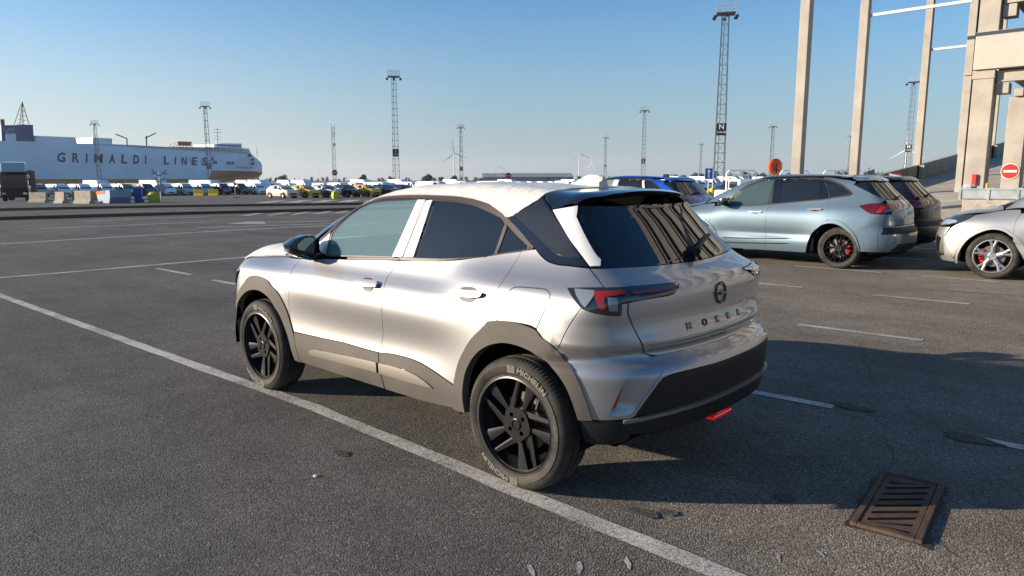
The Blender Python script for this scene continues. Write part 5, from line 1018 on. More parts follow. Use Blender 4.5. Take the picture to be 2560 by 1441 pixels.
for y,segs in ((-1.55,[(10.83,9.55),(8.66,7.6),(-.12,-.76),(-1.60,-2.6)]),(-4.265,[(.47,-.72),(-2.6,-3.7)]),(-6.95,[(2.5,1.43),(.47,-.65),(-3,-4)]),(-9.52,[(2.5,1.05),(.45,-.62)]),(-12.15,[(2.2,1.0),(.4,-.7)]),(-14.8,[(2.2,1.0)])):
    for a,c in segs: strip('road_marking',[(a,y+.01),(c,y-.03)],.095,PW,step=.1,wob=.010)
strip('road_marking',[(19.3,.5),(19.6,-3),(19.75,-7.0),(19.55,-10.3),(19.1,-12.5)],.22,PW2,step=.4)
strip('road_marking',[(22.1,-7.2),(21.3,-9.3),(20.4,-11.5)],.2,PW2,step=.4)
quadmark('road_marking',[[(23.5,-8.9),(24.3,-10.1),(23.7,-10.5),(22.4,-9.9)],[(23.4,-10.1),(23.1,-10.3),(21.9,-12.4),(22.2,-12.5)]],PW2)
Z2=[[(29.53,-12.43),(32.33,-15.02),(32.18,-15.33),(29.23,-12.68)],[(28.81,-13.29),(31.42,-15.97),(31.29,-16.3),(28.71,-13.6)],[(28.52,-14.4),(31.47,-17.22),(31.36,-17.6),(28.43,-14.75)],[(28.52,-15.6),(31.12,-18.37),(31.01,-18.8),(28.41,-15.95)],[(28.56,-16.9),(31.05,-19.5),(30.92,-19.9),(28.45,-17.25)]]
quadmark('road_marking',Z2,PW2); strip('road_marking',[(28.3,-15.0),(28.27,-20)],.15,PW2)
quadmark('road_marking',[[(49.8-1.3*k*.9,-23.6-1.75*k),(55.2-1.3*k*.9,-28.5-1.75*k),(54.4-1.3*k*.9,-29.4-1.75*k),(49.0-1.3*k*.9,-24.5-1.75*k)] for k in range(7)],PW2)
strip('road_marking',[(43,-21),(42,-34)],.2,PW2); strip('road_marking',[(38,-13),(37.5,-26)],.25,PW2); strip('road_marking',[(33,-14),(24,-20)],.2,PW2); strip('road_marking',[(26,-3),(25.5,-9)],.2,PW2); strip('road_marking',[(30.5,-6),(29.5,-11)],.2,PW2)
strip('road_marking',[(-.1,2.6),(.25,2.2)],.06,PW3) if 0 else None
# worn scraps of old paint in the foreground
b=MB()
for (x,y,a,l) in [(-.56,1.39,2.5,.07),(-.69,1.24,2.2,.08),(-.82,1.08,2.4,.07),(-1.26,.62,2.0,.06),(-1.38,.47,2.5,.04)]:
    n=9; c=[(x+l*(.55+.25*RNG.rand())*math.cos(2*math.pi*i/n)*math.cos(a)-.010*(.3+1.4*RNG.rand())*math.sin(2*math.pi*i/n)*math.sin(a), y+l*(.55+.25*RNG.rand())*math.cos(2*math.pi*i/n)*math.sin(a)+.010*(.3+1.4*RNG.rand())*math.sin(2*math.pi*i/n)*math.cos(a),.003) for i in range(n)]
    b.add([(q[0],q[1],.0022) for q in c],[tuple(range(n))])
b.build('road_marking',PW,kind='structure')
# oil and damp patches
DS2=asphalt('damp stained asphalt',.55)
DS=mat('damp asphalt patch',(.030,.028,.026),.8,noise_scale=60,noise_amt=.5,bump=.002,bump_scale=90)
b=MB()
for (x,y,r,asp) in [(-.86,-1.67,.065,1.9),(-.64,.66,.045,1.7),(-.72,.58,.03,1.5),(-1.58,-1.50,.075,2.0),(-1.05,.05,.04,1.3),(1.05,1.2,.035,1.5)]:
    n=28; b.add([(x+r*asp*(1+.7*noise.noise(Vector((math.cos(2*math.pi*i/n)*1.5,math.sin(2*math.pi*i/n)*1.5,x*9))))*math.cos(2*math.pi*i/n),y+r*(1+.7*noise.noise(Vector((math.cos(2*math.pi*i/n)*1.5,math.sin(2*math.pi*i/n)*1.5,y*9+5))))*math.sin(2*math.pi*i/n),.0064) for i in range(n)],[tuple(range(n))])
b.build('damp_patch',DS2,kind='structure')
# rail tracks let into the yard
RB=mat('rusty track bed',(.030,.018,.013),.95,noise_scale=3,noise_amt=.4); RR_=mat('rail steel',(.10,.055,.035),.5,.5)
for xa,xb,w in ((34.6,30.5,1.9),(48.5,40.5,3.0)):
    strip('track_bed',[(xa+2,14),(xa+.3,-4.3),(xa-.6,-10),(xa-2.4,-16),(xb-1,-26),(xb-3,-60),(xb-3,-160)],w,RB,.006,step=3)
    b=MB()
    for s_ in (-w/2,w/2):
        P_=[(xa+2+s_,14),(xa+.3+s_,-4.3),(xa-.6+s_,-10),(xa-2.4+s_,-16),(xb-1+s_,-26),(xb-3+s_,-60),(xb-3+s_,-160)]
        P_=[far(*q) for q in P_]
        for a,c in zip(P_,P_[1:]): b.bar((a[0],a[1],gz(a[0])+.05),(c[0],c[1],gz(c[0])+.05),.06,4)
    b.build('rail',RR_,kind='structure')
# pebble and drain
b=MB(); 
for i in range(40): pass
G_=mat('rusty cast iron',(.050,.036,.028),.8,.1,noise_scale=14,col2=(.115,.066,.042),noise_amt=.3,bump=.001,bump_scale=120)
dr=thing('drain_grate',(-1.505,-.25,0),R(4.5),'rusty iron drain grate with slanted slots set in the asphalt','drain grate')
lx,ly=.145,.365
b=MB(); fr=.028
for q in ((-lx,-ly,-lx+fr,ly),(lx-fr,-ly,lx,ly),(-lx+fr,-ly,lx-fr,-ly+fr),(-lx+fr,ly-fr,lx-fr,ly)): b.box(q[0],q[1],-.03,q[2],q[3],.020)
b.build('frame',G_,dr,bevel=.004)
# slotted plate
allp=[Vector((-lx+fr+.004,-ly+fr+.004)),Vector((lx-fr-.004,-ly+fr+.004)),Vector((lx-fr-.004,ly-fr-.004)),Vector((-lx+fr+.004,ly-fr-.004))]; ed=[(0,1),(1,2),(2,3),(3,0)]; slots=[]
for k in range(9):
    c0=-.34+.083*k; sl=[(-.088,c0-.035),( .088,c0+.105),(.088,c0+.135),(-.088,c0-.005)]
    sl=[(x,min(max(y,-ly+.05),ly-.05)) for x,y in sl]
    if area(sl)<.0015: continue
    s0=len(allp); allp+=[Vector(q) for q in sl]; ed+=[(s0+i,s0+(i+1)%4) for i in range(4)]; slots.append(np.array(sl))
r_=delaunay_2d_cdt(allp,ed,[],0,1e-6); V_=[v for v in r_[0]]; b=MB(); F_=[]
for f in r_[2]:
    c=np.array([[sum(V_[i][0] for i in f)/len(f),sum(V_[i][1] for i in f)/len(f)]])
    if not any(inpoly(c,s_)[0] for s_ in slots): F_.append(tuple(f))
b.add([(v[0],v[1],.015) for v in V_],F_)
for s_ in slots:
    for a,c in zip(s_,np.roll(s_,-1,0)): b.add([(a[0],a[1],.015),(c[0],c[1],.015),(c[0],c[1],-.03),(a[0],a[1],-.03)],[(0,1,2,3)])
b.build('grate',G_,dr)
b=MB(); b.box(-lx+.01,-ly+.01,.0105,lx-.01,ly-.01,.0125); b.build('pit_shade',M['dark'],dr)  # flat black sheet close under the slots, painted in for the shade below
quad=[]; rq=np.random.RandomState(5)
for a_,c_ in zip([(-lx,-ly),(lx,-ly),(lx,ly),(-lx,ly)],[(lx,-ly),(lx,ly),(-lx,ly),(-lx,-ly)]):
    for i_ in range(9): t_=i_/9; px_,py_=a_[0]+(c_[0]-a_[0])*t_,a_[1]+(c_[1]-a_[1])*t_; q_=rq.uniform(.008,.035); quad.append((px_+math.copysign(q_,px_),py_+math.copysign(q_*.8,py_)))
b=MB(); b.add([(-1.505+x*math.cos(R(4.5))-y*math.sin(R(4.5)),-.25+x*math.sin(R(4.5))+y*math.cos(R(4.5)),.0035) for x,y in quad],[tuple(range(len(quad)))]); b.build('damp_patch',DS,kind='structure')
SM=mat('sealed crack',(.030,.028,.026),.9,noise_scale=20,noise_amt=.5)
def crack(pts,w0,seed):
    rq=np.random.RandomState(seed); P_=[]
    for a,c in zip(pts,pts[1:]):
        n=max(2,int(math.dist(a,c)/.05)); P_+= [(a[0]+(c[0]-a[0])*i/n,a[1]+(c[1]-a[1])*i/n) for i in range(n)]
    b=MB(); vs=[]; o=0
    for x,y in P_: o=o*.85+rq.normal(0,.012); ww=w0*rq.uniform(.3,1.3); vs+= [(x+o,y+o*.6+ww/2,gz(x)+.0025),(x+o*1.05,y+o*.6-ww/2,gz(x)+.0025)]
    b.add(vs,[(2*i,2*i+1,2*i+3,2*i+2) for i in range(len(P_)-1)]); b.build('crack',SM,kind='structure')
crack([(-1.72,-.02),(-1.80,.12),(-1.86,.34)],.008,1); crack([(-1.35,-.62),(-1.1,-1.4),(-.7,-2.6),(-.2,-3.9)],.010,2); crack([(-1.6,-1.9),(-.6,-2.3),(.6,-2.2)],.006,3);  crack([(4.2,-3),(7,-3.4),(10,-2.6)],.03,6); crack([(0,-8.0),(-2,-8.3),(-4,-7.9)],.03,7)
st=MB(); st.lathe([(0,.011),(.010,.009),(.014,.003),(.012,0)],7,'z',M=Matrix.Translation((.888,1.475,0))); st.build('pebble',mat('pale stone',(.6,.58,.54),.8),label='small pale stone lying on the asphalt left of the painted line',cat='stone')
# ---------------------------------------------------------------- far vehicles
M['v_white']=mat('white van paint',(.82,.82,.81),.3,0,.6); M['v_glass']=mat('vehicle glass',(.015,.02,.03),.05,0,0,spec=.7); M['v_cream']=mat('cream car paint',(.62,.58,.48),.3,0,.7)
M['v_yellow']=mat('yellow car paint',(.72,.42,.015),.3,0,.7); M['v_grey']=paint('grey car paint',(.28,.29,.29)); M['v_dark']=mat('dark blue car paint',(.012,.018,.03),.2,0,.8); M['v_black']=mat('black car paint',(.01,.01,.012),.2,0,.8)
M['v_ltblue']=mat('pale blue van paint',(.33,.42,.46),.3,0,.7); M['v_red']=mat('burgundy car paint',(.13,.012,.04),.25,0,.9)
M['v_tyre']=mat('far tyre',(.012,.012,.012),.8); M['v_rim']=mat('far wheel rim',(.45,.45,.45),.4,.6)
KIND={ # x, half width, sill, belt, roof height, roof half width (heading +x)
 'suv':dict(st=[(2.05,.62,.45,.70,.72,.60),(2.0,.80,.30,.92,.95,.74),(1.55,.87,.28,.98,1.0,.78),(1.05,.88,.28,1.02,1.08,.74),(.45,.88,.28,1.04,1.50,.62),(-.6,.88,.28,1.06,1.54,.62),(-1.5,.88,.28,1.08,1.50,.60),(-1.95,.84,.32,1.0,1.08,.72),(-2.05,.74,.40,.85,.88,.68)],wx=(1.25,-1.25),r=.34,side=[(.75,.42,-.35),(.30,-.50,-.42),(-.52,-1.35,-.2)],ws=(3,4),rw=(6,7)),
 'van':dict(st=[(2.62,.70,.45,.78,.80,.66),(2.55,.90,.30,.98,1.02,.80),(2.05,.95,.28,1.08,1.15,.82),(1.25,.96,.26,1.12,1.86,.74),(.4,.96,.26,1.14,1.93,.76),(-2.4,.96,.28,1.14,1.90,.76),(-2.62,.94,.32,1.10,1.78,.74)],wx=(1.65,-1.65),r=.35,side=[(1.75,1.2,-.3),(1.12,.45,-.05)],ws=(2,3),rw=None),
 'hivan':dict(st=[(2.95,.75,.45,.85,.88,.7),(2.85,.98,.32,1.12,1.18,.85),(2.35,1.0,.3,1.28,1.38,.86),(1.65,1.02,.3,1.35,2.15,.84),(1.1,1.02,.3,1.35,2.48,.84),(-2.85,1.02,.34,1.35,2.52,.86),(-2.98,1.0,.36,1.3,2.42,.85)],wx=(1.95,-1.95),r=.36,side=[(2.05,1.45,-.3)],ws=(2,3),rw=None),
 'hatch':dict(st=[(2.1,.65,.40,.66,.68,.6),(2.05,.83,.25,.85,.88,.76),(1.2,.88,.22,.95,1.0,.78),(.35,.88,.22,.97,1.42,.6),(-.6,.88,.22,.98,1.46,.6),(-1.5,.87,.24,1.0,1.36,.6),(-2.0,.84,.28,.96,1.0,.74),(-2.12,.72,.36,.78,.82,.66)],wx=(1.3,-1.3),r=.32,side=[(.75,.32,-.45),(.22,-.5,-.4),(-.55,-1.35,-.25)],ws=(2,3),rw=(5,6)),
}
def far_vehicle(kind,paint_m,parts=True,name='parked_van',rack=False):
    K=KIND[kind]; st_=K['st']; b=MB(); ring=lambda s_:[(s_[0],s_[1]*.93,s_[2]),(s_[0],s_[1],s_[2]+.25*(s_[3]-s_[2])+.05),(s_[0],s_[1]*.985,s_[3]),(s_[0],s_[5]+.02,s_[4]-.06*(s_[4]>1.2)),(s_[0],s_[5]-.12,s_[4])]
    n=10; vs=[]
    for s_ in st_:
        r=ring(s_); vs+=r+[(x,-y,z) for x,y,z in r[::-1]]
    fs=[(i*n+j,i*n+j+1,(i+1)*n+j+1,(i+1)*n+j) for i in range(len(st_)-1) for j in range(n-1)]+[(i*n+9,i*n,(i+1)*n,(i+1)*n+9) for i in range(len(st_)-1)]+[tuple(range(n)),tuple(range((len(st_)-1)*n,len(st_)*n))[::-1]]
    b.add(vs,fs)
    def sec(x):
        for a,c in zip(st_,st_[1:]):
            if a[0]>=x>=c[0]:
                t=(a[0]-x)/(a[0]-c[0]) if a[0]>c[0] else 0; ra,rc=ring(a),ring(c); return [tuple(p+(q-p)*t for p,q in zip(u,v)) for u,v in zip(ra,rc)]
    w=MB() if parts else b
    if not parts: w.cur=1
    for x0,x1,sk in K['side']:
        for s_ in (1,-1):
            def pt(x,f):
                r=sec(x); lo,hi=r[2],r[3]; return (x,(lo[1]+(hi[1]-lo[1])*f+.008)*s_,lo[2]+(hi[2]-lo[2])*f)
            w.add([pt(x0,.06),pt(x1,.06),pt(x1 if sk>-.1 else x1+.0,.9),pt(min(x0+sk*.9,x0),.9)],[(0,1,2,3)])
    def screen(i,j,sgn):
        a,c=ring(st_[i]),ring(st_[j]); 
        if sgn>0: lo,hi=a[3],c[3]
        else: lo,hi=c[3],a[3]
        f=lambda t,k:tuple(lo[q]+(hi[q]-lo[q])*t+(.012*sgn if q==0 else (.012 if q==2 else 0)) for q in range(3))
        A=f(.10,0); Bq=f(.92,0); w.add([(A[0],A[1]-.06,A[2]),(Bq[0],Bq[1]-.12,Bq[2]),(Bq[0],-Bq[1]+.12,Bq[2]),(A[0],-A[1]+.06,A[2])],[(0,1,2,3)])
    screen(*K['ws'],1)
    if K['rw']: screen(*K['rw'],-1)
    fx=st_[1][0]; g=MB() if parts else b
    if not parts: g.cur=2
    g.box(fx-.02,-.45,.42,st_[0][0]+.01,.45,.60)
    if not parts:
        for x in K['wx']:
            for s_ in (1,-1): b.bar((x,s_*.70,K['r']),(x,s_*.90,K['r']),K['r'],12)
        return link(name,b.mesh(name,smooth=35),[paint_m,M['v_glass'],M['v_tyre']])
    me=b.mesh('body',smooth=35); root=thing(name); link('body',me,paint_m,root); w.build('windows',M['v_glass'],root); g.build('grille',M['plastic_clean'],root)
    for s_ in (1,-1):
        h=MB(); h.box(fx-.12,s_*.55-.14,.66,fx+.03,s_*.55+.14,.78); h.build('headlight',M['lamp_clear'],root)
        if kind in('suv',): 
            h=MB(); h.box(-2.03,s_*.68-.12,.84,-1.93,s_*.68+.12,.95); h.build('tail_light',M['lamp_darkred'],root)
        h=MB(); h.box(K['side'][0][0]-.15,s_*(.92),1.0,K['side'][0][0]+.0,s_*(1.08),1.16); h.build('door_mirror',M['plastic_clean'],root,bevel=.02)
    for x in K['wx']:
        for s_ in (1,-1):
            h=MB(); r=K['r']; y0=K['st'][3][1]; h.lathe([(r,-.11),(r,.09),(r-.03,.11),(r*.66,.11),(r*.62,.08),(0,.08)],18,'y'); 
            if s_<0: h.v=[(v[0],-v[1],v[2]) for v in h.v]
            wh=h.build('wheel',M['v_tyre'],root,smooth=40,loc=(x,s_*(y0-.09),r)); h=MB()
            for k in range(5):
                a=2*math.pi*k/5; h.bar((0,s_*.09,0),(r*.60*math.cos(a),s_*.105,r*.60*math.sin(a)),.035,4)
            h.build('rim',M['v_rim'],wh)
    if kind=='suv':
        for x in K['wx']:
            for s_ in (1,-1):
                h=MB(); h.lathe([(K['r']+.09,0),(K['r']+.09,.03),(K['r']+.02,.03),(K['r']+.02,0)],20,'y',M=Matrix.Translation((x,s_*.875-(.0 if s_>0 else .03),K['r']))); h.f=[f for f in h.f if min(h.v[i][2] for i in f)>.3]; h.m=[0]*len(h.f); h.build('arch_trim',M['plastic_clean'],root)
    return root
def drop(root,x,y,rz,label,cat,group,swap=None,cache=None,first=False):
    o=root if first else copy_tree(root,None,swap,cache)
    o.location=(x,y,gz(x)); o.rotation_euler=(0,0,rz); o['label']=label; o['category']=cat
    if group: o['group']=group
    return o
PI=math.pi
suv0=far_vehicle('suv',M['v_cream'],name='parked_car'); cs=kid_cache(suv0); gsuv='compact cars in the front row across the yard'
seq=[('v_cream','cream compact car first in the row left of the yellow one'),('v_yellow','yellow compact car left of the silver one in the front row'),('v_grey','silver compact car left of the no entry sign with yellow base'),('v_black','black compact car behind the yellow based no entry sign'),('v_yellow','yellow compact car right of the yellow based no entry sign'),('v_dark','dark blue car right of the right hand yellow car'),('v_black','black car last in the front row by the white vans')]
first=True
for k,(mm,lb) in enumerate(seq):
    drop(suv0,73.4-.45*k,-39.6-2.62*k,PI+.10,lb,'car',gsuv,None if first else {M['v_cream']:M[mm]},cs,first); first=False
van0=far_vehicle('van',M['v_white'],name='parked_van'); cv=kid_cache(van0); cols=['v_white','v_dark','v_dark','v_ltblue','v_ltblue','v_white','v_dark','v_grey','v_white','v_white','v_white','v_grey','v_white','v_white','v_white']
lab={0:'white van nearest the cream compact car',1:'dark van second left of the cream compact car',2:'dark van third left of the cream compact car',3:'pale blue van right of the yellow barriers',4:'pale blue van behind the yellow barriers',5:'white van left of the yellow barriers',6:'dark van between the signpost and the yellow barriers',7:'grey van right behind the forked signpost',8:'white van left of the forked signpost',9:'white van right behind the blue bin',10:'white van behind the right end of the skip',11:'grey van behind the left end of the skip',12:'white van behind the larger concrete barrier',13:'white van behind the smaller concrete barrier',14:'white van next to the dark truck'}
for k,mm in enumerate(cols):
    drop(van0,113.5+.75*k,-57+2.75*k,PI+.12,lab.get(k,'white or grey van in the blurred left part of the rear row'),'van','vans in the row in front of the ship',None if k==0 else {M['v_white']:M[mm]},cv,k==0)
small={}
def far_single(kind,mn):
    if (kind,mn) not in small:
        o=far_vehicle(kind,M[mn],False,'parked_car' if kind in('hatch','suv') else 'parked_van'); small[(kind,mn)]=o; return o
    o=small[(kind,mn)].copy(); COL.objects.link(o); return o
LF='white van in the packed rows beyond the compact cars'; LD='dark car among the packed rows of white vans'
cnt=0
for xr,y0,n in ((124,-36,13),(133,-38,13)):
    for k in range(n):
        o=far_single('van' if k%3 else 'hivan','v_white'); x=xr-.2*k; y=y0-2.95*k-RNG.rand()*.3; o.location=(x,y,gz(x)); o.rotation_euler=(0,0,PI); o['label']='white van in the second and third rows before the ship'; o['category']='van'; o['group']='vans in the rear rows in front of the ship'
for xr,y0,n,ks in ((84,-62,36,'van'),(95,-62,42,'van'),(106,-66,42,'mix'),(66,-82,24,'van'),(54,-96,16,'mix')):
    for k in range(n):
        dk=RNG.rand()<.16; kd=('hivan' if (ks=='mix' and RNG.rand()<.3) else 'van') if not dk else 'hatch'
        o=far_single(kd,'v_dark' if dk else 'v_white'); x=xr+RNG.rand()*.4; y=y0-2.85*k-RNG.rand()*.2
        o.location=(x,y,gz(x)); o.rotation_euler=(0,0,PI-.05); o['label']=LD if dk else LF; o['category']='car' if dk else 'van'; o['group']='dark cars among the distant vans' if dk else 'white vans packed across the yard'; cnt+=1
for (x,y,kd,mn,lb) in ((71,-61,'van','v_white','white van just right of the last compact car'),(70,-65,'van','v_white','white van second right of the last compact car'),(67,-69,'van','v_white','white car behind the roof of the silver crossover'),(42,-63.5,'van','v_white','white van in front of the grey shed'),(41,-67,'van','v_white','white van in front of the right end of the grey shed'),(28,-63,'hatch','v_dark','dark car left of the blue arrow signs'),(31,-70,'hatch','v_black','black car just behind the blue arrow signs'),(29,-78,'van','v_white','white van right of the blue arrow signs'),(27,-84,'van','v_white','white van behind the orange post'),(25,-87,'hatch','v_dark','dark car right of the orange post')):
    o=far_single(kd,mn); o.location=(x,y,gz(x)); o.rotation_euler=(0,0,PI+.2); o['label']=lb; o['category']='car' if kd=='hatch' else 'van'
o=far_vehicle('hatch',M['v_red'],True,'parked_car'); o.location=(1.0,-30.4,0); o.rotation_euler=(0,0,0); o['label']='burgundy car showing its roof behind the metal crate'; o['category']='car'
# pickups whose white load guards show over the roof of the blue grey car
def pickup(x,y,lb):
    p=thing('pickup_truck',(x,y,gz(x)),PI-.75,lb,'pickup truck','pickup trucks with white load guards')
    b=MB(); b.box(-2.4,-.9,.5,2.4,.9,1.0); b.box(-.5,-.82,1.0,1.1,.82,1.62); b.build('body',M['v_white'],p,bevel=.08)
    b=MB(); b.box(-.3,-.825,1.12,.9,.825,1.5); b.build('windows',M['v_glass'],p)
    b=MB(); X=-.62
    b.tube([(X,-.86,1.0),(X,-.86,1.95),(X,-.72,2.10),(X,.72,2.10),(X,.86,1.95),(X,.86,1.0)],.045,6)
    for y_ in (-.43,0,.43): b.bar((X,y_,1.5),(X,y_,2.08),.025,6)
    b.bar((X,-.86,1.55),(X,.86,1.55),.03,6); b.bar((X,-.86,1.85),(X,.86,1.85),.03,6); b.build('load_guard',M['v_white'],p)
    for x_ in (1.5,-1.5):
        for s_ in (1,-1):
            b=MB(); b.bar((x_,s_*.66,.36),(x_,s_*.9,.36),.36,16); b.build('wheel',M['v_tyre'],p)
    return p
pickup(14.8,-34.6,'white pickup whose load guard shows right of the nearest tall concrete column'); pickup(13.3,-38.5,'white pickup with load guard behind the second concrete column'); pickup(12.1,-42.2,'white pickup with load guard left of the ramp wall')
# ---------------------------------------------------------------- ship
hw_=mat('white ship hull',(.70,.76,.82),.5,noise_scale=.05,noise_amt=.06); hy=mat('yellow ship boot top',(.50,.20,.03),.55); nb=mat('navy ship paint',(.008,.05,.17),.5); dk=mat('dark ship fittings',(.02,.025,.035),.6); rd=mat('red lifeboat',(.45,.04,.02),.4)
ship=thing('cargo_ship',(SHB[0],SHB[1],0),math.atan2(SHU[1],SHU[0]),'huge white and yellow car carrier ship moored behind the yard','ship')
# local frame: x towards the bow, y across (near side y<0)
def sh(name,m,poly,y0=-.0,y1=32.,par=ship): b=MB(); b.prism(poly,y0,y1,'y'); return b.build(name,m,par)
H_=SH['hull']; hull_p=[(x,z) for x,z in H_]+[(1,8.0)]+[(-48,8.2),(-50.7,2.6),(-260,2.5),(-260,21)]
def stx(x): return x+13*min(max((x+45)/47,0),1)**1.6
# bow narrows towards the stem: build the hull as a loft between near and far sides
def loft(name,m,poly,par=ship,beam=32):
    def yn(x): t=min(max((x+45)/47,0),1); return (beam/2)*t**2.2
    b=MB(); n=len(poly); vs=[(stx(x),-0+yn(x),z) for x,z in poly]+[(stx(x),beam-yn(x),z) for x,z in poly]
    b.add(vs,[(i,(i+1)%n,n+(i+1)%n,n+i) for i in range(n)]+[tuple(range(n))[::-1],tuple(range(n,2*n))]); return b.build(name,m,par)
def dens(p):
    out=[]
    for a,c in zip(p,p[1:]+p[:1]):
        n=max(1,int(abs(c[0]-a[0])/8)) if max(a[0],c[0])>-50 else 1
        out+= [(a[0]+(c[0]-a[0])*i/n,a[1]+(c[1]-a[1])*i/n) for i in range(n)]
    return out
loft('hull',hw_,dens(hull_p)); loft('boot_top',hy,dens([(-260,2.4),(-50.7,2.5),(-48,8.1),(.5,7.95),(.4,6.4),(-5.3,3.3),(-30.3,1.0),(-50,-1),(-260,-1)]))
for n_ in ('blk1','blk2','blk0'): sh('deck_house',hw_,SH[n_],.3,25)
f_=sh('funnel',nb,SH['fun'],2,20); sh('exhaust_pipe',dk,[(-175.2,29),(-173.4,29),(-173.4,32.4),(-175.2,32.4)],4,6,f_)
me_=text_mesh('G',6.,.25,.05); me_.transform(Matrix.Translation((-172.2,1.9,25.6))@Matrix.Rotation(R(90),4,'X')); link('emblem',me_,mat('pale blue emblem',(.16,.22,.34),.5),f_)
br=sh('bridge',hw_,[(-39,23.8),(-39,26),(-30,27),(-14.5,27.5),(-14.8,24.2)],6,26); b=MB(); b.box(-37,5.9,25.2,-15,6.0,26.0); b.build('window_band',dk,br)
lb_=sh('lifeboat',rd,SH['boat'],1,5)
b=MB(); m_=SH['mast']; top_=m_[0]
for a in (m_[1],m_[2]):
    for y_ in (4,9): b.bar((a[0],y_,a[1]),(top_[0],6.5,top_[1]),.22,4)
for k in range(5):
    t=k/5; xa=m_[1][0]+(top_[0]-m_[1][0])*t; xb=m_[2][0]+(top_[0]-m_[2][0])*t; z=30.5+12*t; b.bar((xa,6,z),(xb,6,z),.15,4); b.bar((xa,6,z),(xb-.5,6,z+2.2),.1,4)
b.build('lattice_mast',dk,ship)
b=MB(); r0=SH['radar']; b.bar((r0[1][0],12,26),(r0[0][0],12,37.6),.9,6,.35)
for z,l in ((30,3.4),(32,2.6),(34.5,3.8),(36.5,3)): b.bar((r0[0][0]-l,12,z),(r0[0][0]+l,12,z),.25,4)
b.build('radar_mast',hw_,ship)
b=MB(); c=SH['c1']; b.bar((c[2][0],3,c[2][1]-2),(c[1][0],3,c[1][1]),.35,5); b.bar((c[1][0],3,c[1][1]),(c[0][0],3,c[0][1]),.35,5); b.build('deck_crane',dk,ship)
b=MB(); c=SH['c2']; b.bar((c[3][0],3,c[3][1]-2),(c[2][0],3,c[2][1]),.4,5); b.bar((c[0][0],3,c[0][1]),(c[1][0],3,c[1][1]),.35,5); b.build('deck_crane',dk,ship)
b=MB(); b.bar((9.5,16,14),(9.8,16,26),.15,4); b.bar((8.8,16,22),(10.8,16,22),.12,4); b.build('foremast',dk,ship)
for (x,z),(x2,z2) in zip(SH['win'][0::2],SH['win'][1::2]):
    t=min(max((x+45)/47,0),1); yy=16*t**2.2-.25; b=MB(); b.box(stx(min(x,x2)),yy,min(z,z2),stx(max(x,x2)),yy+.1 if x<-20 else yy+.9,max(z,z2)); b.build('hull_opening',nb,ship)
b=MB()
for k in range(26):
    x=-80+k*2.5; t=min(max((x+45)/47,0),1); yy=16*t**2.2; b.box(stx(x),yy-.15,22.2 if k%2 else 22.5,stx(x)+.8,yy,22.9)
for k in range(20): x=-78+k*3.1; t=min(max((x+45)/47,0),1); b.bar((stx(x),16*t**2.2+1,23),(stx(x),16*t**2.2+1,24.6+ (k%3)*.5),.14,4)
b.build('deck_fitting',dk,ship)
def shiptext(txt,x0,x1,z0,z1,zz0,zz1,m):
    me=text_mesh(txt,7.2,.16,.05); X=[v.co.x for v in me.vertices]; Y=[v.co.y for v in me.vertices]; a,c=min(X),max(X); e,f=min(Y),max(Y)
    for v in me.vertices:
        t=(v.co.x-a)/(c-a); s_=(v.co.y-e)/(f-e); x=x0+(x1-x0)*t; zl=z0+(z1-z0)*t; zh=zz0+(zz1-zz0)*t
        tt=min(max((x+45)/47,0),1); v.co=(stx(x),16*tt**2.2-.12,zl+(zh-zl)*s_)
    return link('lettering',me,m,ship)
LT=['G','R','I','M','A','L','D','I']; 
g0,i1=SH['G'][0][0],SH['I'][0][0]; l0,s1=SH['L'][0][0],SH['S'][0][0]
def spaced(word,xa,xb):
    n=len(word); wd=[{'I':.9,'M':5.2,'G':4.4}.get(c,3.9) for c in word]; gap=((xb-xa)-sum(wd))/(n-1); x=xa
    for c,w_ in zip(word,wd):
        me=text_mesh(c,7.,.22,.05); X=[v.co.x for v in me.vertices]; Y=[v.co.y for v in me.vertices]; a,cc=min(X),max(X); e,f=min(Y),max(Y)
        for v in me.vertices:
            s_=(v.co.y-e)/(f-e); v.co=(x+w_*(v.co.x-a)/(cc-a)+.7*s_,-.12,11.4+5.2*s_)
        link('lettering',me,nb,ship); x+=w_+gap
spaced('GRIMALDI',g0-.5,i1+.8); spaced('LINES',l0,s1+.5); shiptext('GRANDE ELLADE',SH['gr'][0][0],SH['gr'][1][0],10.0,10.0,11.3,11.3,nb)
# ---------------------------------------------------------------- floodlight masts
gst=mat('galvanised steel',(.16,.16,.165),.55,.4); wst=mat('pale galvanised steel',(.5,.5,.5),.5,.3); blk=mat('black sign board',(.012,.013,.018),.5); wt=mat('white sign lettering',(.75,.75,.75),.6); ygs=mat('yellow green sign board',(.25,.30,.03),.5)
def mast_mesh(H,w0,w1,detail):
    b=MB(); n=int(H/(1.5 if detail else 2.2)); c=[(-1,-1),(1,-1),(1,1),(-1,1)]; hw=lambda z:(w0+(w1-w0)*z/H)/2; t=.05 if detail else .09
    for i in range(n):
        z0,z1=H*i/n,H*(i+1)/n
        for k in range(4):
            a,d=c[k],c[(k+1)%4]; b.bar((a[0]*hw(z0),a[1]*hw(z0),z0),(a[0]*hw(z1),a[1]*hw(z1),z1),t*1.3,4)
            b.bar((a[0]*hw(z1),a[1]*hw(z1),z1),(d[0]*hw(z1),d[1]*hw(z1),z1),t*.8,4)
            if k%2==i%2 or detail: 
                q=(a,d) if i%2 else (d,a); b.bar((q[0][0]*hw(z0),q[0][1]*hw(z0),z0),(q[1][0]*hw(z1),q[1][1]*hw(z1),z1),t*.55,4)
    b.bar((0,hw(0)*.3,0),(0,hw(H)*.3,H),t*1.4,4); return b
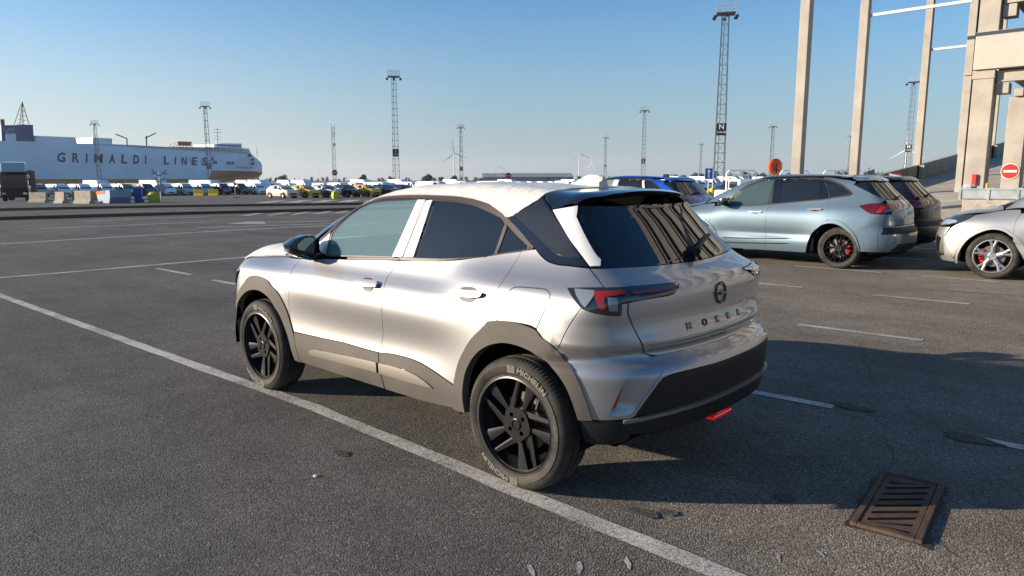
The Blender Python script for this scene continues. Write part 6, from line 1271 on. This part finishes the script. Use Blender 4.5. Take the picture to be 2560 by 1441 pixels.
def mast(x,y,H,label,sign=None,zs=10.2,sgm=None,pale=False,yaw=None,detail=True,antenna=False):
    yaw=R(-47) if yaw is None else yaw; o=thing('floodlight_mast',(x,y,gz(x)),yaw,label,'floodlight mast','lattice floodlight masts'); steel=wst if pale else gst
    mast_mesh(H-1.6,1.75,1.05,detail).build('lattice',steel,o)
    b=MB(); zp=H-1.6; 
    if not antenna:
        b.box(-1.3,-1.5,zp,1.3,1.5,zp+.14); pf_=b.build('platform',steel,o); b=MB()
        for s_ in (-1,1):
            for z in (.55,1.1,1.6): b.bar((s_*1.3,-1.5,zp+z),(s_*1.3,1.5,zp+z),.04,4); b.bar((-1.3,s_*1.5,zp+z),(1.3,s_*1.5,zp+z),.04,4)
            for q in (-1.5,-.5,.5,1.5): b.bar((s_*1.3,q,zp),(s_*1.3,q,zp+1.6),.04,4)
        b.build('railing',wst,o)
        for q in ((-.8,-1.7),(.8,-1.7),(-.8,1.7),(.8,1.7),(-1.5,0),(1.5,0)):
            b=MB(); b.box(q[0]-.28,q[1]-.28,zp-.65,q[0]+.28,q[1]+.28,zp-.30,None); b.build('floodlight',dk,o,bevel=.05)
    else:
        for q in ((0,-.8),(.7,.5),(-.7,.5)):
            for k in range(2):
                b=MB(); b.box(q[0]-.16,q[1]-.12,H-2.6-3.2*k,q[0]+.16,q[1]+.12,H-.2-3.2*k); b.build('antenna_panel',wt,o)
        b=MB(); b.lathe([(0,.2),(.7,.3),(.75,.42)],14,'x',M=Matrix.Translation((-.9,-.3,H-9.5))); b.build('dish_antenna',wt,o)
    if sign:
        hh=.98 if len(sign)>1 else .8
        b=MB(); b.box(-1.05,-.80,zs-hh,-.98,.80,zs+hh); s_=b.build('sign_board',sgm or blk,o)
        if sgm is None:
            text_on('lettering',sign[0],1.15,wt,s_,(-1.06,0,zs+.38),(0,-1,0),(0,0,1),w=.02,extr=.004)
            if len(sign)>1: text_on('lettering',sign[1],.50,wt,s_,(-1.06,0,zs-.48),(0,-1,0),(0,0,1),w=.01,extr=.004)
    return o
mast(52.5,-107.9,30,'tallest looking lattice mast with black board reading N',('N','119-10'),10.1,yaw=R(-58))
mast(144.9,-112.9,30,'lattice mast with black board reading J above the crossover roof',('J','119-10'),9.4,yaw=R(-38))
mast(252.2,-112.6,30,'lattice mast standing in front of the ship beside its bridge',('H','119-10'),7.5,detail=False,yaw=R(-25))
mast(366.5,-112.2,30,'mast with broad head over the middle of the ship',None,detail=False,yaw=R(-20))
mast(280.9,-184.3,28,'pale mast with white antenna panels behind the no entry sign',None,pale=True,detail=False,antenna=True,yaw=R(-32))
mast(258.2,-243.7,30,'lattice mast right of the largest wind turbine',('H','119-10'),8,detail=False,yaw=R(-42))
mast(256.4,-366.5,30,'lattice mast with yellow green board above the grey shed end',('',),11,ygs,detail=False,yaw=R(-55))
mast(145.6,-233.4,30,'lattice mast with black board above the blue car',('J','119-20'),9.5,yaw=R(-57))
mast(250.5,-480.4,30,'smallest lattice mast left of the blue arrow signs',None,detail=False,yaw=R(-60))
mast(142.2,-346.5,30,'lattice mast with yellow green board left of the orange disc',('',),8,ygs,detail=False,yaw=R(-65))
mast(50.8,-219.3,30,'lattice mast with black board between the second and third concrete columns',('M','119-20'),10.5,yaw=R(-76))
mast(138.1,-453.2,30,'distant mast half hidden behind the second concrete column',None,detail=False,yaw=R(-70))
# ---------------------------------------------------------------- wind turbines
tw=mat('white turbine',(.66,.67,.68),.5)
def turbine(x,y,Hh,Rb,rot,yaw,label):
    o=thing('wind_turbine',(x,y,0),yaw,label,'wind turbine','wind turbines on the horizon')
    b=MB(); b.bar((0,0,-2),(0,0,Hh),2.6,10,1.5); b.build('tower',tw,o,smooth=40)
    b=MB(); b.box(-4,-2,Hh-1.5,7,2,Hh+2.5); b.build('nacelle',tw,o,bevel=.5)
    for k in range(3):
        a=R(rot+120*k); b=MB(); d=Vector((0,math.cos(a),math.sin(a))); p=Vector((-5,0,Hh+.5)); n=Vector((0,-d.z,d.y))
        vs=[p+d*1-n*.9,p+d*1+n*.9,p+d*Rb*.2-n*1.6,p+d*Rb*.2+n*2.4,p+d*Rb*.6-n*.6,p+d*Rb*.6+n*1.7,p+d*Rb-n*.1,p+d*Rb+n*.4]; q=Vector((.8,0,0))
        b.add(vs+[v+q for v in vs],[(0,1,3,2),(2,3,5,4),(4,5,7,6),(8,10,11,9),(10,12,13,11),(12,14,15,13),(0,2,10,8),(2,4,12,10),(4,6,14,12),(1,9,11,3),(3,11,13,5),(5,13,15,7),(6,7,15,14),(0,8,9,1)]); b.build('blade',tw,o)
turbine(1748,-1625,90,50,98,R(137),'large wind turbine between the two masts above the crossover'); turbine(5174,-3276,90,52,112,R(150),'small wind turbine left of the antenna mast')
turbine(3434,-3616,90,55,105,R(130),'small wind turbine behind the second no entry sign'); turbine(1649,-2185,100,48,98,R(127),'large wind turbine above the shed end, tallest of the right pair')
turbine(2705,-3703,90,52,80,R(105),'small wind turbine right of the large one above the shed'); turbine(4389,-3441,90,50,100,R(140),'small wind turbine half hidden behind the board J mast')
turbine(598,-2493,95,60,-28,R(100),'wind turbine whose blades show behind a black mast board')
# ---------------------------------------------------------------- grey shed
sw=mat('grey shed cladding',(.20,.22,.24),.6,bump=.02,bump_scale=.6); sr=mat('pale shed roof sheet',(.33,.35,.36),.5,.2); sk=mat('dark roof light',(.06,.08,.10),.3)
sd_=thing('warehouse',(390,-446,0),R(-45),'long low grey warehouse with strips in its pitched roof','warehouse')
for y0,y1,x0 in ((-38,23,0),(23,38,6)):
    b=MB(); b.box(x0,y0,0,x0+36,y1,4.2); 
    b.prism([(x0,4.2),(x0+36,4.2),(x0+18,7.2)],y0,y1,'y'); b.build('wall',sw,sd_)
    b=MB(); b.add([(x0-.6,y0-.5,4.15),(x0-.6,y1+.5,4.15),(x0+18,y1+.5,7.45),(x0+18,y0-.5,7.45),(x0+36.6,y0-.5,4.15),(x0+36.6,y1+.5,4.15)],[(0,1,2,3),(3,2,5,4)]); rf_=b.build('roof',sr,sd_)
    b=MB(); y=y0+4
    while y<y1-3:
        b.add([(x0+3,y,4.15+.16+3/18.6*3.3+.1),(x0+3,y+.9,4.41+.53+.1),(x0+15,y+3.4,4.41+2.70),(x0+15,y+2.5,4.41+2.70)],[(0,1,2,3)]); y+=5.2
    b.build('roof_light',sk,rf_)

# ---------------------------------------------------------------- concrete car park and ramp
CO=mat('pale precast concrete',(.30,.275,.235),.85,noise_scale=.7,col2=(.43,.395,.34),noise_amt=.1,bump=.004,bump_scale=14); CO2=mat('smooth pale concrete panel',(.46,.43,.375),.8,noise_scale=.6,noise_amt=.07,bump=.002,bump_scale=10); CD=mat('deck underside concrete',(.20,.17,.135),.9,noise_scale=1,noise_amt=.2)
CR=mat('ramp floor concrete',(.40,.365,.30),.9,noise_scale=.7,noise_amt=.2)
bld=thing('car_park',(0,-33,0),0,'beige concrete multi storey car park at the right edge','car park building')
def cb(name,m,boxes,par=bld,bevel=.02):
    b=MB()
    for q in boxes: b.box(*q)
    return b.build(name,m,par,bevel=bevel)
cb('pillar',CO,[(3.36,-1.0,0,4.12,0,5.80)]); cb('corbel',CO,[(3.34,-.9,5.80,4.16,.05,6.16)])
cb('pillar',CO,[(2.14,-1.3,0,2.80,-.3,5.0)]); cb('corbel',CO,[(2.30,-1.2,5.0,2.62,-.1,5.3)])
for x in range(-86,0,6): cb('pillar',CO,[(x-.4,-1.0,0,x+.4,0,6.1)])
# spandrel panels and decks, storey by storey
for k,z in enumerate((6.17,9.35,12.5,15.65,18.8,21.95,25.1)):
    for x0 in range(-86,4,8):
        x1=min(x0+7.96,4.13); cb('parapet_panel',CO2,[(x0,-.22,z,x1,.20,z+1.54)])
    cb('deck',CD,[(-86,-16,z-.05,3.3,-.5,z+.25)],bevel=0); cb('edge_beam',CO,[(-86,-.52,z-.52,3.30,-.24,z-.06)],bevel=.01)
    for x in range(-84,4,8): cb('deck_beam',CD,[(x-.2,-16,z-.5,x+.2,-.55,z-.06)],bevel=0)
    cb('pillar',CO,[(3.38,-1.0,z+1.56,4.14,-.05,z+3.1)])
    for x in range(-86,0,12): cb('pillar',CO,[(x-.35,-1.0,z+1.56,x+.35,-.3,z+2.7)])
    cb('corbel',CO,[(2.85,-1.0,z-1.0 if k==0 else z-1.05,3.34,-.3,z-.55)])
cb('pillar',CO,[(4.19,-.9,6.0,4.47,.02,27)],bevel=.01); cb('pillar',CO,[(4.19,-.95,0,4.44,-.05,5.98)],bevel=.01)
cb('pillar',CO,[(3.6,-22.5,2.0,4.0,-22.0,27),(2.0,-15.8,0,2.4,-15.4,6),(-4,-15.8,0,-3.6,-15.4,6),(-12,-15.8,0,-11.6,-15.4,6),(-20,-15.8,0,-19.6,-15.4,6)])
# no entry disc and red hydrant box on the pillars
red=mat('sign red',(.55,.02,.015),.45); wht=mat('sign white',(.75,.74,.72),.45); blu=mat('sign blue',(.005,.09,.42),.4); blu2=mat('faded sign blue',(.02,.17,.42),.4); yel=mat('yellow painted base',(.62,.45,.01),.6); con=mat('weathered concrete block',(.33,.30,.25),.9,noise_scale=5,noise_amt=.2); org=mat('orange plastic',(.75,.10,.01),.4); stl=mat('zinc post',(.38,.38,.37),.5,.5)
def disc(parent,m1,m2,r,M_,noentry=True):
    b=MB(); b.lathe([(0,.006),(r*1.0,.006),(r*1.0,-.006)],32,'x',M=M_); s_=b.build('rim',m2,parent)
    b=MB(); b.lathe([(0,.010),(r*.93,.010)],32,'x',M=M_); b.build('disc',m1,parent)
    if noentry: b=MB(); b.box(.0105,-r*.72,-r*.14,.0145,r*.72,r*.14,M_); b.build('bar',m2,parent)
sg=thing('no_entry_sign',(2.50,-33.27,1.90),0,'red no entry disc fixed to the second concrete pillar','road sign')
disc(sg,red,wht,.33,Matrix.Rotation(R(90),4,'Z'))
hb=MB(); hb.box(3.62,-32.99,1.32,3.80,-32.86,1.78); hb.build('hose_box',red,bevel=.02,label='narrow red box mounted on the big concrete pillar',cat='hose box')
# free standing columns with ties
def column(x,y,label,tie=None,H=26):
    o=thing('concrete_column',(x,y,0),0,label,'column','tall free standing concrete columns')
    b=MB(); b.box(-.17,-.42,0,.17,0,H); b.build('shaft',CO,o,bevel=.02)
    if tie: b=MB(); b.box(tie-x,-.25,8.46,-.17,-.15,8.58); b.build('tie_bar',wst,o)
column(7.86,-23.43,'nearest and leftmost tall concrete column, grey eight marks low down'); column(7.84,-30.07,'second tall concrete column from the left',3.9); column(7.84,-41.0,'third tall concrete column, rising behind the ramp wall',4.2); column(7.84,-52.0,'fourth tall column, beside the car park corner'); column(7.8,-63.5,'farthest tall column seen in the gap between pillars')
# ramp
ramp=thing('ramp',(0,0,0),0,'long concrete vehicle ramp with solid side wall rising to the car park','ramp')
fz=lambda y:.75+.072*(-29.6-y) if y<-29 else 0
b=MB(); Y=[-24.2,-29.6,-42,-54,-66,-80]; vs=[]
for y in Y: vs+= [(-14,y,fz(y)+.006),(7.75,y,fz(y)+.006)]
b.add(vs,[(2*i,2*i+1,2*i+3,2*i+2) for i in range(len(Y)-1)])
vs=[]; 
for y in Y: vs+= [(-14,y,0),(-14,y,fz(y)+.006)]
b.add(vs,[(2*i,2*i+1,2*i+3,2*i+2) for i in range(len(Y)-1)]); b.build('ramp_floor',CR,ramp)
b=MB(); Y=[-25.5,-30,-36.3,-42,-53,-66,-80]; vs=[]
tz=[.95,1.45,1.97,2.42,3.36,4.40,5.5]
for y,z in zip(Y,tz): vs+= [(7.76,y,0),(7.98,y,0),(7.98,y,z),(7.76,y,z)]
n=len(Y); fs=[(4*i+j,4*i+(j+1)%4,4*i+4+(j+1)%4,4*i+4+j) for i in range(n-1) for j in range(4)]+[(0,1,2,3),(4*n-4,4*n-1,4*n-2,4*n-3)]; b.add(vs,fs); b.build('side_wall',CO,ramp)
for y,z in ((-30.07,1.45),(-41,2.35),(-52,3.28),(-63.5,4.2)): b=MB(); b.box(7.45,y-.42,0,7.76,y,z); b.build('buttress',CO,ramp)
# stillage on a concrete block, kerb, boards
kb=MB(); kb.box(-6,-23.4,0,3.2,-22.9,.22); kb.build('kerb',mat('worn yellow kerb',(.38,.30,.13),.85,noise_scale=4,noise_amt=.4),kind='structure')
cbk=MB(); cbk.box(.2,-26.9,0,2.85,-25.9,.86); cbk.build('concrete_block',con,bevel=.04,label='weathered concrete block under the grey metal crate',cat='concrete block')
zn=mat('grey zinc sheet',(.30,.34,.36),.5,.3,noise_scale=3,noise_amt=.15)
cr=thing('metal_crate',(2.0,-26.4,.87),0,'long grey metal crate lying on a concrete block','crate')
b=MB(); b.box(-1.6,-.38,.02,1.0,-.34,.34); b.box(-1.6,.34,.02,1.0,.38,.34); b.box(-1.6,-.34,.0,1.0,.34,.04); b.build('side_panel',zn,cr)
b=MB(); 
for x in (-1.6,-.75,.1,.95): 
    for y in (-.41,.38): b.box(x-.03,y,-.02,x+.05,y+.03,.40)
b.box(-1.62,.36,.33,1.02,.42,.38); b.box(-1.62,-.42,.33,1.02,-.36,.38); b.build('frame',zn,cr)
b=MB(); b.lathe([(0,.12),(.16,.10),(.24,.02),(.2,-.04)],10,'z',M=Matrix.Translation((.75,0,.42))); b.build('wrapped_bundle',mat('crumpled plastic wrap',(.45,.45,.44),.4,bump=.02,bump_scale=12),cr)
for x,y,z,lb in ((.45,-26.2,1.25,'small amber cap on the right of the metal crate'),(2.2,-26.2,1.25,'small amber cap on the left of the metal crate')):
    b=MB(); b.bar((0,0,0),(0,0,.14),.045,10); b.lathe([(.045,.14),(.03,.19),(0,.2)],10,'z'); b.build('amber_cap',mat('amber plastic',(.75,.33,.03),.4),loc=(x,y,z-.01),label=lb,cat='beacon')
hz=thing('barrier_board',(3.35,-19.0,0),R(-60),'red and white warning board leaning behind the black car','warning board')
b=MB(); b.box(-.03,-.16,1.25,.0,.16,1.72); b.build('board',red,hz); b=MB()
for k in range(3): b.add([(-.034,-.16,1.30+.15*k),(-.034,.16,1.38+.15*k),(-.034,.16,1.44+.15*k),(-.034,-.16,1.36+.15*k)],[(0,1,2,3)])
b.build('stripe',wht,hz); b=MB(); b.bar((0,0,0),(0,0,1.3),.03,8); b.build('post',stl,hz)
# ---------------------------------------------------------------- road signs
def dome(parent,m,r=.45,h=.5,M_=None):
    b=MB(); b.lathe([(r,0),(r*1.0,h*.25),(r*.86,h*.62),(r*.55,h*.9),(r*.2,h),(0,h)],9,'z'); return b.build('base',m,parent)
def ne_sign(x,y,zc,label,r=.30,face=None):
    x,y=far(x,y)
    f=math.atan2(cam.location.y-y,cam.location.x-x) if face is None else face
    o=thing('no_entry_sign',(x,y,gz(x)),f,label,'road sign'); b=MB(); b.bar((-.03,0,.3),(-.03,0,zc+r),.035,8); b.build('post',stl,o); disc(o,red,wht,r,Matrix.Translation((0,0,zc))); return o
CAMXY=(cam.matrix_world.translation.x,cam.matrix_world.translation.y)
def facing(x,y): return math.atan2(CAMXY[1]-y,CAMXY[0]-x)
s1=ne_sign(58.3,-36.8,2.85,'no entry sign on an eight sided yellow base in front of the compact cars',.33,facing(58.3,-36.8)+.3); b=MB(); b.lathe([(.46,0),(.5,.3),(.42,.72),(.28,.84),(0,.86)],8,'z'); b.build('base',yel,s1)
s2=ne_sign(41.5,-44.0,2.25,'no entry sign standing before the grey shed',.30,facing(41.5,-44)+.2); dome(s2,yel)
s3=ne_sign(71,-32.7,1.7,'small round sign on a black foot left of the cream compact car',.22,facing(71,-32.7)+.5); b=MB(); b.bar((0,0,0),(0,0,.08),.5,12); b.build('foot',dk,s3)
def arrow_sign(x,y,zc,w_,h_,m,label,basec):
    o=thing('one_way_sign',(x,y,gz(x)),facing(x,y)+.15,label,'road sign'); b=MB(); b.bar((-.04,0,.3),(-.04,0,zc+h_/2),.04,8); b.build('post',wht,o)
    b=MB(); b.box(-.01,-w_/2,zc-h_/2,.0,w_/2,zc+h_/2); p=b.build('panel',wht,o); b=MB(); b.box(.0005,-w_/2+.05,zc-h_/2+.05,.004,w_/2-.05,zc+h_/2-.05); b.build('face',m,o)
    b=MB(); b.box(.0045,-w_*.055,zc-h_*.37,.008,w_*.055,zc+h_*.15); b.prism([(-w_*.2,zc+h_*.15),(w_*.2,zc+h_*.15),(0,zc+h_*.38)],.0045,.008,'x'); b.build('arrow',wht,o)
    if basec: b=MB(); b.lathe([(.55,0),(.5,.4),(.42,.4)],10,'z'); b.build('plinth',con,o); d_=dome(o,yel,.46,.55); d_.location=(0,0,.38)
    else: dome(o,yel,.5,.72)
    return o
arrow_sign(26.6,-53.4,2.20,.72,1.0,blu,'larger blue sign with white arrow on a yellow dome',False); arrow_sign(30.2,-61.4,2.22,.70,.80,blu2,'paler blue arrow sign on yellow dome and concrete plinth',True)
ob=thing('orange_disc_sign',(15.4,-40.2,0),facing(15.4,-40.2)+R(38),'orange disc sign seen from the side on a white post','road sign')
b=MB(); b.lathe([(0,.05),(.40,.03),(.48,-.04),(.48,-.10),(0,-.12)],28,'x',M=Matrix.Translation((0,0,2.35))@Matrix.Scale(1.05,4)); b.build('disc',org,ob,smooth=40)
b=MB(); b.bar((-.05,.40,0),(-.05,.40,2.6),.08,8); b.build('post',wht,ob); b=MB(); b.box(.055,-.04,1.95,.075,.04,2.55); b.box(.055,-.18,2.1,.075,.18,2.16); b.box(.055,-.18,2.16,.075,-.12,2.4); b.build('bracket',dk,ob)
op=thing('orange_post',(24.0,-52.0,gz(24)),0,'orange post with yellow lower part right of the blue arrow signs','post'); b=MB(); b.bar((0,0,0),(0,0,1.8),.13,8); b.build('post',mat('faded orange paint',(.5,.17,.04),.6),op); b=MB(); b.box(-.2,-.2,0,.2,.2,1.0); b.build('housing',mat('brown painted steel',(.20,.09,.03),.6),op,bevel=.03)
b=MB(); b.bar((0,0,0),(0,0,.95),.16,10); b.build('bollard',yel,loc=(28.0,-57.0,gz(28)),label='yellow bollard right of the blue arrow signs',cat='bollard')
# ---------------------------------------------------------------- clutter at the left
def jersey(x,y,rz,L,m,label,cat='concrete barrier',group=None,H=.85):
    b=MB(); b.prism([(-.32,0),(.32,0),(.30,.14),(.14,.36),(.10,H),(-.10,H),(-.14,.36),(-.30,.14)],-L/2,L/2,'y'); return b.build('barrier',m,bevel=.03,loc=(*far(x,y),gz(far(x,y)[0])),rotz=rz,label=label,cat=cat,group=group)
jersey(85,-34.9,R(-47),1.4,yel,'left of the two yellow barriers before the pale vans','barrier',H=1.0); jersey(83.6,-36.1,R(-47),1.4,yel,'right of the two yellow barriers before the pale vans','barrier',H=1.0)
jersey(62.9,-14.1,R(-75),1.4,con,'smaller concrete barrier left of the larger one',H=1.05); jersey(60.0,-14.9,R(-70),2.1,con,'larger concrete barrier beside the tilted skip',H=1.15); jersey(67.5,-13.7,R(-60),2.0,con,'concrete barrier right beside the dark truck',H=1.0)
jersey(71,-10.6,R(-60),2.6,con,'concrete barrier under the front of the dark truck',H=1.0)
sk_=thing('skip_container',(*far(60.6,-17.2),gz(far(60.6,-17.2)[0])),R(-30),'low pale blue skip with orange stripe and tilted side','skip'); b=MB(); b.prism([(-.1,.55),(.3,.0),(2.9,.0),(3.3,.50),(3.3,1.0),(-.1,1.2)],-.9,.9,'x',M=Matrix.Rotation(R(-60),4,'Z')@Matrix.Translation((0,-1.9,0))); b.build('tub',mat('pale blue steel',(.22,.30,.42),.5),sk_,bevel=.03)
b=MB(); b.prism([(1.2,.86),(3.32,.80),(3.32,1.02),(1.2,1.14)],-.94,-.905,'x',M=Matrix.Rotation(R(-60),4,'Z')@Matrix.Translation((0,-1.9,0))); b.build('stripe',org,sk_)
bn=thing('wheelie_bin',(*far(60.2,-19.0),gz(far(60.2,-19.0)[0])),R(-120),'blue wheeled bin right of the skip','bin'); b=MB(); b.prism([(-.28,0),(.28,0),(.36,1.25),(-.36,1.25)],-.3,.3,'y'); b.build('body',mat('blue bin plastic',(.01,.06,.35),.5),bn,bevel=.02); b=MB(); b.box(-.4,-.34,1.25,.4,.34,1.33); b.build('lid',mat('blue bin lid',(.01,.05,.28),.5),bn,bevel=.02)
for s_ in (-.25,.25):
    b=MB(); b.bar((.3,s_-.03,.12),(.3,s_+.03,.12),.12,12); b.build('wheel',M['v_tyre'],bn)
b=MB(); b.lathe([(.46,0),(.52,.3),(.5,.75),(.36,.95),(0,1.0)],12,'z'); b.build('sign_base',mat('dull yellow plastic',(.42,.36,.02),.6),loc=(*far(58.5,-19.6),gz(far(58.5,-19.6)[0])),label='dull yellow round base standing right of the blue bin',cat='sign base')
for (x,y,lb) in ((78,-19.5,'left one of two yellow drums behind the barriers'),(77,-20.9,'right one of two yellow drums behind the barriers')):
    b=MB(); b.lathe([(.42,0),(.46,.3),(.42,.9),(0,.95)],12,'z'); b.build('yellow_drum',yel,loc=(*far(x,y),gz(far(x,y)[0])),label=lb,cat='drum')
for k,(x,y) in enumerate(((74,-15.2),(73,-16.6),(72.5,-18.0),(71.5,-19.6),(71,-21))):
    b=MB(); b.bar((0,0,0),(0,0,1.9),.05,6); b.bar((0,0,.1),(0,0,.5),.16,8,.07); b.build('delineator_post',mat('orange red post',(.45,.08,.03),.5) if k==0 else D.materials['orange red post'],loc=(*far(x,y),gz(far(x,y)[0])),label='thin orange red marker post behind the concrete barriers',cat='post',group='orange red marker posts')
sp=thing('forked_signpost',(*far(70,-24.6),gz(far(70,-24.6)[0])),facing(70,-24.6),'tall post with forked arms and a diamond board','signpost'); b=MB(); b.bar((0,0,0),(0,0,3.1),.07,8); b.build('post',stl,sp)
b=MB()
for s_ in (-1,1): b.bar((0,0,2.6),(0,s_*.75,3.35),.05,6); b.bar((0,0,1.9),(0,s_*.55,2.5),.04,6); b.bar((0,s_*.45,3.0),(0,s_*.8,2.9),.05,5)
b.build('arm',dk,sp); b=MB(); b.prism([(-.75,1.35),(0,.65),(.75,1.35),(0,2.0)],-.12,-.09,'x'); b.build('board',mat('grey sign back',(.32,.36,.40),.5),sp)
tr=thing('truck',(91,-17.4,gz(91)),facing(91,-17.4)-.12,'dark red truck with black front and white load, blurred at the left edge','truck')
b=MB(); b.box(-1.2,-1.25,.9,1.2,1.25,2.9); b.build('cab',mat('dark red truck paint',(.13,.016,.014),.3,0,.5),tr,bevel=.12)
b=MB(); b.box(1.2,-1.1,1.7,1.23,1.1,2.5); b.box(-.2,-1.27,1.8,.9,-1.25,2.45); b.box(-.2,1.25,1.8,.9,1.27,2.45); b.build('windscreen',M['v_glass'],tr)
b=MB(); b.box(1.1,-1.25,.45,1.45,1.25,1.5); b.box(-7,-1.1,.7,-1.2,1.1,1.0); b.box(-1.0,-1.2,2.9,.6,1.2,3.15); b.build('bumper',M['plastic_clean'],tr,bevel=.05)
b=MB(); b.prism([(-1.3,3.15),(1.0,3.15),(.7,4.2),(-1.1,4.3)],-1.1,1.1,'y'); b.build('roof_fairing',M['v_ltblue'],tr,bevel=.15)
b=MB(); b.box(-6.8,-1.2,1.0,-1.6,1.2,3.4); b.build('load',mat('brown truck load',(.06,.02,.016),.8),tr,bevel=.1)
for s_ in (1,-1):
    b=MB(); b.box(1.42,s_*.95-.18,.75,1.48,s_*.95+.18,.95); b.build('headlight',M['lamp_clear2'],tr)
    for x in (.3,-3.6,-5): b=MB(); b.bar((x,s_*.85,.5),(x,s_*1.2,.5),.5,18); b.build('wheel',M['v_tyre'],tr)
    b=MB(); b.box(1.0,s_*1.45-.12,1.7,1.15,s_*1.45+.12,2.5); b.build('mirror',M['plastic_clean'],tr,bevel=.03)
# ---------------------------------------------------------------- trees
def leafmat(n,c1,c2): return mat(n,c1,.7,noise_scale=.25,col2=c2,noise_amt=.1)
LG=leafmat('mid green foliage',(.035,.060,.020),(.075,.105,.040)); LB=mat('tree bark',(.06,.045,.03),.9)
def crown(b,cx,cy,cz,rx,rz_,n,s,rng):
    clumps=[(rng.normal(0,.5),rng.normal(0,.5),rng.uniform(-.8,.9),rng.uniform(.35,.6)) for _ in range(9)]
    for _ in range(n):
        c=clumps[rng.randint(9)]; d=rng.normal(size=3); d/=np.linalg.norm(d); r=c[3]*rng.uniform(.6,1.)
        p=np.array([cx+(c[0]*.55+d[0]*r)*rx,cy+(c[1]*.55+d[1]*r)*rx,cz+(c[2]*.6+d[2]*r)*rz_])
        u=rng.normal(size=3); u/=np.linalg.norm(u); v=np.cross(u,rng.normal(size=3)); v/=np.linalg.norm(v); k=s*rng.uniform(.6,1.4)
        b.add([p-u*k,p+v*k*.7,p+u*k,p-v*k*.7],[(0,1,2,3)])
def tree(x,y,h,w_,label,rng):
    o=thing('broadleaf_tree',(x,y,-.5),0,label,'tree','scattered trees beyond the vans'); b=MB(); b.bar((0,0,0),(0,0,h*.55),h*.04,7,h*.015)
    for k in range(5): a=k*1.3; b.bar((0,0,h*(.25+.06*k)),(math.cos(a)*w_*.4,math.sin(a)*w_*.4,h*(.5+.08*k)),h*.015,5,h*.006)
    b.build('trunk',LB,o); b=MB(); crown(b,0,0,h*.58,w_*.75,h*.42,900,h*.05,rng); b.build('crown',LG,o)
rg=np.random.RandomState(3)
for (x,y,h,w_,lb) in ((229,-196,5.4,3.6,'largest round tree beyond the vans, left of the big turbine'),(303,-170,5.2,3.6,'tree just right of the ship bow'),(323,-179,3.8,3,'small tree at the tip of the ship bow'),(250,-178,4.6,2.2,'narrow small tree left of the mast with board J'),(265,-204,4.0,2.2,'small tree close left of the mast with board J'),(248,-221,3.7,2.0,'small tree left of the turbine foot'),(236,-218,4.4,2.4,'bushy tree right of the turbine foot'),(252,-232,4.2,2.4,'rounded tree at the turbine foot'),(284,-283,3.4,2.6,'low tree right of the boarded mast')):
    tree(x,y,h,w_,lb,rg)
def belt(x0,y0,x1,y1,n,h,label):
    b=MB(); 
    for k in range(n):
        t=(k+rg.uniform(-.3,.3))/n; hh=h*rg.uniform(.65,1.1); x=x0+(x1-x0)*t+rg.normal(0,3); y=y0+(y1-y0)*t+rg.normal(0,3); crown(b,x,y,hh*.5,hh*.42,hh*.5,150,hh*.085,rg)
    b.build('distant_trees',LG,kind='stuff',label=label)
belt(253,-449,190,-507,26,7.4,'line of trees behind the rows of vans'); belt(140,-440,98,-482,16,9.8,'trees seen between the concrete columns'); belt(300,-404,284,-420,6,4.2,'low trees right of the shed'); belt(640,-300,480,-420,40,4.5,'low far tree line beyond the yard'); belt(480,-420,330,-480,34,5.0,'low far tree line behind the shed')

# ---------------------------------------------------------------- morning haze
hzb=MB(); hzb.box(-150,-5200,-2.2,7200,400,170); hm=D.materials.new('haze'); hm.use_nodes=True; t_=hm.node_tree; t_.nodes.remove(t_.nodes['Principled BSDF']); pv=t_.nodes.new('ShaderNodeVolumePrincipled')
pv.inputs['Color'].default_value=(.93,.95,1,1); pv.inputs['Density'].default_value=.00011; pv.inputs['Anisotropy'].default_value=.2
t_.links.new(pv.outputs[0],t_.nodes['Material Output'].inputs['Volume']); hzb.build('haze',hm,kind='stuff',label='thin pale morning haze over the yard')
